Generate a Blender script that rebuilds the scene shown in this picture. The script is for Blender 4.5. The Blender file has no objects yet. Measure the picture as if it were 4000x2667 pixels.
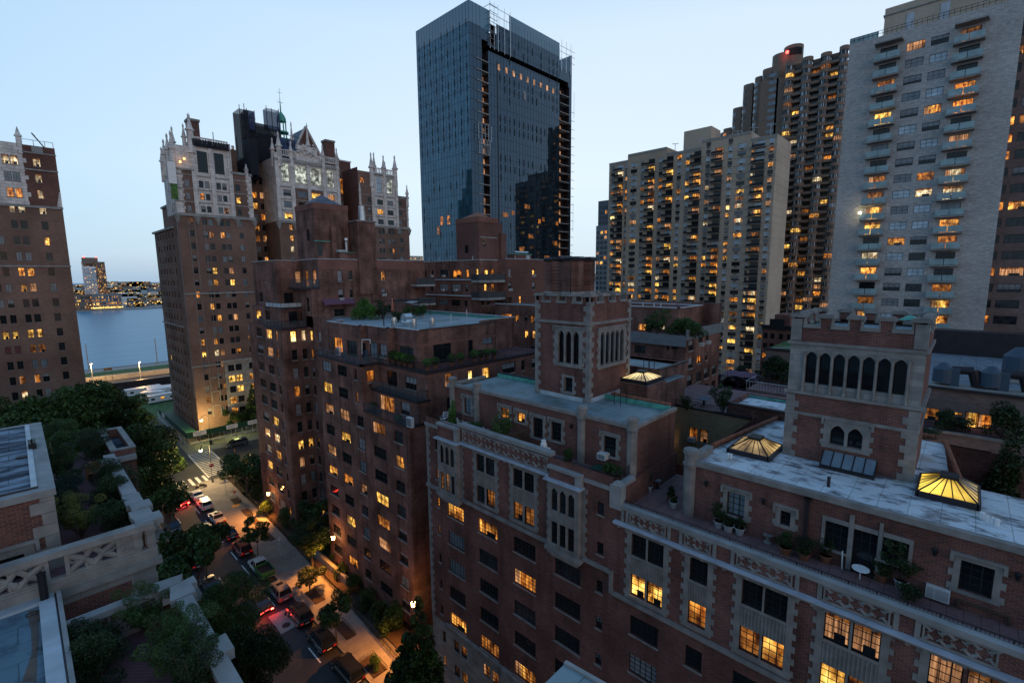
import bpy, math, random
import numpy as np
from mathutils import Vector, Matrix
R = random.Random(7)
SC = bpy.context.scene
COL = SC.collection
# ---------------------------------------------------------------- camera (street level is z=-42, camera at the origin)
FPX, PIT, ROL, YAW = 1858.448, math.radians(7.94614), math.radians(-0.46927), math.radians(43.75281)
fwd = Vector((math.cos(YAW)*math.cos(PIT), math.sin(YAW)*math.cos(PIT), -math.sin(PIT)))
_r0 = Vector((math.sin(YAW), -math.cos(YAW), 0)); _u0 = _r0.cross(fwd)
cr = _r0*math.cos(ROL)+_u0*math.sin(ROL); cu = cr.cross(fwd)
cd = bpy.data.cameras.new('camera'); cam = bpy.data.objects.new('camera', cd); COL.objects.link(cam)
cd.sensor_width = 36; cd.lens = FPX*36/4000; cd.clip_start = 0.3; cd.clip_end = 20000
m = Matrix((cr, cu, -fwd)).transposed().to_4x4(); cam.matrix_world = m
SC.camera = cam
# ---------------------------------------------------------------- dusk sky
wd = bpy.data.worlds.new("World"); SC.world = wd; wd.use_nodes = True
nt = wd.node_tree; nt.nodes.clear()
SUN_EL, SUN_AZ = math.radians(3.0), math.radians(250)   # low sun behind the camera
out = nt.nodes.new('ShaderNodeOutputWorld'); bg = nt.nodes.new('ShaderNodeBackground')
sky = nt.nodes.new('ShaderNodeTexSky'); sky.sky_type = 'NISHITA'; sky.sun_disc = False
sky.sun_elevation = SUN_EL; sky.sun_rotation = math.radians(90)-SUN_AZ; sky.dust_density = 0.6; sky.ozone_density = 2.0
geo = nt.nodes.new('ShaderNodeTexCoord'); sep = nt.nodes.new('ShaderNodeSeparateXYZ')
nt.links.new(geo.outputs['Generated'], sep.inputs[0])
ramp = nt.nodes.new('ShaderNodeValToRGB'); els = ramp.color_ramp.elements
els[0].position = 0.0; els[0].color = (0.47, 0.62, 0.76, 1)
els[1].position = 1.0; els[1].color = (0.12, 0.26, 0.50, 1)
for p_, c_ in ((0.04, (0.62, 0.76, 0.90, 1)), (0.18, (0.75, 0.855, 0.96, 1)), (0.42, (0.67, 0.81, 0.955, 1)), (0.62, (0.36, 0.60, 0.86, 1))):
    e = els.new(p_); e.color = c_
nt.links.new(sep.outputs[2], ramp.inputs[0])
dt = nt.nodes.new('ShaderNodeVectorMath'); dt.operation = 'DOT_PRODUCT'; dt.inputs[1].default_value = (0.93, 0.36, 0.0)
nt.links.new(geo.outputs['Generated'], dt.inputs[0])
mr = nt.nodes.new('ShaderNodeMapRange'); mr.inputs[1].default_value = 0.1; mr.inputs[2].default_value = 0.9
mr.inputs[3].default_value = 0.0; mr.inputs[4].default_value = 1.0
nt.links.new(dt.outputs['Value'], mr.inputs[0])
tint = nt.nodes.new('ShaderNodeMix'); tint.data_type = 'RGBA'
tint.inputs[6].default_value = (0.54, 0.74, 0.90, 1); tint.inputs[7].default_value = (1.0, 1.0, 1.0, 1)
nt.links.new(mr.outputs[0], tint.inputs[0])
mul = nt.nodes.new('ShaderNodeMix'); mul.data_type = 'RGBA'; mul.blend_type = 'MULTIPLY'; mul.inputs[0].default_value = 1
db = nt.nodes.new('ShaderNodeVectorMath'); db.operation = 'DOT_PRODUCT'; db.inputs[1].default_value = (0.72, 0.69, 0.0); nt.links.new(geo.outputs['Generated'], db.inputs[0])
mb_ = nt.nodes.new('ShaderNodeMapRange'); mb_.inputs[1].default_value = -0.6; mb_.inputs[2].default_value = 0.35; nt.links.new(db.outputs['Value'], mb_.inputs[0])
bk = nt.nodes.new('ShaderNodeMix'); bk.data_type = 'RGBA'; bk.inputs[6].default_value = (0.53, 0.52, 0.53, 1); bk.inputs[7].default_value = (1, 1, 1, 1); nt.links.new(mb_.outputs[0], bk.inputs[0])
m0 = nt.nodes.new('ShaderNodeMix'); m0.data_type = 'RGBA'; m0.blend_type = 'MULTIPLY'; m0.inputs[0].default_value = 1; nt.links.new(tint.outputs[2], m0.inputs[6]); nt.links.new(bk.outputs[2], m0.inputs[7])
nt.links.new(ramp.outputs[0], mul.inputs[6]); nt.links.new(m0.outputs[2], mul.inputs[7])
sk = nt.nodes.new('ShaderNodeMix'); sk.data_type = 'RGBA'; sk.blend_type = 'ADD'; sk.inputs[0].default_value = 0.05
nt.links.new(mul.outputs[2], sk.inputs[6]); nt.links.new(sky.outputs[0], sk.inputs[7])
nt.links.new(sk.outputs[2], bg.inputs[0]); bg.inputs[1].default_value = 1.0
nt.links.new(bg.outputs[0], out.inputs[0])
sl = bpy.data.lights.new('sun', 'SUN'); sl.energy = 0.25; sl.angle = math.radians(50); sl.color = (1.0, 0.88, 0.80)
so = bpy.data.objects.new('sun', sl); COL.objects.link(so)
_sd = Vector((math.cos(SUN_AZ)*math.cos(math.radians(22)), math.sin(SUN_AZ)*math.cos(math.radians(22)), math.sin(math.radians(22))))
so.rotation_euler = _sd.to_track_quat('Z', 'Y').to_euler()
SC.view_settings.view_transform = 'Standard'; SC.view_settings.look = 'None'; SC.view_settings.exposure = 0; SC.view_settings.gamma = 1
SC.cycles.use_denoising = True; SC.cycles.max_bounces = 5; SC.cycles.diffuse_bounces = 2; SC.cycles.glossy_bounces = 3
SC.cycles.transparent_max_bounces = 8; SC.cycles.sample_clamp_indirect = 4.0; SC.cycles.caustics_reflective = False; SC.cycles.caustics_refractive = False

# ---------------------------------------------------------------- measuring helpers: a photo pixel meets a plane of the place
def ray(p): return fwd + cr*((p[0]-2000)/FPX) - cu*((p[1]-1333.5)/FPX)
def UX(p, x): d = ray(p); return d*(x/d.x)
def UY(p, y): d = ray(p); return d*(y/d.y)
def UZ(p, z): d = ray(p); return d*(z/d.z)
def zm(x0, y0, s): return lambda x, y: (x0+x/s, y0+y/s)

# ---------------------------------------------------------------- materials
MATS = {}
def mat(name, col, rough=0.8, spec=0.3, metal=0.0, noise=0.0, nscale=1.0, bump=0.0, emis=None, es=0.0, alpha=1.0):
    if name in MATS: return MATS[name]
    M = bpy.data.materials.new(name); M.use_nodes = True; MATS[name] = M
    n = M.node_tree.nodes; l = M.node_tree.links; b = n['Principled BSDF']
    b.inputs['Base Color'].default_value = (*col, 1); b.inputs['Roughness'].default_value = rough
    b.inputs['Specular IOR Level'].default_value = spec; b.inputs['Metallic'].default_value = metal
    b.inputs['Alpha'].default_value = alpha
    if emis: b.inputs['Emission Color'].default_value = (*emis, 1); b.inputs['Emission Strength'].default_value = es
    if noise:
        g = n.new('ShaderNodeNewGeometry'); t = n.new('ShaderNodeTexNoise'); t.inputs['Scale'].default_value = nscale; t.inputs['Detail'].default_value = 5
        r = n.new('ShaderNodeMapRange'); r.inputs[1].default_value = 0.3; r.inputs[2].default_value = 0.7
        r.inputs[3].default_value = 1-noise; r.inputs[4].default_value = 1+noise
        v = n.new('ShaderNodeVectorMath'); v.operation = 'SCALE'; v.inputs[0].default_value = col
        l.new(g.outputs['Position'], t.inputs['Vector']); l.new(t.outputs[0], r.inputs[0]); l.new(r.outputs[0], v.inputs['Scale']); l.new(v.outputs[0], b.inputs['Base Color'])
        if bump:
            bp = n.new('ShaderNodeBump'); bp.inputs['Strength'].default_value = bump; bp.inputs['Distance'].default_value = 0.1
            l.new(t.outputs[0], bp.inputs['Height']); l.new(bp.outputs[0], b.inputs['Normal'])
    return M
def wallcoord(n, l):
    g = n.new('ShaderNodeNewGeometry'); s = n.new('ShaderNodeSeparateXYZ'); a = n.new('ShaderNodeMath'); a.operation = 'ADD'
    c = n.new('ShaderNodeCombineXYZ'); l.new(g.outputs['Position'], s.inputs[0]); l.new(s.outputs[0], a.inputs[0]); l.new(s.outputs[1], a.inputs[1])
    l.new(a.outputs[0], c.inputs[0]); l.new(s.outputs[2], c.inputs[1]); return g, c
def brick(name, c1, c2, mortar, w=0.26, h=0.086, ms=0.012, patch=0.35, pscale=0.35, bump=0.5, streak=0.0, jog=None):
    M = bpy.data.materials.new(name); M.use_nodes = True; MATS[name] = M
    n = M.node_tree.nodes; l = M.node_tree.links; b = n['Principled BSDF']; b.inputs['Roughness'].default_value = 0.9; b.inputs['Specular IOR Level'].default_value = 0.15
    g, c = wallcoord(n, l)
    t = n.new('ShaderNodeTexBrick'); t.inputs['Scale'].default_value = 1; t.inputs['Color1'].default_value = (*c1, 1); t.inputs['Color2'].default_value = (*c2, 1)
    t.inputs['Mortar'].default_value = (*mortar, 1); t.inputs['Brick Width'].default_value = w; t.inputs['Row Height'].default_value = h; t.inputs['Mortar Size'].default_value = ms
    t.inputs['Mortar Smooth'].default_value = 0.3; t.inputs['Bias'].default_value = -0.1
    if jog: t.offset = jog[0]; t.offset_frequency = jog[1]
    l.new(c.outputs[0], t.inputs['Vector'])
    ns = n.new('ShaderNodeTexNoise'); ns.inputs['Scale'].default_value = pscale; ns.inputs['Detail'].default_value = 6; l.new(g.outputs['Position'], ns.inputs['Vector'])
    mr = n.new('ShaderNodeMapRange'); mr.inputs[1].default_value = 0.3; mr.inputs[2].default_value = 0.7; mr.inputs[3].default_value = 1-patch; mr.inputs[4].default_value = 1+patch
    l.new(ns.outputs[0], mr.inputs[0])
    v = n.new('ShaderNodeVectorMath'); v.operation = 'SCALE'; l.new(t.outputs[0], v.inputs[0]); l.new(mr.outputs[0], v.inputs['Scale'])
    last = v
    if streak:   # rain streaks and soot: long thin vertical stains
        mp = n.new('ShaderNodeMapping'); mp.inputs['Scale'].default_value = (1.3, 1.3, 0.12); l.new(g.outputs['Position'], mp.inputs[0])
        n2 = n.new('ShaderNodeTexNoise'); n2.inputs['Scale'].default_value = 1.0; n2.inputs['Detail'].default_value = 4; l.new(mp.outputs[0], n2.inputs['Vector'])
        m2 = n.new('ShaderNodeMapRange'); m2.inputs[1].default_value = 0.5; m2.inputs[2].default_value = 0.75; m2.inputs[3].default_value = 1; m2.inputs[4].default_value = 1-streak
        l.new(n2.outputs[0], m2.inputs[0]); v2 = n.new('ShaderNodeVectorMath'); v2.operation = 'SCALE'; l.new(v.outputs[0], v2.inputs[0]); l.new(m2.outputs[0], v2.inputs['Scale']); last = v2
    l.new(last.outputs[0], b.inputs['Base Color'])
    bp = n.new('ShaderNodeBump'); bp.inputs['Strength'].default_value = bump; bp.inputs['Distance'].default_value = 0.02; bp.invert = True
    l.new(t.outputs['Fac'], bp.inputs['Height']); l.new(bp.outputs[0], b.inputs['Normal'])
    return M
def stained(name, col, dark, amount=0.5, scale=(0.5, 0.5, 0.5), rough=0.6, spec=0.4, rust=None, detail=8, lo=0.48, hi=0.62, joint=0):
    M = bpy.data.materials.new(name); M.use_nodes = True; MATS[name] = M
    n = M.node_tree.nodes; l = M.node_tree.links; b = n['Principled BSDF']; b.inputs['Roughness'].default_value = rough; b.inputs['Specular IOR Level'].default_value = spec
    g = n.new('ShaderNodeNewGeometry'); mp = n.new('ShaderNodeMapping'); mp.inputs['Scale'].default_value = scale; l.new(g.outputs['Position'], mp.inputs[0])
    t = n.new('ShaderNodeTexNoise'); t.inputs['Scale'].default_value = 1; t.inputs['Detail'].default_value = detail; t.inputs['Roughness'].default_value = 0.68; l.new(mp.outputs[0], t.inputs['Vector'])
    r = n.new('ShaderNodeMapRange'); r.inputs[1].default_value = lo; r.inputs[2].default_value = hi; r.inputs[4].default_value = amount; l.new(t.outputs[0], r.inputs[0])
    x = n.new('ShaderNodeMix'); x.data_type = 'RGBA'; x.inputs[6].default_value = (*col, 1); x.inputs[7].default_value = (*dark, 1); l.new(r.outputs[0], x.inputs[0]); last = x.outputs[2]
    if rust:
        t2 = n.new('ShaderNodeTexNoise'); t2.inputs['Scale'].default_value = 0.33; t2.inputs['Detail'].default_value = 4; l.new(g.outputs['Position'], t2.inputs['Vector'])
        r2 = n.new('ShaderNodeMapRange'); r2.inputs[1].default_value = 0.58; r2.inputs[2].default_value = 0.7; r2.inputs[4].default_value = 0.55; l.new(t2.outputs[0], r2.inputs[0])
        x2 = n.new('ShaderNodeMix'); x2.data_type = 'RGBA'; x2.inputs[7].default_value = (*rust, 1); l.new(r2.outputs[0], x2.inputs[0]); l.new(last, x2.inputs[6]); last = x2.outputs[2]
    if joint:
        bt = n.new('ShaderNodeTexBrick'); bt.inputs['Scale'].default_value = 1; bt.inputs['Brick Width'].default_value = joint*2; bt.inputs['Row Height'].default_value = joint; bt.inputs['Mortar Size'].default_value = 0.02
        bt.inputs['Color1'].default_value = (1, 1, 1, 1); bt.inputs['Color2'].default_value = (.86, .86, .86, 1); bt.inputs['Mortar'].default_value = (.5, .5, .5, 1)
        l.new(g.outputs['Position'], bt.inputs['Vector']); x3 = n.new('ShaderNodeMix'); x3.data_type = 'RGBA'; x3.blend_type = 'MULTIPLY'; x3.inputs[0].default_value = 1
        l.new(last, x3.inputs[6]); l.new(bt.outputs[0], x3.inputs[7]); last = x3.outputs[2]
    l.new(last, b.inputs['Base Color']); return M
def litmat(name, c1, c2, s, sc=(2.2, 2.2, 1.2)):
    M = bpy.data.materials.new(name); M.use_nodes = True; MATS[name] = M
    n = M.node_tree.nodes; l = M.node_tree.links; b = n['Principled BSDF']; b.inputs['Base Color'].default_value = (0.05, 0.03, 0.02, 1); b.inputs['Roughness'].default_value = 0.2
    g = n.new('ShaderNodeNewGeometry'); mp = n.new('ShaderNodeMapping'); mp.inputs['Scale'].default_value = sc; l.new(g.outputs['Position'], mp.inputs[0])
    t = n.new('ShaderNodeTexNoise'); t.inputs['Scale'].default_value = 1; t.inputs['Detail'].default_value = 3; l.new(mp.outputs[0], t.inputs['Vector'])
    r = n.new('ShaderNodeMapRange'); r.inputs[1].default_value = 0.33; r.inputs[2].default_value = 0.67; l.new(t.outputs[0], r.inputs[0])
    x = n.new('ShaderNodeMix'); x.data_type = 'RGBA'; x.inputs[6].default_value = (*c1, 1); x.inputs[7].default_value = (*c2, 1); l.new(r.outputs[0], x.inputs[0])
    m3 = n.new('ShaderNodeMath'); m3.operation = 'MULTIPLY_ADD'; m3.inputs[1].default_value = s*1.25; m3.inputs[2].default_value = s*0.12; l.new(r.outputs[0], m3.inputs[0])
    t2 = n.new('ShaderNodeTexNoise'); t2.inputs['Scale'].default_value = 0.43; t2.inputs['Detail'].default_value = 1; l.new(g.outputs['Position'], t2.inputs['Vector'])
    r2 = n.new('ShaderNodeMapRange'); r2.inputs[1].default_value = 0.35; r2.inputs[2].default_value = 0.65; r2.inputs[3].default_value = 0.3; r2.inputs[4].default_value = 1.45; l.new(t2.outputs[0], r2.inputs[0])
    m4 = n.new('ShaderNodeMath'); m4.operation = 'MULTIPLY'; l.new(m3.outputs[0], m4.inputs[0]); l.new(r2.outputs[0], m4.inputs[1])
    l.new(x.outputs[2], b.inputs['Emission Color']); l.new(m4.outputs[0], b.inputs['Emission Strength'])
    M.cycles.emission_sampling = 'NONE'; return M

brick('brick_red', (0.20, 0.070, 0.054), (0.10, 0.038, 0.033), (0.19, 0.145, 0.13), w=0.28, h=0.095, ms=0.014, patch=0.35, streak=0.35)
brick('brick_dark', (0.215, 0.082, 0.062), (0.105, 0.044, 0.036), (0.20, 0.15, 0.13), w=0.42, h=0.15, ms=0.024, patch=0.5, streak=0.55)
brick('brick_band', (0.25, 0.10, 0.075), (0.18, 0.072, 0.058), (0.22, 0.15, 0.13), patch=0.25)
brick('brick_tudor', (0.23, 0.14, 0.11), (0.16, 0.095, 0.078), (0.18, 0.13, 0.11), w=0.5, h=0.17, ms=0.02, patch=0.3, pscale=0.15)
brick('brick_maroon', (0.17, 0.075, 0.06), (0.11, 0.05, 0.042), (0.15, 0.11, 0.1), w=0.5, h=0.17, ms=0.02, patch=0.25, pscale=0.15)
brick('brick_beige', (0.55, 0.45, 0.35), (0.47, 0.39, 0.30), (0.33, 0.28, 0.24), w=0.6, h=0.2, ms=0.02, patch=0.12, pscale=0.1)
brick('brick_yellow', (0.33, 0.25, 0.15), (0.25, 0.185, 0.11), (0.16, 0.12, 0.09), w=0.4, h=0.1, ms=0.014, patch=0.2)
brick('brick_white', (0.58, 0.54, 0.52), (0.33, 0.31, 0.30), (0.38, 0.36, 0.35), w=0.5, h=0.13, ms=0.02, patch=0.12, pscale=0.1, jog=(0.17, 3))
brick('brick_mauve', (0.22, 0.165, 0.155), (0.15, 0.11, 0.105), (0.2, 0.16, 0.15), w=0.5, h=0.15, ms=0.02, patch=0.15)
brick('ashlar', (0.30, 0.283, 0.268), (0.205, 0.193, 0.183), (0.2, 0.185, 0.17), w=0.9, h=0.42, ms=0.015, patch=0.2, pscale=0.8, bump=0.2)
brick('terracotta', (0.72, 0.67, 0.64), (0.58, 0.54, 0.51), (0.34, 0.30, 0.29), w=1.2, h=0.6, ms=0.03, patch=0.2, pscale=0.6, bump=0.2, streak=0.3)
brick('pavers', (0.15, 0.07, 0.075), (0.11, 0.055, 0.06), (0.2, 0.14, 0.14), w=0.22, h=0.11, ms=0.01, patch=0.3)
mat('stone', (0.235, 0.218, 0.205), 0.85, noise=0.25, nscale=1.4)
mat('stone_light', (0.27, 0.265, 0.26), 0.8, noise=0.25, nscale=0.9)
mat('metal_ledge', (0.42, 0.47, 0.55), 0.35, 0.5, noise=0.2, nscale=1)
mat('iron', (0.015, 0.015, 0.017), 0.5)
mat('frame_dark', (0.022, 0.024, 0.026), 0.5)
mat('frame_white', (0.45, 0.46, 0.47), 0.6)
mat('frame_brown', (0.06, 0.045, 0.035), 0.6)
mat('copper', (0.10, 0.34, 0.27), 0.7, noise=0.3, nscale=2)
mat('slate', (0.10, 0.11, 0.14), 0.6, noise=0.3, nscale=1.5)
mat('balcony_dark', (0.055, 0.055, 0.06), 0.4, noise=0.2, nscale=1)
mat('zinc', (0.42, 0.46, 0.50), 0.45, 0.5, noise=0.2, nscale=1)
mat('steel', (0.5, 0.52, 0.54), 0.3, 0.5, metal=0.8, noise=0.1, nscale=3)
mat('concrete', (0.30, 0.29, 0.27), 0.85, noise=0.2, nscale=1)
mat('white_paint', (0.78, 0.78, 0.78), 0.5, noise=0.08, nscale=3)
mat('grey_panel', (0.16, 0.18, 0.20), 0.5, noise=0.15, nscale=2)
mat('tile', (0.26, 0.10, 0.06), 0.7, noise=0.35, nscale=4)
mat('parapet_metal', (0.03, 0.025, 0.03), 0.45, noise=0.2)
mat('plastic_white', (0.6, 0.6, 0.6), 0.4)
mat('pot', (0.24, 0.10, 0.06), 0.8, noise=0.2, nscale=5)
mat('pot_white', (0.40, 0.41, 0.42), 0.7, noise=0.2, nscale=5)
mat('wood', (0.09, 0.06, 0.04), 0.8, noise=0.3, nscale=6)
mat('wood_light', (0.28, 0.15, 0.07), 0.7, noise=0.2, nscale=6)
mat('tarp', (0.055, 0.085, 0.12), 0.6)
mat('netting', (0.022, 0.022, 0.032), 0.9, alpha=0.8)
mat('netting_blue', (0.05, 0.07, 0.16), 0.9, alpha=0.7)
mat('awning', (0.16, 0.08, 0.13), 0.8)
mat('brown_conc', (0.22, 0.155, 0.12), 0.8, noise=0.12, nscale=0.6)
mat('grey_bldg', (0.20, 0.21, 0.23), 0.8, noise=0.1, nscale=0.5)
stained('roof_white', (0.66, 0.70, 0.74), (0.07, 0.07, 0.08), 0.85, (1.3, 0.6, 1), 0.6, 0.3, rust=(0.42, 0.33, 0.22), lo=0.51, hi=0.62, joint=1.3)
stained('roof_blue', (0.22, 0.29, 0.31), (0.09, 0.11, 0.11), 0.6, (0.4, 0.4, 1), 0.55, 0.4, joint=1.1)
stained('roof_grey', (0.34, 0.38, 0.41), (0.16, 0.19, 0.13), 0.7, (0.12, 0.3, 1), 0.6, 0.4, joint=1.0)
stained('roof_left', (0.27, 0.33, 0.40), (0.025, 0.03, 0.045), 0.94, (0.3, 1.3, 1), 0.85, 0.1, lo=0.40, hi=0.56, joint=1.0)
stained('roof_near', (0.12, 0.20, 0.25), (0.05, 0.07, 0.10), 0.7, (0.7, 0.7, 1), 0.6, 0.3, rust=(0.22, 0.11, 0.04), joint=1.15)
stained('roof_gravel', (0.20, 0.23, 0.27), (0.08, 0.09, 0.11), 0.6, (1.2, 1.2, 1), 0.8, 0.3, joint=1.5)
stained('ballast', (0.22, 0.13, 0.13), (0.12, 0.07, 0.075), 0.5, (1, 1, 1), 0.8, 0.3, joint=0.6)
stained('asphalt', (0.040, 0.042, 0.046), (0.075, 0.07, 0.065), 0.5, (0.25, 0.25, 1), 0.75, 0.35)
stained('sidewalk_conc', (0.27, 0.25, 0.23), (0.17, 0.16, 0.15), 0.6, (0.4, 0.4, 1), 0.8, 0.3, joint=1.5)
mat('road_paint', (0.75, 0.74, 0.70), 0.6, noise=0.2, nscale=2)
mat('soil', (0.06, 0.04, 0.03), 0.95, noise=0.3, nscale=4)
mat('lawn', (0.055, 0.11, 0.035), 0.95, noise=0.4, nscale=0.4)
mat('earth', (0.12, 0.11, 0.10), 0.95, noise=0.3, nscale=0.05)
mat('bark', (0.09, 0.07, 0.055), 0.9, noise=0.3, nscale=4)
for nm, c in (('leaf', (0.036, 0.078, 0.016)), ('leaf_dark', (0.018, 0.040, 0.010)), ('leaf_yellow', (0.12, 0.13, 0.028)), ('leaf_bright', (0.06, 0.15, 0.025)), ('leaf_blue', (0.022, 0.055, 0.036))):
    mat(nm, c, 0.55, 0.35, noise=0.5, nscale=1.3)
mat('glass_dark', (0.010, 0.013, 0.016), 0.06, 0.5)
mat('glass_mid', (0.03, 0.036, 0.042), 0.10, 0.5, noise=0.6, nscale=1.2)
mat('glass_sky', (0.16, 0.20, 0.235), 0.10, 0.6, noise=0.3, nscale=0.8)  # pane with reflected sky put into its base colour
mat('glass_sky_far', (0.46, 0.56, 0.64), 0.12, 0.6, noise=0.3, nscale=0.5)  # distant panes: pale sky reflection painted into the base colour
mat('blind', (0.24, 0.25, 0.27), 0.5, 0.5, noise=0.15, nscale=1)
mat('red_blind', (0.12, 0.025, 0.035), 0.5, 0.5)
mat('glass_teal', (0.06, 0.15, 0.17), 0.15, 0.6, noise=0.2, nscale=1)
mat('balcony_glass', (0.27, 0.38, 0.40), 0.2, 0.5, noise=0.25, nscale=0.7)
litmat('lit_orange', (0.8, 0.14, 0.01), (1.0, 0.40, 0.06), 0.85)
litmat('lit_warm', (0.9, 0.22, 0.02), (1.0, 0.52, 0.10), 1.05)
litmat('lit_yellow', (1.0, 0.36, 0.03), (1.0, 0.66, 0.15), 1.4)
litmat('lit_white', (1.0, 0.62, 0.26), (1.0, 0.88, 0.58), 1.0)
litmat('lit_dim', (0.4, 0.09, 0.01), (0.9, 0.33, 0.06), 0.4)
litmat('lit_curtain', (0.8, 0.32, 0.13), (1.0, 0.50, 0.22), 0.62, (9, 9, 0.4))
litmat('lit_bright', (1.0, 0.48, 0.07), (1.0, 0.75, 0.25), 3.0)
litmat('lit_pale', (0.45, 0.48, 0.42), (0.90, 0.95, 0.82), 0.72, (1.1, 1.1, 1.1))
litmat('lit_sky', (1, 0.62, 0.22), (1, 0.78, 0.36), 0.95, (.4, .4, .4)); litmat('lit_sky_yellow', (1, 0.55, 0.04), (1, 0.70, 0.10), 1.05, (.5, .5, .5))

# ---------------------------------------------------------------- mesh builder
class MB:
    def __init__(s): s.v = []; s.f = []; s.m = []; s.mats = []; s.k = 0; s.smooth = False
    def mt(s, name):
        if name not in s.mats: s.mats.append(name)
        s.k = s.mats.index(name); return s
    def poly(s, pts):
        b = len(s.v); s.v += [tuple(p) for p in pts]; s.f.append(tuple(range(b, b+len(pts)))); s.m.append(s.k); return s
    def box(s, x0, x1, y0, y1, z0, z1):
        if x1 < x0: x0, x1 = x1, x0
        if y1 < y0: y0, y1 = y1, y0
        if z1 < z0: z0, z1 = z1, z0
        b = len(s.v)
        s.v += [(x0,y0,z0),(x1,y0,z0),(x1,y1,z0),(x0,y1,z0),(x0,y0,z1),(x1,y0,z1),(x1,y1,z1),(x0,y1,z1)]
        for q in ((0,3,2,1),(4,5,6,7),(0,1,5,4),(1,2,6,5),(2,3,7,6),(3,0,4,7)): s.f.append(tuple(b+i for i in q)); s.m.append(s.k)
        return s
    def obox(s, c, ux, uy, hx, hy, z0, z1):   # box turned in plan: centre c, unit vectors ux uy, half sizes
        c = Vector((c[0], c[1])); ux = Vector(ux); uy = Vector(uy)
        s.prism([tuple(c+ux*a*hx+uy*bq*hy) for a, bq in ((-1,-1),(1,-1),(1,1),(-1,1))], z0, z1); return s
    def prism(s, pts, z0, z1, cap=True):
        n = len(pts); b = len(s.v)
        s.v += [(p[0], p[1], z0) for p in pts] + [(p[0], p[1], z1) for p in pts]
        for i in range(n): j = (i+1) % n; s.f.append((b+i, b+j, b+n+j, b+n+i)); s.m.append(s.k)
        if cap: s.f.append(tuple(b+n+i for i in range(n))); s.m.append(s.k); s.f.append(tuple(b+i for i in reversed(range(n)))); s.m.append(s.k)
        return s
    def frus(s, cx, cy, z0, z1, r0, r1, n=10, a0=0.0, cap=True):
        b = len(s.v)
        for z, r in ((z0, r0), (z1, r1)):
            for i in range(n): a = a0+2*math.pi*i/n; s.v.append((cx+r*math.cos(a), cy+r*math.sin(a), z))
        for i in range(n): j = (i+1) % n; s.f.append((b+i, b+j, b+n+j, b+n+i)); s.m.append(s.k)
        if cap: s.f.append(tuple(b+n+i for i in range(n))); s.m.append(s.k); s.f.append(tuple(b+i for i in reversed(range(n)))); s.m.append(s.k)
        return s
    def lathe(s, cx, cy, prof, n=10, a0=0.0):
        for (z0, r0), (z1, r1) in zip(prof, prof[1:]): s.frus(cx, cy, z0, z1, max(r0, .002), max(r1, .002), n, a0)
        return s
    def tube(s, a, b_, r, n=5, r1=None):
        a = Vector(a); b_ = Vector(b_); d = b_-a
        if d.length < 1e-5: return s
        q = d.to_track_quat('Z', 'Y'); r1 = r if r1 is None else r1; b = len(s.v)
        for P, rr in ((a, r), (b_, r1)):
            for i in range(n): t = 2*math.pi*i/n; s.v.append(tuple(P+q@Vector((rr*math.cos(t), rr*math.sin(t), 0))))
        for i in range(n): j = (i+1) % n; s.f.append((b+i, b+j, b+n+j, b+n+i)); s.m.append(s.k)
        s.f.append(tuple(b+n+i for i in range(n))); s.m.append(s.k); s.f.append(tuple(b+i for i in reversed(range(n)))); s.m.append(s.k)
        return s
    def wall(s, ax, c, a0, a1, z0, z1, holes=(), depth=0.22, reveal=None):
        """wall sheet facing -x (ax 'x', runs along y) or -y (ax 'y', runs along x), with rectangular holes and their reveals"""
        P = (lambda a, z, d=0: (c+d, a, z)) if ax == 'x' else (lambda a, z, d=0: (a, c+d, z))
        def q(p): s.poly(p if ax == 'y' else p[::-1])
        H = [h for h in holes if h[0] < a1 and h[1] > a0 and h[2] < z1 and h[3] > z0]
        zs = sorted({z0, z1, *[min(max(h[2], z0), z1) for h in H], *[min(max(h[3], z0), z1) for h in H]})
        for za, zb in zip(zs, zs[1:]):
            if zb-za < 1e-6: continue
            zmid = (za+zb)/2; cuts = sorted((max(h[0], a0), min(h[1], a1)) for h in H if h[2] < zmid < h[3]); a = a0
            for l_, r_ in cuts:
                if l_ > a+1e-6: q([P(a, za), P(l_, za), P(l_, zb), P(a, zb)])
                a = max(a, r_)
            if a < a1-1e-6: q([P(a, za), P(a1, za), P(a1, zb), P(a, zb)])
        kk = s.k
        if reveal: s.mt(reveal)
        for l_, r_, b_, t_ in H:
            q([P(l_, b_), P(r_, b_), P(r_, b_, depth), P(l_, b_, depth)]); q([P(l_, t_, depth), P(r_, t_, depth), P(r_, t_), P(l_, t_)])
            q([P(l_, b_, depth), P(l_, t_, depth), P(l_, t_), P(l_, b_)]); q([P(r_, b_), P(r_, t_), P(r_, t_, depth), P(r_, b_, depth)])
        s.k = kk
        return s
    def mesh(s, name):
        me = bpy.data.meshes.new(name); me.from_pydata(s.v, [], s.f)
        for k in s.mats: me.materials.append(MATS[k])
        if me.polygons: me.polygons.foreach_set('material_index', s.m)
        if s.smooth: me.polygons.foreach_set('use_smooth', [True]*len(me.polygons))
        me.update(); return me
    def build(s, name, parent=None, **kw):
        if not s.f: return None
        return link(s.mesh(name), name, parent, **kw)
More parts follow.
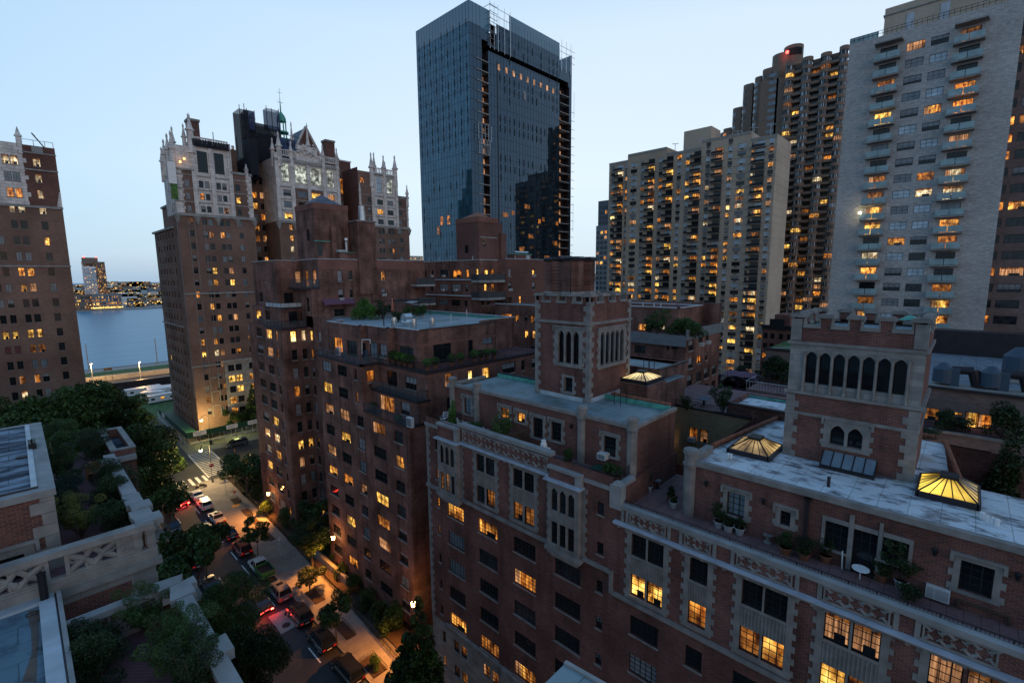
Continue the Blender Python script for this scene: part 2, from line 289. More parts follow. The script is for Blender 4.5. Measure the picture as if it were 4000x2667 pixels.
def build_pieces(name, mb, root, gap=.07, cap=96):
    """link the mesh as one object for each group of touching pieces"""
    V = np.array(mb.v); par = list(range(len(mb.v)))
    def fd(i):
        while par[i] != i: par[i] = par[par[i]]; i = par[i]
        return i
    for f in mb.f:
        a = fd(f[0])
        for v in f[1:]:
            b = fd(v)
            if a != b: par[b] = a
    isl = {}
    for fi, f in enumerate(mb.f): isl.setdefault(fd(f[0]), []).append(fi)
    keys = list(isl); n = len(keys)
    if n == 1: return mb.build(name, root)
    lo = np.array([V[[v for fi in isl[k] for v in mb.f[fi]]].min(0) for k in keys])-gap/2; hi = np.array([V[[v for fi in isl[k] for v in mb.f[fi]]].max(0) for k in keys])+gap/2
    p2 = list(range(n))
    def f2(i):
        while p2[i] != i: p2[i] = p2[p2[i]]; i = p2[i]
        return i
    for i in range(n):
        hit = np.nonzero(np.all((lo[i] <= hi) & (hi[i] >= lo), axis=1))[0]
        for j in hit:
            a, b = f2(i), f2(int(j))
            if a != b: p2[b] = a
    groups = {}
    for i in range(n): groups.setdefault(f2(i), []).append(i)
    gs = sorted(groups.values(), key=lambda g: -sum(len(isl[keys[i]]) for i in g))
    out = None
    def emit(gl, **kw):
        q = MB(); mp = {}
        for g in gl:
            for i in g:
                for fi in isl[keys[i]]:
                    t = []
                    for v in mb.f[fi]:
                        if v not in mp: mp[v] = len(q.v); q.v.append(mb.v[v])
                        t.append(mp[v])
                    q.mt(mb.mats[mb.m[fi]]); q.f.append(tuple(t)); q.m.append(q.k)
        q.smooth = mb.smooth; return q.build(name, root, **kw)
    for g in gs[:cap]: out = emit([g])
    if len(gs) > cap: emit(gs[cap:], kind='stuff')
    return out
def tag(o, label=None, cat=None, group=None, kind=None):
    if label: o['label'] = label
    if cat: o['category'] = cat
    if group: o['group'] = group
    if kind: o['kind'] = kind
    return o
def link(me, name, parent=None, loc=None, rz=0.0, label=None, cat=None, group=None, kind=None):
    o = bpy.data.objects.new(name, me); COL.objects.link(o)
    if parent: o.parent = parent
    if loc is not None: o.location = loc
    if rz: o.rotation_euler = (0, 0, rz)
    return tag(o, label, cat, group, kind)
def empty(name, loc, label, cat, group=None, rz=0.0):
    o = bpy.data.objects.new(name, None); COL.objects.link(o); o.location = loc; o.rotation_euler = (0, 0, rz); o.empty_display_size = 0.3
    return tag(o, label, cat, group)
def copy_tree(o, parent=None, loc=None, rz=None, label=None):
    c = o.copy(); COL.objects.link(c); c.parent = parent
    if loc is not None: c.location = loc
    if rz is not None: c.rotation_euler = (0, 0, rz)
    if label: c['label'] = label
    for ch in [x for x in bpy.data.objects if x.parent == o]: copy_tree(ch, c)
    return c

# ---------------------------------------------------------------- windows
WC = {}
def win_mesh(w, h, style, state):
    """returns (frame mesh, pane mesh); local x = width (centred), z = 0..h, outside is -y, wall face at y=0"""
    var = R.randrange(3); key = (round(w, 1), round(h, 1), style, state, var)
    if key in WC: return WC[key]
    w, h = key[0], key[1]; f = MB(); p = MB(); fm = 'frame_dark'; d = 0.12; b = 0.05
    nx, ny, mul = 2, 3, []
    if style[0] == 'c': nx = max(2, round(w/0.42)); ny = 4 if h > 1.2 else 3; fm = 'frame_dark'
    if style[0] == 'd': nx = max(1, round(w/0.9)); ny = 2; fm = 'frame_brown'; b = 0.06
    if style[0] == 'w': nx = max(2, round(w/0.85)); ny = 2; fm = 'frame_dark'; b = 0.055; d = 0.1
    if style[0] == 't': nx = max(2, round(w/0.55)) if h < 3 else 4; ny = 3 if h < 3 else 5; fm = 'frame_dark'; b = 0.04
    if style[0] == 'p': nx = max(1, round(w/1.1)); ny = 1; b = 0.07
    f.mt(fm)
    for x0, x1, z0, z1 in ((-w/2, w/2, 0, b+.02), (-w/2, w/2, h-b, h), (-w/2, -w/2+b, 0, h), (w/2-b, w/2, 0, h)): f.box(x0, x1, d-.02, d+.05, z0, z1)
    for i in range(1, nx):
        x = -w/2+w*i/nx; t = b*.6 if style[0] != 'c' else (0.045 if i % 2 == 0 else 0.022); f.box(x-t/2-.005, x+t/2+.005, d, d+.045, b, h-b)
    for i in range(1, ny):
        z = h*i/ny; t = 0.03 if style[0] == 'c' else b*.7; f.box(-w/2+b, w/2-b, d+.002, d+.042, z-t/2, z+t/2)
    if style[0] in 'cdt': f.mt('stone' if style[0] != 'd' else 'concrete').box(-w/2-.06, w/2+.06, -.07, d-.02, -.1, -.004)
    # panes: each light may hold a half blind
    A = R.random()
    mid = h*R.choice((0.35, 0.5, 0.5, 0.65)); top = {'half': 'blind', 'd': 'glass_dark'}.get(state, state); bot = 'glass_dark' if state in ('half', 'd') else state
    if state[:3] == 'lit' and var and h < 3:   # curtains, furniture or a blind inside the lit room
        cs = {1: [(-w/2+.02, -w/2+w*.26, .02, h-.02, 'lit_curtain'), (w/2-w*.2, w/2-.02, .02, h-.02, 'lit_dim')], 2: [(-w*.1, w*.35, .02, h*.32, 'glass_dark'), (-w/2+.02, w/2-.02, h*.8, h-.02, 'lit_dim')]}[var]
        for a_, b_, c_, e_, m_ in cs: p.mt(m_).poly([(a_, d+.025, c_), (b_, d+.025, c_), (b_, d+.025, e_), (a_, d+.025, e_)])
    p.mt(bot).poly([(-w/2+.01, d+.03, .01), (w/2-.01, d+.03, .01), (w/2-.01, d+.03, mid), (-w/2+.01, d+.03, mid)])
    p.mt(top).poly([(-w/2+.01, d+.03, mid), (w/2-.01, d+.03, mid), (w/2-.01, d+.03, h-.01), (-w/2+.01, d+.03, h-.01)])
    WC[key] = (f.mesh('window'), p.mesh('pane')); return WC[key]
LITS = ['lit_orange']*3 + ['lit_warm']*5 + ['lit_yellow']*3 + ['lit_curtain']*3 + ['lit_dim']*4 + ['lit_white']*2
def rstate(pl=0.25, dark=0.5, lits=LITS, rest=('half', 'glass_mid', 'blind', 'glass_sky')):
    r = R.random()
    if r < pl: return R.choice(lits)
    if r < pl+(1-pl)*dark: return 'd'
    return R.choice(rest)
class Bld:
    def __init__(s, name, loc, label, cat='building', group=None):
        s.root = empty(name, loc, label, cat, group); s.loc = Vector(loc); s.w = []; s.mb = MB(); s.ax = 0
    def win(s, ax, c, a0, a1, z0, z1, style='c', state=None, ac=0.0):
        s.w.append((ax, c, min(a0, a1), max(a0, a1), min(z0, z1), max(z0, z1), style, state or rstate(), ac))
    def wall(s, ax, c, a0, a1, z0, z1, m='brick_red', depth=0.22, reveal=None):
        H = [(w[2], w[3], w[4], w[5]) for w in s.w if w[0] == ax and abs(w[1]-c) < 0.02 and z0 < (w[4]+w[5])/2 < z1 and a0 < (w[2]+w[3])/2 < a1]
        s.mb.mt(m).wall(ax, c, a0, a1, z0, z1, H, depth, reveal)
    def block(s, x0, x1, y0, y1, z0, z1, m='brick_red', roof='roof_blue', rz=None):
        s.wall('x', x0, y0, y1, z0, z1, m); s.wall('y', y0, x0, x1, z0, z1, m)
        b = s.mb; b.mt(m); b.poly([(x1,y0,z0),(x1,y1,z0),(x1,y1,z1),(x1,y0,z1)]); b.poly([(x1,y1,z0),(x0,y1,z0),(x0,y1,z1),(x1,y1,z1)])
        zr = z1 if rz is None else rz
        b.mt(roof).poly([(x0,y0,zr),(x1,y0,zr),(x1,y1,zr),(x0,y1,zr)])
        if rz is not None: # inner faces of the parapet
            b.mt(m); t = 0.3; b.box(x0+.01, x0+t, y0+.01, y1-.01, zr, z1-.01); b.box(x0+t, x1-.01, y0+.01, y0+t, zr, z1-.01); b.box(x1-t, x1-.01, y0+t, y1-.01, zr, z1-.01); b.box(x0+t, x1-t, y1-t, y1-.01, zr, z1-.01)
    def finish(s, maxn=98):
        off = -s.loc
        def shift(mb): mb.v = [(a+off.x, b+off.y, c+off.z) for a, b, c in mb.v]
        shift(s.mb); s.mb.build('wall', s.root)
        def score(w):
            if w[0] == 'x': c = Vector((w[1], (w[2]+w[3])/2, (w[4]+w[5])/2))
            else: c = Vector(((w[2]+w[3])/2, w[1], (w[4]+w[5])/2))
            z = c.dot(fwd)
            if z <= 0: return 0
            u = c.dot(cr)/z*FPX; v = c.dot(cu)/z*FPX
            if abs(u) > 2100 or abs(v) > 1450: return 0
            return (w[3]-w[2])*(w[5]-w[4])/c.length_squared * (abs(c.x) if w[0] == 'x' else abs(c.y))/c.length
        ws = sorted(s.w, key=lambda w: -score(w)); rest = MB()
        for i, (ax, c, a0, a1, z0, z1, st, state, ac) in enumerate(ws):
            am = (a0+a1)/2; w = a1-a0; h = z1-z0
            pos = Vector((c, am, z0)) if ax == 'x' else Vector((am, c, z0)); rz = -math.pi/2 if ax == 'x' else 0.0
            f, p = win_mesh(w, h, st, state)
            if i < maxn:
                o = link(f, 'window', s.root, pos+off, rz); o.scale = (w/max(round(w, 1), .1), 1, h/max(round(h, 1), .1)); link(p, 'pane', o)
            else:
                M4 = Matrix.Translation(pos+off) @ Matrix.Rotation(rz, 4, 'Z') @ Matrix.Diagonal((w/max(round(w, 1), .1), 1, h/max(round(h, 1), .1), 1))
                for me in (f, p):
                    b = len(rest.v); rest.v += [tuple(M4@v.co) for v in me.vertices]
                    for pl in me.polygons:
                        rest.f.append(tuple(b+k for k in pl.vertices)); nm = me.materials[pl.material_index].name; rest.mt(nm); rest.m.append(rest.k)
            if ac:   # air conditioner in the lower sash
                b = MB().mt('plastic_white').box(-.33, .33, -.42, .1, 0.02, .42); b.mt('grey_panel').box(-.27, .27, -.424, -.42, .07, .37)
                for q in range(4): b.mt('plastic_white').box(-.27, .27, -.43, -.424, .11+q*.07, .125+q*.07)
                a = link(b.mesh('air_conditioner'), 'air_conditioner', s.root, pos+off, rz)
        if rest.f: rest.build('window', s.root, kind='stuff')
        s.w = []
        return s.root
    def part(s, name, mb, **kw):
        off = -s.loc; mb.v = [(a+off.x, b+off.y, c+off.z) for a, b, c in mb.v]
        if not mb.f: return None
        return build_pieces(name, mb, s.root)
# ================================================================= SETTING
G = -42.0
def struct(name, mb): return mb.build(name, kind='structure')
struct('ground', MB().mt('earth').box(-300, 700, -300, 176, -60.5, G-.15))
struct('lower_ground', MB().mt('earth').box(-1500, 1900, 176, 418, -64, -60))
def sheet(mb, pts, z): mb.poly([(p[0], p[1], z) for p in pts]); return mb
s_ = MB().mt('asphalt'); sheet(s_, [(13.4, 20), (21.6, 20), (21.6, 112), (13.4, 112)], G-.12)
sheet(s_, [(-60, 112), (90, 112), (90, 131.3), (-60, 131.3)], G-.12); sheet(s_, [(19, 131.3), (25, 131.3), (25, 170), (19, 170)], G-.12)
struct('road', s_)
# water, river bed edge
def water_mat():
    M = mat('water', (0.035, 0.23, 0.36), 0.36, 0.22); n = M.node_tree.nodes; l = M.node_tree.links; b = n['Principled BSDF']
    g = n.new('ShaderNodeNewGeometry'); mp = n.new('ShaderNodeMapping'); mp.inputs['Rotation'].default_value = (0, 0, math.radians(-38)); mp.inputs['Scale'].default_value = (0.012, 0.045, 1); l.new(g.outputs['Position'], mp.inputs[0])
    t = n.new('ShaderNodeTexNoise'); t.inputs['Scale'].default_value = 1; t.inputs['Detail'].default_value = 7; l.new(mp.outputs[0], t.inputs['Vector'])
    bp = n.new('ShaderNodeBump'); bp.inputs['Strength'].default_value = 0.35; bp.inputs['Distance'].default_value = 3.0; l.new(t.outputs[0], bp.inputs['Height']); l.new(bp.outputs[0], b.inputs['Normal'])
water_mat()
w_ = MB().mt('water'); w_.poly([(-3000, 418, -62), (9000, 418, -62), (9000, 9000, -62), (-3000, 9000, -62)]); struct('river', w_)
# sidewalks with kerbs, island kerb at the corner
sw = MB().mt('sidewalk_conc'); sw.prism([(21.7, 20), (24.2, 20), (25.9, 58), (27.1, 90), (27.4, 109.5), (25.2, 111.5), (23, 111.8), (21.7, 110)], G-.15, G+.02)
sw.mt('concrete').prism([(21.55, 20), (21.7, 20), (21.7, 110.2), (21.55, 110.2)], G-.15, G+.02)
struct('pavement', sw)
sw = MB().mt('sidewalk_conc'); sw.box(8.2, 13.25, 20, 110, G-.15, G+.02); sw.mt('concrete').box(13.25, 13.4, 20, 110.2, G-.15, G+.02)
struct('pavement', sw)
sw = MB().mt('sidewalk_conc').prism([(25.2, 131.6), (90, 131.6), (90, 141), (27, 141), (25.2, 168)], G-.15, G+.02); sw.box(-60, 18.8, 131.6, 134.6, G-.15, G+.02); struct('pavement', sw)
# road paint
pt = MB().mt('road_paint')
def stripe(x0, x1, y0, y1, ang=0): pt.poly([(x0, y0, G-.112), (x1, y0, G-.112), (x1, y1, G-.112), (x0, y1, G-.112)])
for i in range(16):     # the long crossing over the wide side street
    y = 114.0+i*1.13; xs = 24.9+i*0.02
    pt.poly([(xs, y, G-.112), (xs+4.4, y+.1, G-.112), (xs+4.4, y+.5, G-.112), (xs, y+.4, G-.112)])
pt.poly([(24.7, 113.2, G-.108), (24.95, 113.2, G-.108), (25.25, 132, G-.108), (25.0, 132, G-.108)]); pt.poly([(29.3, 113.6, G-.108), (29.55, 113.6, G-.108), (29.85, 131.5, G-.108), (29.6, 131.5, G-.108)])
for i in range(9): stripe(13.9+i*1.25, 14.45+i*1.25, 111.3, 115.6)
stripe(15.8, 21.4, 107.0, 107.5)
for y in (104.2, 96.8, 90.0, 83, 76, 71.0, 61.2, 48.0, 34): stripe(19.15, 19.3, y, y+3.1)
for y in (103, 95, 87, 79, 71, 61, 51, 41, 31): stripe(15.95, 16.1, y, y+2.6)
struct('road_markings', pt)
def text3d(s, name, size, matn, M4, ext=0.01, parent=None):
    cu_ = bpy.data.curves.new(name, 'FONT'); cu_.body = s; cu_.size = size; cu_.extrude = ext; cu_.align_x = 'CENTER'; cu_.align_y = 'CENTER'
    o = bpy.data.objects.new(name, cu_); COL.objects.link(o); dg = bpy.context.evaluated_depsgraph_get()
    me = bpy.data.meshes.new_from_object(o.evaluated_get(dg)); COL.objects.unlink(o); bpy.data.objects.remove(o)
    me.materials.clear(); me.materials.append(MATS[matn]); me.transform(M4); return link(me, name, parent)
o = text3d('STOP', 'road_lettering', 2.6, 'road_paint', Matrix.Translation((17.45, 102.6, G-.11)) @ Matrix.Diagonal((.55, 1.25, .1, 1)), 0.004); o.name = 'road_lettering'; o['kind'] = 'structure'
o = MB().mt('concrete').prism([(17.9, 55.6), (20.4, 55.7), (20.5, 59.7), (17.9, 59.8)], G-.118, G-.114); o.mt('iron'); o.frus(19.9, 58.7, G-.114, G-.108, .48, .48, 20); o.frus(18.9, 56.7, G-.114, G-.108, .48, .48, 20)
struct('road_patch', o)
# ---- lower park, quay, motorway
st = MB().mt('lawn').poly([(-200, 178, -59.97), (300, 178, -59.97), (300, 322, -59.97), (-200, 322, -59.97)]); tag(st.build('grass'), kind='stuff', label='dark green rough grass of the park below the towers')
st = MB().mt('asphalt').poly([(-300, 342, -59.9), (400, 325, -59.9), (400, 352, -59.9), (-300, 372, -59.9)]); struct('motorway', st)
st = MB().mt('lawn').poly([(-300, 378, -59.88), (400, 360, -59.88), (400, 398, -59.88), (-300, 404, -59.88)]); tag(st.build('grass'), kind='stuff')
st = MB().mt('concrete').poly([(-300, 404, -59.9), (400, 398, -59.9), (400, 414, -59.9), (-300, 414, -59.9)]); struct('quay', st)
wl = MB().mt('concrete').prism([(-300, 374), (400, 355), (400, 357), (-300, 376)], -60, -57.2); wl.build('roadside_wall', label='long pale wall between the motorway and the river lawn', cat='wall')
wl = MB().mt('parapet_metal').prism([(-300, 333), (400, 318), (400, 319.5), (-300, 334.5)], -60, -55.5); wl.build('roadside_wall', label='long black fence wall on the park side of the motorway', cat='wall')
def point(name, loc, e, col, r=0.15, parent=None):
    l = bpy.data.lights.new(name, 'POINT'); l.energy = e; l.color = col; l.shadow_soft_size = r
    o = bpy.data.objects.new(name, l); COL.objects.link(o); o.location = loc
    if parent: o.parent = parent
    return o
mat('lamp_glow', (1, .8, .5), emis=(1.0, 0.62, 0.22), es=30).cycles.emission_sampling = 'NONE'
mat('lamp_glow_white', (1, .9, .7), emis=(1.0, 0.83, 0.45), es=30).cycles.emission_sampling = 'NONE'
mat('lamp_red', (.5, .02, .02), emis=(1.0, 0.04, 0.03), es=12).cycles.emission_sampling = 'NONE'
mat('lamp_green', (.1, .5, .3), emis=(0.1, 1.0, 0.6), es=5).cycles.emission_sampling = 'NONE'
# motorway lamps
proto = None
for i, (x, y) in enumerate(((27, 361), (47, 347), (68, 346))):
    r_ = empty('street_lamp', (x, y, -60), 'tall motorway lamp on the river side, number unseen', 'street lamp', 'lamps along the river motorway')
    a = MB().mt('zinc').tube((0, 0, 0), (0, 0, 11), .12).tube((0, 0, 11), (0, -2, 11.6), .08); a.build('pole', r_)
    b = MB().mt('lamp_glow').box(-.35, .35, -2.4, -1.6, 11.5, 11.7); b.build('lamp_head', r_)
    r_['label'] = 'amber motorway lamp by the river road, ' + ('leftmost', 'middle', 'rightmost')[i] + ' of the three between the brick towers'
    point('lamp_light', (0, -2, 11.2), 14000, (1.0, .55, .18), .4, r_)
for x, y, lb in ((29.5, 411, 'slender pale mast on the quay nearer the left tower'), (66, 411, 'slender pale mast on the quay nearer the pinnacled tower')):
    a = MB().mt('concrete').tube((0, 0, 0), (0, 0, 18), .35, 6, .22).box(-.5, .5, -.5, .5, 0, 1); o = a.build('mast'); o.location = (x, y, -60); tag(o, lb, 'mast')
sgn = MB().mt('iron').tube((0, 0, 0), (0, 0, 6), .2).tube((9, 0, 0), (9, 0, 6), .2).box(-1, 10, -.2, .2, 6, 7.6)
for x, y, lb in ((33, 365, 'dark sign gantry by the green signal on the motorway'), (73.5, 352, 'dark sign gantry over the motorway near the pinnacled tower')):
    r_ = link(sgn.mesh('sign_gantry'), 'sign_gantry', None, (x, y, -60), -.03, lb, 'gantry'); r_.scale = (.35, 1, 1)
# ---- park trailers
def trailer(cx, cy, L, W, lb, rz, lit=False):
    r_ = empty('site_trailer', (cx, cy, -60), lb, 'trailer', 'white trailers in the lower park', rz)
    MB().mt('white_paint').box(-L/2, L/2, -W/2, W/2, .6, 3.6).build('body', r_)
    MB().mt('zinc').box(-L/2-.15, L/2+.15, -W/2-.15, W/2+.15, 3.6, 3.85).build('roof', r_)
    for k in range(3): MB().mt('lit_warm' if lit and k == 1 else 'glass_mid').box(-L/2+1.5+k*L*.3, -L/2+3+k*L*.3, -W/2-.06, -W/2-.003, 1.7, 2.7).build('window', r_)
    MB().mt('iron').box(-L/2+.6, L/2-.6, -W/2+.4, W/2-.4, 0, .6).build('chassis', r_)
for q, L, W, lb, rz, lit in (((560, 1529), 15, 4, 'long white site trailer farthest left on the lower lawn', .12, 0), ((598, 1545), 9, 5, 'short white trailer behind the lit one on the lower lawn', -.5, 0), ((637, 1527), 13, 9, 'widest white trailer with bright flat roof in lower park', -.1, 0), ((634, 1556), 13, 3.4, 'nearest white site trailer with a lit window', .12, 1)):
    c_ = UZ(q, -58.5); trailer(c_.x, c_.y, L, W, lb, rz, lit)
# ---- far shore
fs = MB().mt('concrete').prism([(-900, 1206), (90, 1206), (215, 1200), (420, 1210), (900, 1230), (900, 5200), (-900, 5200)], -64, -60); struct('far_shore', fs)
fs = MB().mt('earth').prism([(3200, 2300), (9000, 1800), (9000, 6000), (2200, 6000)], -64, -60); struct('far_shore', fs)
for nm in range(2): pass
def mb_windows(mb, x0, x1, y0, z0, z1, nx, nz, pl, d=.3):
    for i in range(nx):
        for k in range(nz):
            a = x0+(x1-x0)*(i+.2)/nx; b = x0+(x1-x0)*(i+.8)/nx; u = z0+(z1-z0)*(k+.25)/nz; v = z0+(z1-z0)*(k+.8)/nz
            mb.mt(R.choice(LITS+['lit_bright']) if R.random() < pl else R.choice(('glass_mid', 'glass_sky', 'glass_dark'))).poly([(a, y0-d, u), (b, y0-d, u), (b, y0-d, v), (a, y0-d, v)])
def far_block(name, x0, x1, y0, y1, z1, m, lb, nx, nz, pl, group=None, z0=-60, d=.35):
    r_ = empty(name, ((x0+x1)/2, (y0+y1)/2, z0), lb, 'building', group); cx, cy = (x0+x1)/2, (y0+y1)/2
    MB().mt(m).box(x0-cx, x1-cx, y0-cy, y1-cy, 0, z1-z0).build('wall', r_)
    mb = MB(); mb_windows(mb, x0-cx, x1-cx, y0-cy, 2, z1-z0-3, nx, nz, pl, d)
    # windows of the side that faces left
    for i in range(max(2, int(nx*.6))):
        for k in range(nz):
            a = (y0-cy)+(y1-y0)*(i+.2)/max(2, int(nx*.6)); b = a+(y1-y0)*.6/max(2, int(nx*.6)); u = 2+(z1-z0-5)*(k+.25)/nz; v = 2+(z1-z0-5)*(k+.8)/nz
            mb.mt(R.choice(LITS) if R.random() < pl else R.choice(('glass_mid', 'glass_dark'))).poly([(x0-cx-d, b, u), (x0-cx-d, a, u), (x0-cx-d, a, v), (x0-cx-d, b, v)])
    mb.build('window', r_, kind='stuff')
    return r_
Q = zm(250, 950, 2.614)
def qx(px, y): return UY(Q(px, 400), y).x
def qz(py, y, px=300): return UY(Q(px, py), y).z
far_block('high_rise', qx(213, 1250), qx(338, 1250), 1250, 1275, qz(238, 1250), 'white_paint', 'white apartment tower across the river, left of the pair', 12, 30, .14)
t_ = far_block('high_rise', qx(342, 1290), qx(440, 1290), 1290, 1330, qz(190, 1290, 400), 'brown_conc', 'dark brown apartment tower across the river, right of the pair', 10, 34, .4)
hz_ = qz(190, 1290, 400)+60; hz2 = qz(147, 1290, 340)+60; MB().mt('brown_conc').box(-25, -2, -12, 12, hz_-4, hz2).build('roof_house', t_); MB().mt('lamp_red').box(-24, -22, -12.5, -11, hz2, hz2+2).box(-5, -3, -12.5, -11, hz2, hz2+2).build('beacon', t_)
far_block('high_rise', qx(222, 1340), qx(335, 1340), 1340, 1380, qz(185, 1340), 'brown_conc', 'brown slab tower standing behind the white riverside tower', 9, 34, .2)
far_block('riverside_building', qx(262, 1218), qx(565, 1218), 1218, 1236, qz(520, 1218), 'grey_bldg', 'low long pale building at the foot of the far riverside towers', 24, 4, .6)
far_block('riverside_building', qx(100, 1222), qx(258, 1222), 1222, 1238, qz(520, 1222), 'brown_conc', 'low dark glass building on the far bank behind the lit mast', 14, 4, .3)
lit_roof = MB().mt('lit_bright').box(qx(240, 1214), qx(575, 1214), 1213.5, 1214, -57.5, -55.5); tag(lit_roof.build('lit_awning'), 'long glowing canopy at the base of the far riverside building', 'canopy')
R2 = random.Random(3)
for i in range(125):     # the town behind
    y = R2.choice((1260, 1330, 1450, 1600, 1800, 2100, 2500, 3000, 3600, 4300)); x = R2.uniform(.06, .235)*y; w = R2.uniform(18, 60)*y/1800; h = R2.uniform(8, 26)*(y/2200)**.6
    if abs(x/y-.11) < .02 and y < 1500: continue
    r_ = MB().mt(R2.choice(('brown_conc', 'grey_bldg', 'concrete', 'brick_beige', 'white_paint'))).box(-w/2, w/2, 0, w*.7, 0, h)
    for k in range(int(R2.uniform(4, 14))): 
        a = R2.uniform(-w/2, w/2-3); u = R2.uniform(.2, .9)*h; r_.mt(R2.choice(('lit_yellow', 'lit_white', 'lit_orange', 'lit_bright', 'lit_warm', 'lit_pale'))).box(a, a+R2.uniform(1.5, 5)*y/2200, -.5, -.1, u, u+1.6*y/2200)
    o = r_.build('town_building', label='small lit building in the town on the far bank', cat='building', group='town buildings across the river'); o.location = (x, y, -60)
for i in range(26):
    y = 4200+R2.uniform(0, 900); x = y*R2.uniform(1.33, 1.50); h = R2.uniform(22, 75)
    r_ = MB().mt(R2.choice(('brown_conc', 'grey_bldg', 'brick_maroon'))).box(-25, 25, 0, 40, 0, h)
    for k in range(7): a = R2.uniform(-25, 20); u = R2.uniform(.05, .9)*h; r_.mt(R2.choice(('lit_bright', 'lit_yellow', 'lit_orange'))).box(a, a+6, -1, -.5, u, u+3)
    o = r_.build('town_building', label='distant building on the skyline beyond the open water', cat='building', group='skyline beyond the open water'); o.location = (x, y, -60)
for i in range(60):   # street lights on the far bank
    y = R2.choice((1214, 1240, 1300, 1400)); x = R2.uniform(.055, .24)*y
    o = MB().mt('iron').tube((0, 0, 0), (0, 0, 9), .25).mt('lit_bright').frus(0, 0, 9, 10.4, .9, .9, 8).build('street_lamp', label='amber lamp on the far river bank', cat='street lamp', group='lamps on the far river bank'); o.location = (x, y, -60)
lt = far_block('high_rise', UY((1608, 1000), 700).x, UY((1652, 1000), 700).x, 700, 730, UY((1630, 1000), 700).z, 'brick_beige', 'small pale tower far off between the pinnacled tower and glass tower', 8, 26, .7)
# ================================================================= FOREGROUND LONG BRICK BUILDING (faces -x at x=26.4)
XF = 26.4
B = Bld('apartment_building', (XF, 16, G), 'long red brick building with stone trim and two battlemented roof towers in the foreground')
def surround(mb, ax, c, a0, a1, z0, z1, t=0.32, sill=0.25, head=0.3, quoin=True, out=0.05, m='stone', label=False):
    """stone frame round an opening a0..a1,z0..z1 on the face, with toothed edges"""
    mb.mt(m)
    def bx(u0, u1, w0, w1, d=out):
        if ax == 'x': mb.box(c-d, c+.02, u0, u1, w0, w1)
        else: mb.box(u0, u1, c-d, c+.02, w0, w1)
    bx(a0-t, a0, z0, z1); bx(a1, a1+t, z0, z1); bx(a0-t, a1+t, z1, z1+head); bx(a0-t-.05, a1+t+.05, z0-sill, z0, out+.06)
    if quoin:
        z = z0-.1; k = 0
        while z < z1-.1:
            if k % 2 == 0: bx(a0-t-.17, a0-t, z, z+.34, out-.006); bx(a1+t, a1+t+.17, z, z+.34, out-.006)
            z += .36; k += 1
    if label: bx(a0-t-.15, a1+t+.15, z1+head, z1+head+.12, out+.1); bx(a0-t-.15, a0-t-.02, z1+head-.35, z1+head, out+.1); bx(a1+t+.02, a1+t+.15, z1+head-.35, z1+head, out+.1)
SUR = MB(); SPN = MB()
FL = 2.83
sA = {  # state choice per window: keys follow the photo
}
# two-storey stone window groups of the upper zone: (y0,y1 pairs), top floor z, states
groups = [((27.40, 28.45, 28.67, 29.67), -15.27, ('glass_mid', 'd'), ('lit_dim', 'glass_mid')),
          ((23.02, 24.02, 24.23, 25.24), -15.30, ('d', 'd'), ('lit_dim', 'lit_dim')),
          ((12.30, 13.37, 13.50, 14.54), -16.76, ('d', 'd'), ('lit_yellow', 'lit_yellow')),
          ((5.40, 6.50, 6.60, 7.66), -16.76, ('d', 'd'), ('lit_warm', 'lit_dim')),
          ((1.50, 2.60, 2.70, 3.76), -16.70, ('lit_curtain', 'lit_curtain'), ('lit_dim', 'lit_yellow'))]
for (a, b_, c_, d_), zt, up, lo in groups:
    for z1_, st in ((zt, up), (zt-2.87, lo)):
        B.win('x', XF, a, b_, z1_-1.5, z1_, 'c', st[0] if st[0] != 'x' else None); B.win('x', XF, c_, d_, z1_-1.5, z1_, 'c', st[1])
    surround(SUR, 'x', XF, a, d_, zt-4.37, zt, .32, .25, .3)
    SUR.box(XF-.04, XF+.1, b_, c_, zt-4.37, zt)
    SPN.mt('stone').box(XF-.02, XF+.12, a, d_, zt-2.86, zt-1.52); SPN.box(XF-.10, XF+.1, a-.02, d_+.02, zt-1.62, zt-1.5)
    for k in range(13): yy = a+.06+(d_-a-.12)*k/12; SPN.box(XF-.06, XF, yy-.035, yy+.035, zt-2.8, zt-1.7)
for zt, (u, l_) in ((-16.72, ('d', 'lit_orange')),):
    B.win('x', XF, 9.56, 10.64, zt-1.48, zt, 'c', u); B.win('x', XF, 9.56, 10.64, zt-4.35, zt-2.87, 'c', l_)
    surround(SUR, 'x', XF, 9.56, 10.64, zt-4.35, zt); SPN.box(XF-.02, XF+.12, 9.56, 10.64, zt-2.85, zt-1.5); SPN.box(XF-.10, XF+.1, 9.54, 10.66, zt-1.6, zt-1.48)
    for k in range(7): yy = 9.62+.96*k/6; SPN.box(XF-.06, XF, yy-.035, yy+.035, zt-2.8, zt-1.66)
B.win('x', XF, -1.3, -.2, -18.2, -16.7, 'c', 'lit_curtain'); B.win('x', XF, -2.5, -1.42, -18.2, -16.7, 'c', 'lit_curtain'); surround(SUR, 'x', XF, -2.5, -.2, -21.07, -16.7)
SPN.box(XF-.02, XF+.12, -2.5, -.2, -19.55, -18.2)
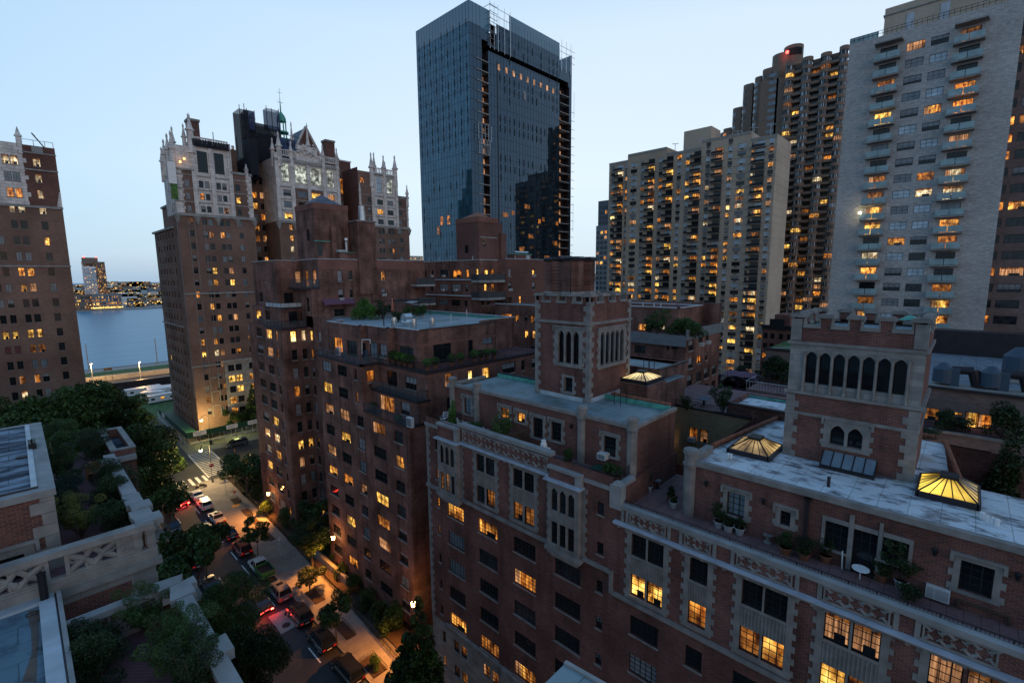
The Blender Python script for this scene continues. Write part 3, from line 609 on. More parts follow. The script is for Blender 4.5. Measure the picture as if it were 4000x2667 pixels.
# three-light bays (stand out from the wall)
BAY = MB()
for (y0, y1, zt, st) in ((31.95, 34.5, -15.05, ('lit_dim', 'lit_curtain', 'glass_mid')), (18.62, 21.2, -15.05, ('d', 'd', 'd'))):
    XO = XF-.45
    BAY.mt('stone'); ym = (y1-y0-.3)/3; 
    lan = [(y0+.15+ym*k+.08, y0+.15+ym*(k+1)-.08) for k in range(3)]
    H = [(a, b_, -19.85, -18.1) for a, b_ in lan]+[(a, b_, -17.2, -15.45) for a, b_ in lan]
    BAY.wall('x', XO, y0-.1, y1+.1, -20.2, -14.95, H, .2)
    BAY.box(XO, XF, y1+.1, y1+.12, -20.2, -14.95); BAY.box(XO, XF, y0-.12, y0-.1, -20.2, -14.95)
    BAY.box(XO-.12, XF, y0-.35, y1+.35, -20.5, -20.2); BAY.box(XO-.0, XF, y0-.15, y1+.15, -20.75, -20.5); BAY.box(XO+.15, XF, y0+.1, y1-.1, -21, -20.75)
    surround(SUR, 'x', XF, y0-.15, y1+.15, -20.2, -15.0, .25, 0, 0)
    for (a, b_), s_t in zip(lan, st[::-1]):
        for zb, h_ in ((-19.85, 1.75), (-17.2, 1.75)):
            B.win('x', XO, a, b_, zb, zb+h_, 'c', s_t if zb < -18 else R.choice(('glass_mid', 'd')))
        BAY.mt('slate').box(XO+.05, XO+.15, a, b_, -18.1, -17.2); BAY.mt('stone')
        BAY.box(XO-.05, XO+.02, a-.14, a-.02, -20.1, -15.1)
        # pointed head pieces
        mid = (a+b_)/2
        for sgn_ in (0, 1):
            ya = a if not sgn_ else b_
            BAY.poly([(XO-.006, ya, -15.45), (XO-.006, mid, -15.45), (XO-.006, ya, -15.75)] if not sgn_ else [(XO-.006, ya, -15.75), (XO-.006, mid, -15.45), (XO-.006, ya, -15.45)])
    BAY.mt('metal_ledge').box(XO-.28, XF, y0-.35, y1+.35, -14.95, -14.84)
# narrow side windows
for z in (-15.47, -18.4, -21.25, -24.1, -27.0, -29.8, -32.6): B.win('x', XF, 35.1, 35.5, z-.95, z, 'c', 'lit_orange' if z in (-18.4, -21.25) else ('lit_dim' if z == -24.1 else 'd'))
for z in (-15.47, -18.43, -21.3, -24.12, -27.0, -29.8): B.win('x', XF, 16.7, 17.24, z-.92, z, 'c', R.choice(('d', 'glass_mid', 'half')))
# plain floors below the string course
cols = [(31.6, 33.95, ['lit_warm', 'glass_sky', 'glass_sky', 'd', 'lit_warm']), (27.22, 29.6, ['lit_warm', 'glass_mid', 'd', 'd', 'lit_dim']), (22.9, 25.32, ['d', 'lit_orange', 'glass_mid', 'd', 'lit_warm']),
        (18.57, 20.98, ['glass_mid', 'd', 'd', 'd', 'd'])]
for i, (a, b_, st) in enumerate(cols):
    for k, s_t in enumerate(st):
        z = -21.2-FL*k-(0 if i != 0 else 0); B.win('x', XF, a, b_, z-1.35, z, 'c', s_t)
for a, b_ in ((12.5, 14.52), (9.66, 10.7), (5.5, 7.9), (1.6, 3.7), (-2.6, -.2)):
    for k in range(5): z = -22.6-FL*k; B.win('x', XF, a, b_, z-1.4, z, 'c', 'd' if k < 1 else rstate(.1))
# limestone base windows
for a, b_ in ((31.57, 32.46), (32.7, 33.6), (27.3, 28.2), (28.42, 29.35), (34.75, 35.35), (22.9, 23.9), (24.1, 25.1), (18.6, 19.6), (19.8, 20.8)):
    for z in (-35.3, -38.05): B.win('x', XF, a, b_, z-1.25, z, 'c', 'd' if R.random() < .7 else 'lit_dim')
# walls
B.wall('x', XF, 16.0, 36.9, -34.3, -13.4, 'brick_red'); B.wall('x', XF, -6, 16.0, -34.3, -15.1, 'brick_red'); B.wall('x', XF, -6, 36.9, G, -34.3, 'ashlar')
b = B.mb
b.mt('brick_red').poly([(XF, 36.9, G), (44, 36.9, G), (44, 36.9, -14.2), (XF, 36.9, -14.2)][::-1])     # back end wall
b.poly([(XF, -6, G), (44, -6, G), (44, -6, -15.1), (XF, -6, -15.1)])
b.poly([(37.2, 36.9, G), (37.2, 12.6, G), (37.2, 12.6, -16.4), (37.2, 36.9, -13)][::-1]); b.poly([(46.4, 12.4, G), (46.4, -6, G), (46.4, -6, -12.65), (46.4, 12.4, -12.65)][::-1])
b.mt('ballast').poly([(XF+.3, 16.2, -14.55), (29.5, 16.2, -14.55), (29.5, 36.6, -14.55), (XF+.3, 36.6, -14.55)])
b.mt('ballast').poly([(XF+.3, -6, -16.2), (30.2, -6, -16.2), (30.2, 16, -16.2), (XF+.3, 16, -16.2)]); b.poly([(30.2, 12.4, -16.2), (36, 12.4, -16.2), (36, 16.4, -16.2), (30.2, 16.4, -16.2)])
# penthouse A
XA = 29.5
pwA = [(33.4, 34.5, -13.3, -11.7, 'c', 'glass_sky'), (28.15, 29.35, -13.4, -11.75, 'c', 'lit_orange'), (25.8, 26.9, -14.3, -11.9, 'c', 'lit_orange'), (22.95, 24.05, -14.5, -12.1, 'c', 'd'), (20.85, 21.95, -14.0, -12.2, 'c', 'd'), (17.3, 18.3, -13.9, -12.1, 'c', 'd')]
g_ = zm(1550, 950, 2.091); b5 = zm(1550, 1550, 2.091)
def yz(p): v = UX(p, XA); return v.y, v.z
for tl, br, st in ((g_(552, 1255), g_(612, 1400), 'glass_sky'), (g_(852, 1335), g_(918, 1440), 'lit_orange'), (b5(985, 120), b5(1048, 215), 'lit_warm'), (b5(1115, 160), b5(1195, 345), 'd'), (b5(1265, 195), b5(1345, 370), 'd'), (b5(1695, 310), b5(1790, 495), 'd')):
    (ya, za), (yb, zb) = yz(tl), yz(br); zb = max(zb, -14.5); B.win('x', XA, yb, ya, zb, za, 'c', st)
    surround(SUR, 'x', XA, yb, ya, zb, za, .22, .15, .2, True, .06, 'stone', True)
B.wall('x', XA, 16.3, 36.6, -14.6, -10.9, 'brick_red'); B.wall('y', 16.3, XA, 36.1, -16.3, -10.9, 'brick_red')
b.mt('brick_red').poly([(XA, 36.6, -14.6), (XA, 36.6, -10.9), (36.1, 36.6, -10.9), (36.1, 36.6, -14.6)]); b.poly([(36.1, 16.3, -16.3), (36.1, 36.6, -16.3), (36.1, 36.6, -10.9), (36.1, 16.3, -10.9)])
b.mt('roof_blue').poly([(XA+.2, 16.5, -10.98), (36, 16.5, -10.98), (36, 36.4, -10.98), (XA+.2, 36.4, -10.98)])
COP = MB().mt('stone'); COP.box(XA-.14, XA+.22, 16.16, 36.75, -10.92, -10.65); COP.box(XA+.22, 36.1, 16.16, 16.5, -10.92, -10.67); COP.box(XA+.22, 34, 36.4, 36.75, -10.92, -10.62)
for y in (36.5, 32.9, 20.8, 16.45):   # pilasters with round caps
    COP.mt('stone').frus(XA+.02, y, -14.6, -11.2, .36, .36, 8, .39).frus(XA+.02, y, -11.2, -10.95, .36, .46, 8, .39).frus(XA+.02, y, -10.95, -10.25, .38, .38, 12).frus(XA+.02, y, -10.25, -10.1, .46, .42, 12).frus(XA+.02, y, -10.1, -9.98, .42, .2, 12)
b.mt('copper').box(35.6, 35.9, 16.6, 36.3, -10.97, -10.6)
TL = MB()
def tilerow(x0, y0, x1, y1, z):
    a = Vector((x0, y0, z)); c_ = Vector((x1, y1, z)); n_ = max(2, int((c_-a).length/.4)); TL.mt('tile')
    for i in range(n_): TL.tube(a+(c_-a)*(i/n_), a+(c_-a)*((i+.96)/n_), .17, 8, .14)
tilerow(35.95, 16.7, 35.95, 22.2, -10.5); b.mt('parapet_metal').box(35.75, 36.0, 29.2, 36.3, -10.75, -10.45)
# penthouse B
XB = 30.2; a9 = zm(2300, 1850, 1.919); d9 = zm(3100, 1850, 1.919)
def yzb(p): v = UX(p, XB); return v.y, v.z
for tl, br, st, z0f in ((a9(1042, 125), a9(1163, 335), 'glass_sky', None), (a9(1440, 268), a9(1508, 398), 'd', None), (d9(242, 345), d9(400, 600), 'd', None), (d9(450, 405), d9(615, 735), 'd', -16.15), (d9(665, 465), d9(850, 700), 'd', None), (d9(1258, 640), d9(1480, 940), 'd', None)):
    (ya, za), (yb, zb) = yzb(tl), yzb(br); zb = zb if z0f is None else z0f; B.win('x', XB, yb, ya, zb, za, 'c', st)
    dd = br in (d9(400, 600), d9(615, 735), d9(850, 700))
    if not dd: surround(SUR, 'x', XB, yb, ya, zb, za, .25, .16, .22, True, .06, 'stone', True)
    else: surround(SUR, 'x', XB, yb, ya, zb, za, .16, .12 if z0f is None else 0, .25, False, .06, 'stone', False)
_g = sorted([(w[2], w[3]) for w in B.w if abs(w[1]-XB) < .01])
for (a, b_), (c_, d_) in zip(_g, _g[1:]):
    if c_-b_ < .6: SUR.mt('stone').box(XB-.09, XB+.2, b_-.02, c_+.02, -16.15, -13.0)
B.wall('x', XB, -6, 12.5, -16.3, -12.5, 'brick_red'); B.wall('y', -6, XB, 37.6, -16.3, -12.5, 'brick_red')
b.mt('brick_red').poly([(XB, 12.5, -16.3), (XB, 12.5, -12.5), (44, 12.5, -12.5), (44, 12.5, -16.3)])
b.mt('roof_white').poly([(XB+.2, -6, -12.6), (37.6, -6, -12.6), (37.9, -.2, -12.6), (46.4, .3, -12.6), (46.4, 11, -12.6), (35, 12.3, -12.6), (XB+.2, 12.3, -12.6)])
COP.mt('stone').box(XB-.14, XB+.24, -6, 12.6, -12.62, -12.28); COP.box(XB+.24, 33.2, 12.1, 12.6, -12.62, -12.1)
COP.frus(XB+.05, 12.45, -16.3, -12.9, .42, .42, 8, .39).frus(XB+.05, 12.45, -12.9, -12.55, .42, .54, 8, .39).frus(XB+.05, 12.45, -12.55, -11.85, .42, .42, 12).frus(XB+.05, 12.45, -11.85, -11.6, .52, .48, 12)
tilerow(34.0, 12.4, 45.5, 10.8, -12.3); tilerow(46.9, 0.9, 46.9, 9, -12.3); tilerow(38.5, -.6, 46.5, 0.3, -12.4)
b.mt('brick_dark').poly([(33.3, 12.5, -16.3), (33.3, 12.5, -12.5), (45, 11, -12.5), (45, 11, -16.3)][::-1])
# facade trim: quoins at the left corner, string courses, ledges, copings
TR = MB().mt('stone')
z = -34.3; k = 0
while z < -14.3: TR.box(XF-.035, XF+.05, 36.9-(.55 if k % 2 else .32), 36.935, z, z+.38); z += .42; k += 1
TR.box(XF-.2, XF, 34.9, 36.95, -20.45, -20.15); TR.box(XF-.2, XF, 21.45, 31.7, -20.35, -20.1); TR.box(XF-.2, XF, 16.0, 18.4, -20.3, -20.05); TR.box(XF-.17, XF, 15.85, 16.1, -21.7, -20.05); TR.box(XF-.2, XF, -6, 15.85, -21.75, -21.5)
TR.box(XF-.25, XF+.02, 26.4, 34.5, -34.35, -34.05); TR.box(XF-.22, XF, -6, 26.4, -34.35, -34.1); TR.box(XF-.4, XF, 24, 26.6, -35.2, -34.0)
LD = MB().mt('metal_ledge'); LD.box(XF-.36, XF, 21.4, 31.7, -14.84, -14.72); LD.box(XF-.36, XF, -6, 15.8, -16.38, -16.26)
TR.box(XF-.26, XF, 21.45, 31.7, -14.98, -14.84); TR.box(XF-.26, XF, -6, 15.8, -16.52, -16.38)
for y in np.arange(-5.7, 15.6, .62): TR.box(XF-.2, XF, y, y+.16, -16.66, -16.52)
for y in np.arange(21.7, 31.5, .62): TR.box(XF-.2, XF, y, y+.16, -15.12, -14.98)
# parapets and copings
PB = B.mb; PB.mt('brick_red').box(XF+.001, XF+.35, 34.6, 36.9, -14.6, -14.25); PB.box(XF+.001, XF+.35, 21.4, 32.0, -14.6, -13.35); PB.box(XF-.0+.001, XF+.35, 16, 18.6, -14.6, -14.35)
COP.mt('stone_light'); COP.box(XF-.12, XF+.48, 34.6, 37.0, -14.27, -14.0)
for y0, y1, zt in ((31.9, 34.7, -13.5), (18.5, 21.3, -13.9)):
    PB.mt('brick_red').box(XF-.3, XF+.3, y0, y1, -14.84, zt-.2); COP.mt('stone_light').box(XF-.42, XF+.42, y0-.12, y1+.12, zt-.22, zt)
    COP.box(XF-.36, XF+.3, y0-.1, y0+.42, -14.84, zt-.22)
COP.box(XF-.1, XF+.45, 21.3, 31.9, -13.36, -13.05); COP.box(XF-.12, XF+.48, 15.9, 18.5, -14.37, -14.1); COP.box(XF+.48, 28.9, 15.75, 16.25, -14.37, -14.1)
COP.box(XF-.14, XF+.5, 15.35, 16.2, -15.5, -13.85); COP.frus(XF+.18, 15.78, -13.85, -13.6, .44, .12, 4, math.pi/4)
COP.box(XF-.1, XF+.45, -6, 15.4, -15.35, -15.08)
PB.mt('brick_red').box(XF+.001, XF+.3, -6, 15.4, -16.3, -15.35)
PB.box(XF+.3, 36, 15.95, 16.2, -16.3, -14.37)
for y in (13.9, 10.3, 8.3, 3.0, -1.9): pass
# quatrefoil panels: stone lattice over brick
QF = MB().mt('stone')
def quatre(y0, y1, z0, z1, n_):
    QF.box(XF-.09, XF+.02, y0-.12, y1+.12, z1, z1+.1); QF.box(XF-.09, XF+.02, y0-.12, y1+.12, z0-.1, z0)
    w = (y1-y0)/n_; zc_ = (z0+z1)/2; h = (z1-z0)/2
    for k in range(n_+1): QF.box(XF-.09, XF+.02, y0+w*k-.035, y0+w*k+.035, z0, z1) if k in (0, n_) else None
    for k in range(n_):
        c_ = y0+w*(k+.5); t = .075
        for s1, s2 in ((1, 1), (1, -1), (-1, 1), (-1, -1)):   # arms of the cusped cross
            p0 = (c_+s1*w*.5, zc_+s2*h); p1 = (c_+s1*w*.2, zc_+s2*h*.42)
            QF.tube((XF-.02, p0[0], p0[1]), (XF-.02, p1[0], p1[1]), .095, 4, .07)
            QF.tube((XF-.02, p1[0], p1[1]), (XF-.02, p1[0]+s1*w*.14, p1[1]-s2*h*.28), .05, 4, .03); QF.tube((XF-.02, p1[0], p1[1]), (XF-.02, p1[0]-s1*w*.12, p1[1]+s2*h*.3), .05, 4, .03)
quatre(21.7, 31.4, -14.55, -13.6, 9); quatre(12.25, 14.67, -16.12, -15.45, 3); quatre(9.5, 11.0, -16.12, -15.45, 2); quatre(5.3, 8.0, -16.12, -15.45, 3); quatre(1.3, 3.85, -16.12, -15.45, 3); quatre(-2.2, 0.1, -16.12, -15.45, 3)
for y in (15.25, 14.9, 12.0, 11.25, 9.25, 8.25, 5.05, 4.05, 1.05, .3): QF.box(XF-.06, XF+.02, y-.1, y+.1, -16.26, -15.35)
# ---- battlemented tower 1 (left) and 2 (right)
def battlement(x0, x1, y0, y1, zt, n1, n2, mh=.62):
    """merlons with stone caps around the top"""
    T = MB(); t = .38
    def run(ax, c, a0, a1, n_, inner):
        w = (a1-a0)/(2*n_-1)
        for i in range(2*n_-1):
            u0 = a0+w*i; u1 = u0+w
            def bx(p, q, r_, s__, z0, z1):
                if ax == 'x': T.box(p, q, r_, s__, z0, z1)
                else: T.box(r_, s__, p, q, z0, z1)
            if i % 2 == 0:
                T.mt('brick_red'); bx(c, c+t, u0+.1, u1-.1, zt, zt+mh-.2); T.mt('stone'); bx(c-.02, c+t+.02, u0, u0+.1, zt, zt+mh-.2); bx(c-.02, c+t+.02, u1-.1, u1, zt, zt+mh-.2)
                bx(c-.13, c+t+.13, u0-.08, u1+.08, zt+mh-.2, zt+mh-.02); bx(c-.03, c+t+.03, u0+.02, u1-.02, zt+mh-.02, zt+mh+.06)
            else:
                T.mt('stone'); bx(c-.1, c+t+.1, u0-.12, u1+.12, zt-.18, zt+.02)
    run('x', x0, y0, y1, n1, 0); run('x', x1-t, y0, y1, n1, 0); run('y', y0, x0, x1, n2, 0); run('y', y1-t, x0, x1, n2, 0)
    return T
def arch_lights(mb, ax, c, a0, a1, z0, z1, n_, dark='glass_dark', gap=.17):
    """row of pointed stone lights set into the wall; returns nothing"""
    P = (lambda a, z, d=0: (c+d, a, z)) if ax == 'x' else (lambda a, z, d=0: (a, c+d, z))
    fl = (lambda q: q[::-1]) if ax == 'x' else (lambda q: q)
    w = (a1-a0)/n_
    def bx(u0, u1, z0_, z1_, d0, d1, m='stone'):
        mb.mt(m)
        if ax == 'x': mb.box(c+d0, c+d1, u0, u1, z0_, z1_)
        else: mb.box(u0, u1, c+d0, c+d1, z0_, z1_)
    for i in range(n_+1): bx(a0+w*i-gap/2, a0+w*i+gap/2, z0, z1, -.06, .1)
    for i in range(n_):
        u0 = a0+w*i+gap/2; u1 = a0+w*(i+1)-gap/2; um = (u0+u1)/2; zs = z1-(u1-u0)*.62
        for k in range(6):   # arch corner pieces
            t0, t1 = k/6, (k+1)/6
            za = zs+(z1-.06-zs)*math.sin(t0*math.pi/2)**.8; zb = zs+(z1-.06-zs)*math.sin(t1*math.pi/2)**.8
            mb.mt('stone')
            for s_, e_ in ((u0, um), (u1, um)):
                pa = s_+(e_-s_)*t0; pb = s_+(e_-s_)*t1
                mb.poly([P(pa, za, -.03), P(pb, zb, -.03), P(pb, z1, -.03), P(pa, z1, -.03)] if (s_ < e_) == (ax == 'y') else [P(pa, z1, -.03), P(pb, z1, -.03), P(pb, zb, -.03), P(pa, za, -.03)])
                mb.poly([P(pa, za, -.03), P(pb, zb, -.03), P(pb, zb, .3), P(pa, za, .3)])
# tower 1
x0, x1, y0, y1, zb, zt = 33.2, 39.9, 22.75, 28.75, -11.0, -2.3
TW = MB()
h1 = [(23.72, 26.15, -7.75, -4.85), (24.45, 25.4, -10.3, -9.0)]
TW.mt('brick_red').wall('x', x0, y0, y1, zb, zt, h1, .3, 'stone')
h2 = [(34.75, 38.75, -7.9, -4.95)]
TW.mt('brick_red').wall('y', y0, x0, x1, zb, zt, h2, .3, 'stone')
TW.mt('brick_red').poly([(x0, y1, zb), (x0, y1, zt), (x1, y1, zt), (x1, y1, zb)]); TW.poly([(x1, y0, zb), (x1, y1, zb), (x1, y1, zt), (x1, y0, zt)]); TW.mt('roof_blue').poly([(x0, y0, zt-.35), (x1, y0, zt-.35), (x1, y1, zt-.35), (x0, y1, zt-.35)])
for (a, c_, e_, f_) in h1[:1]+h1[1:]: TW.mt('glass_dark').poly([(x0+.3, c_, e_), (x0+.3, a, e_), (x0+.3, a, f_), (x0+.3, c_, f_)])
TW.mt('glass_dark').poly([(34.75, y0+.3, -7.9), (38.75, y0+.3, -7.9), (38.75, y0+.3, -4.95), (34.75, y0+.3, -4.95)])
TWS = MB(); arch_lights(TWS, 'x', x0, 23.72, 26.15, -7.75, -4.85, 3); arch_lights(TWS, 'y', y0, 34.75, 38.75, -7.9, -4.95, 5)
surround(TWS, 'x', x0, 23.72, 26.15, -7.75, -4.85, .3, .3, .28, True, .07, 'stone', True); surround(TWS, 'y', y0, 34.75, 38.75, -7.9, -4.95, .3, .3, .28, True, .07, 'stone', True); surround(TWS, 'x', x0, 24.45, 25.4, -10.3, -9.0, .2, .2, .2)
TWS.mt('stone'); TWS.box(x0-.12, x1+.12, y0-.12, y0, -4.25, -4.02); TWS.box(x0-.12, x0, y0, y1+.12, -4.25, -4.02); TWS.box(x0-.02, x0-.005, 0, 0, 0, 0)
def quoins(mb, x, y, z0, z1, sx, sy, w1=.62, w2=.34, st=.44, m='stone'):
    mb.mt(m); z = z0; k = 0
    while z < z1-.1:
        lx, ly = (w1, w2) if k % 2 else (w2, w1); mb.box(x-.035 if sx > 0 else x-lx, x+lx if sx > 0 else x+.035, y-.035 if sy > 0 else y-ly, y+ly if sy > 0 else y+.035, z, min(z+st-.01, z1)); z += st; k += 1
quoins(TWS, x0, y0, zb, zt, 1, 1); quoins(TWS, x0, y1, zb, zt, 1, -1); quoins(TWS, x1, y0, zb, zt, -1, 1)
BT = battlement(x0, x1, y0, y1, zt, 4, 4)
TW.mt('zinc').box(x0-.03, x1, y0-.03, y0+.1, -11, -10.6); TW.box(x0-.03, x0+.1, y0, y1, -11, -10.6)
# chimney cluster on tower 1
CH = MB()
for i, (cx, cy) in enumerate(((34.6, 25.6), (36.4, 25.6), (34.6, 27.6), (36.4, 27.6))):
    CH.mt('brick_dark').frus(cx, cy, -1.5, 1.2, .98, .98, 8, math.pi/8); CH.mt('stone').frus(cx, cy, -1.9, -1.5, 1.25, 1.0, 8, math.pi/8); CH.mt('parapet_metal').frus(cx, cy, 1.2, 1.4, 1.08, 1.15, 8, math.pi/8).frus(cx, cy, 1.4, 1.55, 1.15, 1.0, 8, math.pi/8)
CH.mt('brick_dark').box(33.6, 37.4, 24.6, 28.6, -2.7, -1.85); CH.mt('brick_dark').box(34.2, 36.8, 25.2, 28, -1.9, 1.1); CH.mt('iron').tube((33.5, 25.0, -2), (33.55, 25.0, 1.6), .05)
# tower 2
x0, x1, y0, y1, zb, zt = 36.3, 43.0, 1.45, 8.45, -12.6, -3.45
TW2 = MB(); hh = [(2.15, 7.55, -7.35, -5.15), (3.95, 5.85, -11.2, -9.85)]
TW2.mt('brick_red').wall('x', x0, y0, y1, zb, -7.95, hh[1:], .3, 'stone'); TW2.mt('ashlar').wall('x', x0-.001, y0, y1, -7.95, -4.7, hh[:1], .3, 'stone'); TW2.mt('brick_red').wall('x', x0, y0, y1, -4.7, zt)
TW2.wall('y', y0, x0, x1, zb, zt); TW2.poly([(x0, y1, zb), (x0, y1, zt), (x1, y1, zt), (x1, y1, zb)]); TW2.poly([(x1, y0, zb), (x1, y1, zb), (x1, y1, zt), (x1, y0, zt)]); TW2.mt('roof_blue').poly([(x0, y0, zt-.3), (x1, y0, zt-.3), (x1, y1, zt-.3), (x0, y1, zt-.3)])
TW2.mt('glass_dark')
for a, c_, e_, f_ in hh: TW2.poly([(x0+.3, c_, e_), (x0+.3, a, e_), (x0+.3, a, f_), (x0+.3, c_, f_)])
T2S = MB(); arch_lights(T2S, 'x', x0, 2.15, 7.55, -7.35, -5.15, 7, gap=.16); arch_lights(T2S, 'x', x0, 3.95, 5.85, -11.2, -9.85, 2)
surround(T2S, 'x', x0, 3.95, 5.85, -11.2, -9.85, .3, .25, .3, True, .07, 'stone', True)
for i in range(8): c_ = 2.15+5.4*i/7; T2S.mt('stone').frus(x0-.1, c_, -7.75, -5.35, .07, .07, 6).frus(x0-.1, c_, -7.9, -7.7, .12, .08, 6).frus(x0-.1, c_, -5.5, -5.3, .07, .13, 6)
T2S.mt('stone'); T2S.box(x0-.18, x1, y0-.15, y1+.15, -4.8, -4.6) if 0 else None
for z_, d in ((-4.75, .14), (-8.12, .18), (-9.55, .08)): T2S.box(x0-d, x0-.003, y0-d, y1+d, z_, z_+.2); T2S.box(x0, x1, y0-d, y0-.003, z_, z_+.2)
quoins(T2S, x0, y0, zb, -8.15, 1, 1, .75, .5); quoins(T2S, x0, y1, zb, -8.15, 1, -1, .75, .5); quoins(T2S, x0, y0, -4.5, zt+.4, 1, 1, .6, .6); quoins(T2S, x0, y1, -4.5, zt+.4, 1, -1, .6, .6)
BT2 = battlement(x0, x1, y0, y1, zt, 5, 4, .7)
# skylight on the tower foot
for nm, mb in (('window_surround', SUR), ('spandrel', SPN), ('bay', BAY), ('coping', COP), ('trim', TR), ('ledge', LD), ('lattice_panel', QF), ('tower_wall', TW), ('tower_stonework', TWS), ('battlement', BT), ('chimney', CH), ('tower_wall', TW2), ('tower_stonework', T2S), ('battlement', BT2), ('roof_tiles', TL)): B.part(nm, mb)
B.finish()
def skylight(cx, cy, lx, ly, z, h, lb, lit='lit_yellow', name='skylight', rot=0.0):
    r_ = empty(name, (cx, cy, z), lb, 'skylight', None, rot)
    MB().mt('parapet_metal').box(-lx/2-.1, lx/2+.1, -ly/2-.1, -ly/2+.06, 0, .32).box(-lx/2-.1, lx/2+.1, ly/2-.06, ly/2+.1, 0, .32).box(-lx/2-.1, -lx/2+.06, -ly/2, ly/2, 0, .32).box(lx/2-.06, lx/2+.1, -ly/2, ly/2, 0, .32).build('kerb', r_)
    rx, ry = lx*.12, ly*.12; gm = MB().mt(lit); A = [(-lx/2, -ly/2, .3), (lx/2, -ly/2, .3), (lx/2, ly/2, .3), (-lx/2, ly/2, .3)]; T = [(-rx, -ry, h), (rx, -ry, h), (rx, ry, h), (-rx, ry, h)]
    fr = MB().mt('iron')
    for i in range(4):
        j = (i+1) % 4; gm.poly([A[i], A[j], T[j], T[i]]); fr.tube(A[i], T[i], .06, 4)
        for k in range(1, 5):
            t = k/5; a = Vector(A[i]).lerp(Vector(A[j]), t); e_ = Vector(T[i]).lerp(Vector(T[j]), t)
            fr.tube(a, e_, .03, 4)
        fr.tube(A[i], A[j], .05, 4)
    gm.poly(T); gm.build('glazing', r_); fr.build('frame', r_); MB().mt('iron').box(-rx-.1, rx+.1, -ry-.1, ry+.1, h-.02, h+.14).build('cap', r_)
    return r_
skylight(35.6, 10.05, 3.2, 2.6, -12.6, .95, 'glowing pyramid skylight left of the nearest battlemented tower', 'lit_sky')
skylight(35.9, -.15, 3.2, 2.5, -12.6, 1.0, 'bright yellow pyramid skylight right of the nearest battlemented tower', 'lit_sky_yellow')
sk2 = MB().mt('parapet_metal').prism([(35.2, 3.2), (36.25, 3.2), (36.25, 6.05), (35.2, 6.05)], -12.6, -12.35)
r_ = empty('skylight', (35.7, 4.6, -12.6), 'dark lean-to skylight at the foot of the nearest battlemented tower', 'skylight')
MB().mt('parapet_metal').box(-.5, .55, -1.45, 1.45, 0, .2).box(-.5, .55, -1.45, -1.38, .2, .5).box(-.5, .55, 1.38, 1.45, .2, .5).build('kerb', r_)
s3 = MB().mt('glass_sky'); s3.poly([(-.52, 1.42, .22), (-.52, -1.42, .22), (.5, -1.42, .95), (.5, 1.42, .95)]); s3.build('glazing', r_)
s3 = MB().mt('iron')
for k in range(6): s3.tube((-.53, -1.42+2.84*k/5, .24), (.5, -1.42+2.84*k/5, .97), .035, 4)
s3.tube((-.53, -1.42, .24), (-.53, 1.42, .24), .05, 4); s3.build('frame', r_)
def pipe(x, y, z, h, r, m, lb, grp=None):
    o = MB().mt(m).frus(0, 0, 0, h, r, r, 10).frus(0, 0, h, h+.05, r*1.15, r*1.15, 10).build('vent_pipe', label=lb, cat='vent pipe', group=grp); o.location = (x, y, z); return o
pipe(32.3, 5.0, -12.6, .55, .09, 'parapet_metal', 'thin black vent pipe standing alone on the white roof')
for i, q in enumerate(((2300+865/1.96, 1150+1225/1.96), (2300+885/1.96, 1150+1232/1.96), (2300+1067/1.96, 1150+1252/1.96), (2300+1088/1.96, 1150+1257/1.96))):
    c_ = UZ(q, -12.6); pipe(c_.x, c_.y, -12.6, .3, .08, 'white_paint', 'short white pipe beside the left pyramid skylight, ' + ('farthest left', 'second from left', 'third from left', 'nearest the skylight')[i], 'short white roof pipes')
for i, q in enumerate(((3835, 2025), (3858, 2040), (3875, 2045), (3893, 2052))):
    c_ = UZ(q, -12.6); pipe(c_.x, c_.y, -12.6, .3, .1, 'white_paint', 'short white pipe at the right end of the white roof, ' + ('leftmost', 'second', 'third', 'rightmost')[i] + ' of four', 'short white roof pipes')
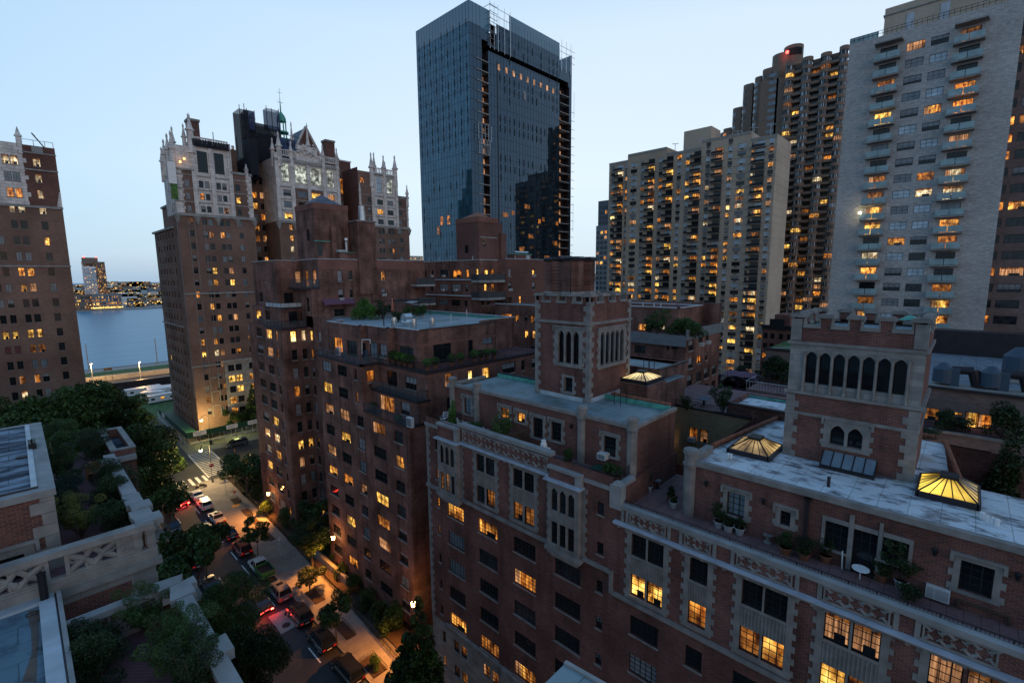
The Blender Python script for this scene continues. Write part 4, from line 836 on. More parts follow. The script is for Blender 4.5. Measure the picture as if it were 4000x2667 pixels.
# ================================================================= STEPPED BROWN BRICK BUILDING across the garden
D = Bld('apartment_building', (28.5, 60, G), 'dark brown brick building with stepped planted terraces in the middle of the photo')
xa = 28.5; yR, yN, yL, yK0, yK1 = 43.1, 52.9, 64.6, 76.9, 92.0
floors = [-11.4-2.97*k for k in range(11)]
stA = {0: 'blind', 1: 'lit_yellow', 2: 'lit_curtain', 3: 'd', 5: 'lit_warm'}
stB = {0: 'd', 1: 'd', 2: 'lit_curtain', 3: 'lit_yellow', 5: 'lit_orange'}
for k, z in enumerate(floors):
    D.win('x', xa, 61.0, 63.5, z-1.4, z, 'w3' if k < 4 else 'd', stA.get(k, rstate(.2, .6))); D.win('x', xa, 56.6, 59.1, z-1.4, z, 'w3', stB.get(k, rstate(.25, .6)))
    D.win('x', xa, 52.95 if k > 1 else 54.0, 54.6, z-1.4, z, 'd', rstate(.12, .6))
    if k >= 2: D.win('x', xa, 48.0, 50.8, z-1.4, z, 'w3', {2: 'lit_dim', 5: 'lit_yellow', 6: 'lit_dim'}.get(k) or rstate(.2, .7)); D.win('x', xa, 44.3, 46.1, z-1.4, z, 'd', rstate(.15, .4))
    for a0, a1 in ((85.8, 88.5), (81.4, 84.0)): D.win('x', xa, a0, a1, z+2.85-1.5, z+2.85, 'd', {0: 'lit_yellow' if a0 < 83 else 'd'}.get(k) or rstate(.22, .5))
    D.win('x', xa, 79.0, 79.8, z+2.85-1.5, z+2.85, 'd', 'lit_warm' if k == 0 else rstate(.15, .5))
    D.win('y', yK0, 29.74, 30.6, z+2.85-1.7, z+2.85, 'd', 'lit_bright' if k == 0 else ('lit_yellow' if k == 6 else rstate(.1, .6)))
    D.win('y', yK0, 31.43, 32.2, z+2.85-1.7, z+2.85, 'd', 'lit_white' if k == 0 else ('lit_yellow' if k == 6 else rstate(.1, .5)))
    D.win('x', 32.4, 75.0, 76.0, z+2.85-1.6, z+2.85, 'd', rstate(.2, .4)); D.win('x', 32.4, 72.0, 73.2, z+2.85-1.4, z+2.85, 'd', 'blind' if k == 0 else rstate(.2, .5))
# setback storeys
D.win('y', yN, 29.3, 30.3, -13.1, -11.6, 'd', 'lit_orange'); D.win('y', yN, 31.2, 31.0, 0, 0, 'd') if 0 else None
D.win('x', 31.05, 49.0, 51.3, -13.4, -11.5, 'p', 'd'); D.win('x', 31.05, 45.0, 47.3, -13.2, -11.7, 'd', 'half')
D.win('x', 29.85, 48.0, 51.2, -16.3, -14.2, 'p', 'lit_dim'); D.win('x', 29.85, 44.8, 46.6, -15.9, -14.4, 'd', 'half')
for z, xs in ((-11.3, ((33.7, 34.9),)), (-14.2, ((33.9, 35.0),))): 
    for a0, a1 in xs: D.win('y', yR, a0, a1, z-1.6, z, 'd', 'lit_dim' if z > -12 else 'd', ac=1 if z > -12 else 0)
for a0, a1, st in ((37.3, 38.0, 'lit_bright'), (39.6, 41.0, 'lit_yellow'), (43.2, 45.6, 'half'), (46.8, 47.5, 'd'), (49.0, 50.0, 'half')): D.win('y', yR, a0, a1, -12.9, -11.5, 'd', st)
for a0, a1, st in ((36, 37, 'd'), (40, 42, 'lit_dim'), (45, 46, 'd')): D.win('y', yR, a0, a1, -16, -14.5, 'd', st)
D.wall('x', xa, yN, yL, G, -10.75, 'brick_dark'); D.wall('x', xa, yR, yN, G, -16.4, 'brick_dark')
D.wall('x', 29.85, yR, yN, -16.4, -13.85, 'brick_dark'); D.wall('x', 31.05, yR, yN, -13.85, -10.75, 'brick_dark')
D.wall('y', yR, xa, 52, G, -16.4, 'brick_dark'); D.wall('y', yR, 29.85, 52, -16.4, -13.85, 'brick_dark'); D.wall('y', yR, 31.05, 52, -13.85, -10.75, 'brick_dark')
D.wall('y', yN, xa, 29.85, -16.4, -13.85, 'brick_dark'); D.wall('y', yN, xa, 31.05, -13.85, -10.75, 'brick_dark')
b = D.mb
b.mt('pavers').poly([(xa, yR, -16.4), (29.85, yR, -16.4), (29.85, yN, -16.4), (xa, yN, -16.4)]); b.poly([(29.85, yR, -13.85), (31.05, yR, -13.85), (31.05, yN, -13.85), (29.85, yN, -13.85)]); b.poly([(xa, yN, -13.84), (29.85, yN, -13.84), (29.85, yL, -13.84), (xa, yL, -13.84)])
b.mt('pavers').poly([(xa, yR, -10.72), (52, yR, -10.72), (52, yL, -10.72), (xa, yL, -10.72)]) if 0 else None
b.mt('pavers').poly([(31.05, yR, -10.75), (52, yR, -10.75), (52, yL, -10.75), (31.05, yL, -10.75)]); b.poly([(xa, yN, -10.75), (31.05, yN, -10.75), (31.05, yL, -10.75), (xa, yL, -10.75)])
# fascia bands of reddish brick under the slabs and dark slab edges
def band(x0, y0, x1, y1, z): b.mt('brick_band').box(x0-.03, x1, y0-.03, y1, z-.75, z-.22)
SL = MB().mt('parapet_metal')
for x0, y0, x1, y1, z in ((xa, yR, 30.6, yN-.3, -16.4), (29.85, yR, 31.5, yN+.2, -13.85)): SL.box(x0-.16, x1, y0-.16, y1, z-.2, z+.04)
SL.box(xa-.16, xa+.3, yN-.16, yL, -10.95, -10.7); SL.box(xa-.16, 31.2, yN-.16, yN+.1, -10.95, -10.7); SL.box(31.05-.16, 31.4, yR-.16, yN-.1, -10.95, -10.7); SL.box(31.4, 50, yR-.16, yR+.1, -10.95, -10.7)
b.mt('brick_band'); b.box(xa-.02, xa+.01, yN, yL, -11.3, -10.96); b.box(31.03, 31.06, yR-.02, yN, -11.35, -10.96); b.box(31.03, 50, yR-.02, yR+.01, -11.35, -10.96); b.box(29.83, 29.86, yR-.02, yN, -14.35, -14.06); b.box(29.83, 31.0, yR-.02, yR+.01, -14.35, -14.06); b.box(xa-.02, 29.8, yR-.02, yR+.01, -16.9, -16.6)
# roof house of the terrace storey, in three steps
P1, P2, P3 = 31.9, 31.0, 30.2; y1_, y2_, y3_ = 45.7, 50.6, 55.8; zt = -6.25
for tl, br, st, c_ in (((1410, 2), (1490, 2), 'd', P1),): pass
D.win('x', P1, 46.6, 49.6, -10.5, -8.4, 'p', 'glass_mid'); D.win('x', P2, 51.0, 52.6, -10.0, -8.35, 'd', 'blind'); D.win('x', P2, 53.3, 55.0, -10.4, -8.3, 'p', 'glass_sky')
D.win('y', y3_, 30.35, 30.95, -10.7, -8.5, 'p', 'd'); D.win('x', P3, 56.8, 59.5, -10.5, -8.4, 'w3', 'glass_mid'); D.win('x', P3, 60.8, 63.1, -10.3, -8.3, 'w3', 'lit_orange')
z3 = zm(1550, 950, 3.485)
for tl, br, st, sty in ((z3(498, 1375), z3(742, 1470), 'd', 'p'), (z3(972, 1305), z3(1040, 1470), 'd', 'p'), (z3(1172, 1275), z3(1305, 1360), 'glass_sky', 'w3')):
    p0 = UY(tl, y1_); p1 = UY(br, y1_); D.win('y', y1_, p0.x, p1.x, max(-10.7, p1.z if sty != 'p' else -10.6), p0.z, sty, st)
XE = 44.6
D.wall('x', P1, y1_, y2_, -10.75, zt, 'brick_dark'); D.wall('x', P2, y2_, y3_, -10.75, zt, 'brick_dark'); D.wall('x', P3, y3_, yL, -10.75, zt, 'brick_dark')
D.wall('y', y1_, P1, XE, -10.75, zt, 'brick_dark'); D.wall('y', y2_, P2, P1, -10.75, zt, 'brick_dark'); D.wall('y', y3_, P3, P2, -10.75, zt, 'brick_dark')
b.mt('brick_dark').poly([(XE, y1_, -10.75), (XE, 49, -10.75), (XE, 49, zt), (XE, y1_, zt)]); b.poly([(51.5, 49, -16), (51.5, 74.5, -16), (51.5, 74.5, zt), (51.5, 49, zt)]); D.wall('y', 48.9, XE, 51.5, -10.75, zt, 'brick_dark')
rf = [(P1+.3, y1_+.1), (XE-.1, y1_+.1), (XE-.1, 49), (51.4, 49), (51.4, 74.4), (32.4, 74.4), (32.4, 64.6), (P3+.3, 64.5), (P3+.3, y3_+.2), (P2+.3, y3_+.2), (P2+.3, y2_+.2), (P1+.3, y2_+.2)]
b.mt('roof_grey').poly([(p[0], p[1], zt-.45) for p in rf])
CP = MB().mt('zinc')
for x0, y0, x1, y1 in ((P1, y1_, P1, y2_), (P1, y2_, P2, y2_), (P2, y2_, P2, y3_), (P2, y3_, P3, y3_), (P3, y3_, P3, yL)): CP.box(min(x0, x1)-.06, max(x0, x1)+.3, min(y0, y1)-.06, max(y0, y1)+.3, zt-.02, zt+.07)
CP.box(51.2, 51.6, 49, 74.4, zt, zt+.1); CP.box(XE, 51.6, 48.85, 49.15, zt, zt+.1); CP.mt('parapet_metal').box(P1+.3, XE+.1, y1_-.08, y1_+.12, zt-.02, zt+.07)
b.mt('brick_dark').box(P3, 32.4, 64.5, 64.9, -16, zt); CP.mt('zinc').box(P3-.05, 32.4, 64.45, 64.95, zt, zt+.08)
b.mt('copper').box(51.05, 51.2, 49.3, 74.2, zt-.42, zt-.1)
for y0, y1, c_ in ((y1_, y2_, P1), (y2_, y3_, P2), (y3_, yL, P3)): b.mt('brick_band').box(c_-.025, c_, y0-.02, y1, -8.2, -7.95)
b.mt('brick_band').box(P1, XE, y1_-.025, y1_, -8.2, -7.95)
# back wall and left mass (K)
D.wall('x', 32.4, 64.6, yK0, G, zt, 'brick_dark'); b.mt('brick_dark').poly([(xa, yL, G), (xa, yL, -10.7), (32.4, yL, -10.7), (32.4, yL, G)])
D.wall('x', xa, yK0, yK1, G, -8.0, 'brick_dark'); D.wall('y', yK0, xa, 32.4, G, -8.0, 'brick_dark')
b.mt('pavers').poly([(xa, yK0, -8.0), (33, yK0, -8.0), (33, yK1, -8.0), (xa, yK1, -8.0)]); SL.box(xa-.15, 32.4, yK0-.15, yK0+.1, -8.2, -7.95); SL.box(xa-.15, xa+.2, yK0, yK1-8, -8.2, -7.95)
D.win('y', 78.6, 30.3, 31.7, -7.6, -5.5, 'p', 'd'); D.win('y', 78.6, 32.2, 32.7, -7.3, -5.5, 'd', 'd'); D.win('x', 29.3, 83.8, 86.0, -7.2, -5.6, 'd', 'd'); D.win('x', 29.3, 88.0, 90.4, -7.2, -5.6, 'd', 'lit_yellow')
D.wall('x', 29.3, 78.6, yK1, -8.0, -4.9, 'brick_dark'); D.wall('y', 78.6, 29.3, 33.4, -8.0, -4.9, 'brick_dark'); b.mt('pavers').poly([(29.3, 78.6, -4.9), (34, 78.6, -4.9), (34, yK1, -4.9), (29.3, yK1, -4.9)]); SL.box(29.15, 33.2, 78.45, 78.8, -5.08, -4.86)
D.win('y', 81.5, 30.9, 32.6, -4.4, -2.6, 'p', 'd'); D.win('y', 81.5, 33.3, 33.9, -4.4, -2.7, 'd', 'd'); D.win('x', 29.9, 88, 90, -4.3, -2.6, 'd', 'd')
D.wall('x', 29.9, 81.5, yK1, -4.9, 2.65, 'brick_dark'); 
D.win('y', 81.5, 33.0, 34.2, -1.0, .9, 'd', 'lit_curtain'); D.win('y', 81.5, 34.4, 35.2, -1.4, .9, 'd', 'lit_curtain'); D.win('x', 29.9, 85.5, 87.0, -.9, .9, 'd', 'lit_curtain')
D.wall('y', 81.5, 29.9, 36, -4.9, 2.65, 'brick_dark')
# tall block T
yT = 74.5; xT = 32.4; xT2 = 33.8; xT3 = 51.9
for tl, br, st, ac in ((z3(-1e9, 0), None, None, 0),): pass
z1f = zm(900, 1000, 3.136); Mf = zm(900, 950, 2.091)
for tl, br, st, ac in ((z1f(1310, 180), z1f(1375, 310), 'blind', 0), (z1f(1320, 410), z1f(1390, 540), 'half', 1), (z1f(1270, 650), z1f(1405, 768), 'd', 0), (z1f(1445, 180), z1f(1495, 290), 'd', 0), (z1f(1460, 410), z1f(1505, 510), 'd', 0), (Mf(1230, 222), Mf(1265, 305), 'lit_warm', 0), (Mf(1235, 370), Mf(1270, 430), 'half', 1), (Mf(1250, 512), Mf(1320, 595), 'd', 0), (Mf(1042, 535), Mf(1073, 570), 'lit_orange', 0)):
    p0 = UY(tl, yT); p1 = UY(br, yT); D.win('y', yT, p0.x, p1.x, max(p1.z, -6.5), p0.z, 'd', st, ac=ac)
D.win('x', xT2, 75.5, 76.8, -1.2, 1.0, 'd', 'lit_curtain'); D.win('x', xT2, 78.5, 79.6, -1.6, 1.0, 'd', 'lit_dim'); D.win('x', xT, 75.4, 76.5, -5.6, -3.3, 'd', 'd')
D.wall('y', yT, xT, xT3, -8, -1.75, 'brick_dark'); D.wall('y', yT, xT2, xT3, -1.75, 2.75, 'brick_dark'); D.wall('x', xT, yT, 82, -8, -1.75, 'brick_dark'); D.wall('x', xT2, yT, 81.5, -1.75, 2.75, 'brick_dark')
b.mt('brick_dark').poly([(xT3, yT, G), (xT3, 90, G), (xT3, 90, 2.75), (xT3, yT, 2.75)]); b.mt('roof_gravel').poly([(xT2, yT, 2.5), (xT3, yT, 2.5), (xT3, 90, 2.5), (xT2, 90, 2.5)]); b.poly([(30, 81.5, 2.5), (xT2, 81.5, 2.5), (xT2, 92, 2.5), (30, 92, 2.5)]); b.mt('pavers').poly([(xT, yT, -1.75), (xT2, yT, -1.75), (xT2, 82, -1.75), (xT, 82, -1.75)])
CP.mt('zinc').box(xT2-.06, xT3+.05, yT-.06, yT+.25, 2.73, 2.83); CP.box(xT2-.06, xT2+.25, yT, 81.5, 2.73, 2.83); CP.box(29.85, xT2, 81.45, 81.75, 2.63, 2.73); CP.box(29.85, 30.1, 81.5, 92, 2.63, 2.73)
SL.mt('parapet_metal').box(xT-.9, xT2+.1, yT-.05, 81, -1.95, -1.72); 
b.mt('brick_band').box(xT2, xT3, yT-.02, yT, 1.15, 2.7)
# chimney stack and roof house with pyramid roof
b.mt('brick_dark').box(40.6, 43.9, yT-.45, yT+2.2, -3, 9.0); b.mt('stone').box(40.4, 44.1, yT-.6, yT+2.4, 9.0, 9.2); b.mt('steel').frus(42.2, yT+.8, 9.2, 10.9, .62, .55, 12).frus(42.2, yT+.8, 10.9, 11.7, .5, .5, 12)
RH = MB().mt('brick_dark').box(34.7, 40.6, 77, 84, 2.5, 10.8); RH.mt('brick_band').box(34.65, 40.65, 76.95, 84.05, 10.8, 11.75); RH.mt('slate').frus(37.7, 80.4, 11.75, 13.6, 3.6, .1, 4, math.pi/4)
RH.mt('brick_dark').box(37.2, 38.9, 76.3, 77, 2.5, 8.2); RH.mt('steel').tube((39.6, 76.2, 2.7), (39.6, 76.2, 5.9), .25, 10).tube((39.6, 76.2, 5.9), (39.3, 75.6, 6.1), .25, 8); RH.mt('copper').box(34.5, 37.2, 76.8, 77, 5.6, 5.75); RH.mt('glass_dark').box(34.66, 34.7, 79, 79.9, 5.9, 7.7).box(35, 35.8, 76.95, 76.99, 3.4, 5.2)
RH.mt('brick_dark').box(37.9, 41.6, 75.2, 77, 2.5, 3.9); RH.mt('copper').box(37.8, 41.7, 75.1, 77, 3.9, 4.0); RH.mt('lit_orange').box(41.1, 41.5, 75.15, 75.2, 2.8, 3.7); RH.mt('zinc').box(37.6, 38.9, 75, 76, 4.0, 4.3)
# balconies on the right end of the tall block
BL = MB()
for z in (-1.6, -5.1): BL.mt('concrete').box(xT3-.9, xT3+3.2, yT-1.9, yT+1, z-.35, z); BL.mt('balcony_dark').box(xT3-.9, xT3+3.2, yT-1.9, yT-1.86, z, z+1.1)
b.mt('lit_orange').box(xT3+.02, xT3+.06, yT+.3, yT+1.2, -.9, 1) ; b.mt('brick_dark').box(xT3, xT3+3, yT+1, yT+3, -14, 2.8)
CP.mt('zinc').box(xT3, xT3+3.1, yT+.9, yT+1.2, 2.8, 2.9)
b.mt('awning')
for nm, mb in (('roof_coping', CP), ('terrace_slab', SL), ('roof_house', RH), ('balcony', BL)): D.part(nm, mb)
aw = MB().mt('awning'); p0 = UY(Mf(768, 488), yT-1); p1 = UY(Mf(1018, 475), yT-1); aw.poly([(p0.x, yT, p0.z+.5), (p0.x, yT-1, p0.z), (p1.x, yT-1, p0.z), (p1.x, yT, p0.z+.5)]).poly([(p0.x, yT-1, p0.z), (p0.x, yT-1, p0.z-.35), (p1.x, yT-1, p0.z-.35), (p1.x, yT-1, p0.z)]).mt('iron').tube((p0.x, yT-1, p0.z-.3), (p0.x, yT, p0.z-1.6), .04).tube((p1.x, yT-1, p0.z-.3), (p1.x, yT, p0.z-1.6), .04)
D.part('awning', aw)
# glass railings of the terraces
def glass_rail(pts, z, lb, h=1.05, m='balcony_clear'):
    mb = MB(); fr = MB()
    for (xa_, ya_), (xb_, yb_) in zip(pts, pts[1:]):
        L = math.hypot(xb_-xa_, yb_-ya_); n_ = max(1, round(L/1.4))
        mb.mt(m).poly([(xa_, ya_, z+.05), (xb_, yb_, z+.05), (xb_, yb_, z+h), (xa_, ya_, z+h)])
        fr.mt('iron').tube((xa_, ya_, z+h), (xb_, yb_, z+h), .03, 4)
        for i in range(n_+1): t = i/n_; x = xa_+(xb_-xa_)*t; y = ya_+(yb_-ya_)*t; fr.tube((x, y, z), (x, y, z+h), .028, 4)
    r_ = empty('glass_railing', (0, 0, 0), lb, 'railing', 'terrace railings of the stepped brown building'); mb.build('glass_panel', r_); fr.build('frame', r_); return r_
mat('balcony_clear', (0.10, 0.13, 0.15), 0.15, 0.5, alpha=0.35)
glass_rail([(28.45, yN-.3), (28.45, yR), (30.0, yR)], -16.36, 'glass railing round the lowest narrow terrace with a white air unit')
glass_rail([(29.5, yN), (29.8, yN), (29.8, yR), (31.2, yR)], -13.8, 'glass railing round the middle planted terrace of the brown building')
glass_rail([(28.45, yL), (28.45, yN), (30.9, yN), (30.98, yN-1)], -10.7, 'glass railing along the upper terrace left of the box hedges')
glass_rail([(28.5, 86), (28.5, yK0), (32.3, yK0)], -7.95, 'see-through railing on the left corner terrace above two lit windows')
glass_rail([(29.0, 84.5), (29.2, 78.5), (33, 78.5)], -4.86, 'pale panel railing with grasses behind it high on the left corner', .7, 'zinc')
glass_rail([(31.6, 80.5), (31.6, yT), (33.8, yT-.1)], -1.72, 'dark railing of the topmost small corner terrace', 1.3)
def iron_rail(pts, z, lb, h=1.0, sp=.13, grp=None, name='iron_railing'):
    mb = MB().mt('iron')
    for (xa_, ya_), (xb_, yb_) in zip(pts, pts[1:]):
        L = math.hypot(xb_-xa_, yb_-ya_); n_ = max(1, round(L/sp))
        mb.tube((xa_, ya_, z+h), (xb_, yb_, z+h), .028, 4); mb.tube((xa_, ya_, z+.1), (xb_, yb_, z+.1), .02, 4); mb.tube((xa_, ya_, z+h-.18), (xb_, yb_, z+h-.18), .015, 4)
        for i in range(n_+1): t = i/n_; x = xa_+(xb_-xa_)*t; y = ya_+(yb_-ya_)*t; mb.tube((x, y, z), (x, y, z+h), .012 if i % 8 else .03, 3 if i % 8 else 4)
    return tag(mb.build(name), lb, 'railing', grp)
iron_rail([(31.1, yN-1.2), (31.1, yR+.1), (44, yR+.1), (49.8, yR+.1)], -10.7, 'black iron railing in front of the potted box hedges', 1.05)
iron_rail([(27.3, 36.4), (27.3, 34.9), (29.2, 34.9), (29.2, 36.4)], -14.5, 'black iron railing at the far left end of the near terrace', 1.1)
iron_rail([(26.9, 18.7), (26.9, 16.4), (29.4, 16.4)], -14.5, 'black iron railing round the small corner terrace with pots', 1.0)
iron_rail([(26.75, 21.3), (27.0, 20.0), (26.9, 18.7)], -14.5, 'short black railing between the two stone piers', 1.0)
iron_rail([(26.75, 15.3), (26.75, -5)], -15.9, 'long low black iron railing behind the stone parapet at lower right', 1.0, .14)
D.finish()
# ================================================================= BUILDINGS BEHIND
K = Bld('apartment_building', (62, 67, G), 'brown brick building with grey slab ledges and corner balconies below the glass tower')
c3 = z3
xk = 62.0; yk = 63.8
for tl, br, st, ac in (((460, 555), (497, 650), 'd', 0), ((582, 555), (692, 652), 'blind', 1), ((750, 555), (868, 655), 'blind', 1), ((930, 555), (968, 655), 'half', 0), ((470, 368), (503, 460), 'd', 1), ((590, 362), (700, 460), 'glass_mid', 1), ((760, 362), (878, 463), 'lit_orange', 0), ((943, 360), (980, 463), 'lit_orange', 0), ((458, 730), (493, 830), 'd', 0), ((572, 738), (690, 842), 'glass_sky', 0), ((745, 740), (860, 855), 'd', 0), ((920, 745), (962, 860), 'd', 0), ((580, 922), (690, 1000), 'd', 0), ((930, 940), (968, 1010), 'lit_orange', 0), ((378, 372), (405, 460), 'd', 0)):
    p0 = UX(c3(*tl), xk); p1 = UX(c3(*br), xk); K.win('x', xk, p1.y, p0.y, p1.z, p0.z, 'w3', st, ac=ac)
K.wall('x', xk, 69.4, 92, G, 2.9, 'brick_dark')
yq = 67.8   # balcony corner
K.win('x', xk, 68.2, 68.9, -.3, 1.2, 'd', 'lit_yellow')
K.wall('x', xk, yq, 69.4, G, 2.9, 'brick_dark')
for a0, a1, z0, z1, st in ((63.3, 64.3, -.3, 1.2, 'lit_yellow'), (64.9, 65.9, -.3, 1.2, 'lit_orange'), (63.2, 64.0, -3.0, -1.7, 'lit_yellow'), (65, 66, -3.0, -1.7, 'lit_dim'), (62.4, 63.1, -5.8, -4.6, 'd'), (63.8, 64.6, -5.8, -4.6, 'd'), (62.8, 63.6, -9, -7.4, 'lit_warm'), (64.6, 65.6, -9, -7.4, 'half')):
    K.win('y', yq, a0, a1, z0, z1, 'd', st)
K.wall('y', yq, xk, 67, G, 2.9, 'brick_dark')
yq2 = 65.5
for tl, br, st, ac in (((1520, 350), (1560, 455), 'blind', 0), ((1845, 350), (1880, 455), 'lit_yellow', 1), ((1520, 540), (1560, 645), 'half', 1), ((1845, 530), (1885, 625), 'half', 0), ((1490, 735), (1565, 820), 'd', 0), ((1665, 720), (1695, 828), 'lit_warm', 0)):
    p0 = UY(c3(*tl), yq2); p1 = UY(c3(*br), yq2); K.win('y', yq2, p0.x, p1.x, p1.z, p0.z, 'd', st, ac=ac)
K.wall('y', yq2, 67, 86, G, 3.1, 'brick_maroon')
b = K.mb; b.mt('brick_dark').poly([(67, yq2, G), (67, yq, G), (67, yq, 3), (67, yq2, 3)][::-1])
b.mt('roof_gravel').poly([(62, 67.8, 2.6), (67, 67.8, 2.6), (67, 65.5, 2.6), (86, 65.5, 2.6), (86, 92, 2.6), (62, 92, 2.6)])
KC = MB().mt('zinc').box(61.9, 62.2, yq, 92, 2.88, 3.0).box(61.9, 67, yq-.06, yq+.2, 2.88, 3.0).box(66.9, 86, yq2-.06, yq2+.2, 3.1, 3.2)
for z in (-.85, -4.0): KC.mt('zinc').box(61.6, 62.0, 69.8, 84.9, z-.12, z+.12); b.mt('brick_band').box(61.97, 62, 69.8, 84.9, z-.9, z-.12)
KB = MB()
for z, m_ in ((-.95, 'balcony_dark'), (-4.3, 'balcony_dark')):
    KB.mt('stone_light').prism([(61.5, 69.6), (61.5, 67.4), (62.5, 66.0), (66.9, 65.7), (66.9, 67.7), (62, 67.7), (62, 69.6)], z-.45, z); KB.mt(m_)
    for p, q in (((61.5, 69.6), (61.5, 67.4)), ((61.5, 67.4), (62.5, 66.0)), ((62.5, 66.0), (66.9, 65.7))): KB.poly([(p[0], p[1], z), (q[0], q[1], z), (q[0], q[1], z+1.15), (p[0], p[1], z+1.15)])
# lower block in front, at right
for tl, br, st in (((1430, 955), (1565, 1062), 'lit_orange'), ((1610, 965), (1657, 1070), 'lit_warm'), ((1735, 975), (1775, 1060), 'half'), ((1820, 985), (1895, 1090), 'lit_orange'), ((1740, 1180), (1785, 1290), 'lit_yellow'), ((1840, 1190), (1895, 1302), 'lit_yellow'), ((1820, 1395), (1893, 1500), 'd')):
    p0 = UX(c3(*tl), 62); p1 = UX(c3(*br), 62); K.win('x', 62, p1.y, p0.y, p1.z, p0.z, 'w3', st)
K.wall('x', 62, 40, 63.6, G, -5.3, 'brick_dark'); b.mt('pavers').poly([(62, 40, -5.5), (70, 40, -5.5), (70, 65.5, -5.5), (62, 65.5, -5.5)]); KC.mt('zinc').box(61.9, 62.2, 40, 63.6, -5.3, -5.15); b.mt('brick_dark').poly([(62, 63.6, G), (62, 63.6, -5.3), (67, 63.6, -5.3), (67, 63.6, G)]); b.poly([(62, 40, G), (70, 40, G), (70, 40, -5.3), (62, 40, -5.3)])
KT = MB().mt('brick_maroon').box(65.8, 72.6, 72, 79, 2.6, 10.6); KT.mt('brick_band').box(65.7, 71.3, 71.9, 79, 10.6, 11.6); KT.mt('tile').frus(68.5, 75.3, 11.6, 12.9, 3.4, .2, 4, math.pi/4); KT.mt('brick_maroon').box(71.6, 73.2, 71.5, 73.5, 2.6, 8.6); KT.mt('glass_mid').box(66.9, 67.7, 71.93, 71.99, 5.8, 7.2); KT.mt('glass_dark').box(65.74, 65.79, 75.2, 76.2, 4.6, 6.2); KT.mt('concrete').box(66.2, 70.9, 71.9, 72, 7.5, 7.7)
KT.mt('brick_maroon').box(74, 79.5, 70, 72, 2.6, 4.3); KT.mt('copper').box(73.9, 79.6, 69.9, 72.1, 4.3, 4.45); KT.mt('steel').tube((74.5, 70.5, 4.8), (78.8, 70.5, 4.8), .25, 8); KT.mt('zinc').box(77.6, 78.8, 69.85, 69.9, 2.8, 4.2)
for x, y in ((62.3, 88), (62.3, 84), (62.3, 80.5), (62.3, 76.8), (62.3, 70), (70, 66), (73.5, 66)): KT.mt('zinc').tube((x, y, 2.8), (x, y, 3.7), .07)
for nm, mb in (('coping', KC), ('balcony', KB), ('roof_house', KT)): K.part(nm, mb)
K.finish()
# building right of tower 1
c_f = zm(2300, 1150, 1.96)
N = Bld('apartment_building', (55, 24, G), 'red brown brick building with planted roof terrace just right of the left battlemented tower')
yb_ = 23.9
for tl, br, st, ac in (((765, 355), (800, 425), 'half', 0), ((840, 332), (870, 390), 'd', 1), ((897, 315), (917, 375), 'd', 1), ((830, 470), (860, 522), 'lit_orange', 0), ((893, 448), (908, 500), 'half', 0), ((765, 490), (795, 560), 'half', 0), ((825, 600), (855, 662), 'glass_mid', 0), ((885, 570), (915, 635), 'half', 0), ((945, 545), (975, 605), 'half', 0), ((755, 625), (788, 695), 'half', 0), ((885, 690), (912, 725), 'd', 0), ((940, 665), (968, 725), 'd', 0)):
    p0 = UY(c_f(*tl), yb_); p1 = UY(c_f(*br), yb_); N.win('y', yb_, p0.x, p1.x, p1.z, p0.z, 'd', st, ac=ac)
N.wall('y', yb_, 55, 65.9, G, -7.6, 'brick_dark')
for tl, br, st in (((350, 385), (432, 455), 'glass_mid'), ((598, 360), (613, 430), 'd'), ((637, 355), (682, 425), 'd'), ((637, 495), (672, 550), 'half'), ((592, 495), (610, 550), 'd')):
    p0 = UX(c_f(*tl), 55); p1 = UX(c_f(*br), 55); N.win('x', 55, p1.y, p0.y, p1.z, p0.z, 'w3', st)
N.wall('x', 55, yb_, 27.2, G, -7.6, 'brick_dark'); N.wall('x', 55.0, 27.2, 38, G, -8.6, 'brick_dark')
b = N.mb; b.mt('ballast').poly([(55, yb_, -7.7), (66, yb_, -7.7), (66, 38, -7.7), (55, 38, -7.7)]); b.mt('brick_dark').poly([(65.9, yb_, G), (65.9, 38, G), (65.9, 38, -4), (65.9, yb_, -4)]); 
for tl, br, st in (((375, 222), (440, 280), 'lit_warm'), ((532, 208), (580, 272), 'lit_white')):
    p0 = UX(c_f(*tl), 58.5); p1 = UX(c_f(*br), 58.5); N.win('x', 58.5, p1.y, p0.y, p1.z, p0.z, 'p', st)
N.wall('x', 58.5, 26.5, 40, -7.7, -4.4, 'brick_dark'); N.wall('y', 26.5, 58.5, 66, -7.7, -4.4, 'brick_dark'); b.mt('roof_white').poly([(58.5, 26.5, -4.9), (66, 26.5, -4.9), (66, 40, -4.9), (58.5, 40, -4.9)])
NC = MB().mt('zinc').box(58.4, 58.7, 26.4, 40, -4.4, -4.28).box(58.4, 66, 26.4, 26.7, -4.4, -4.28).box(65.8, 66.1, 26.5, 40, -4.4, -4.28); N.part('coping', NC)
for q in ((415, 70), (500, 68), (552, 65)): p0 = UX(c_f(*q), 60); NC2 = MB().mt('zinc').tube((60, p0.y, -5), (60, p0.y, p0.z), .08); N.part('vent_pipe', NC2)
NB = MB().mt('wood').box(54.75, 54.85, 23.7, 31.5, -8.9, -7.3).box(54.8, 66, 23.6, 23.7, -8.4, -6.6) if 0 else MB().mt('grey_panel').box(54.7, 54.8, 23.8, 31.5, -8.7, -7.35).box(54.7, 66, 23.72, 23.82, -7.9, -6.6); N.part('terrace_screen', NB)
N.finish()
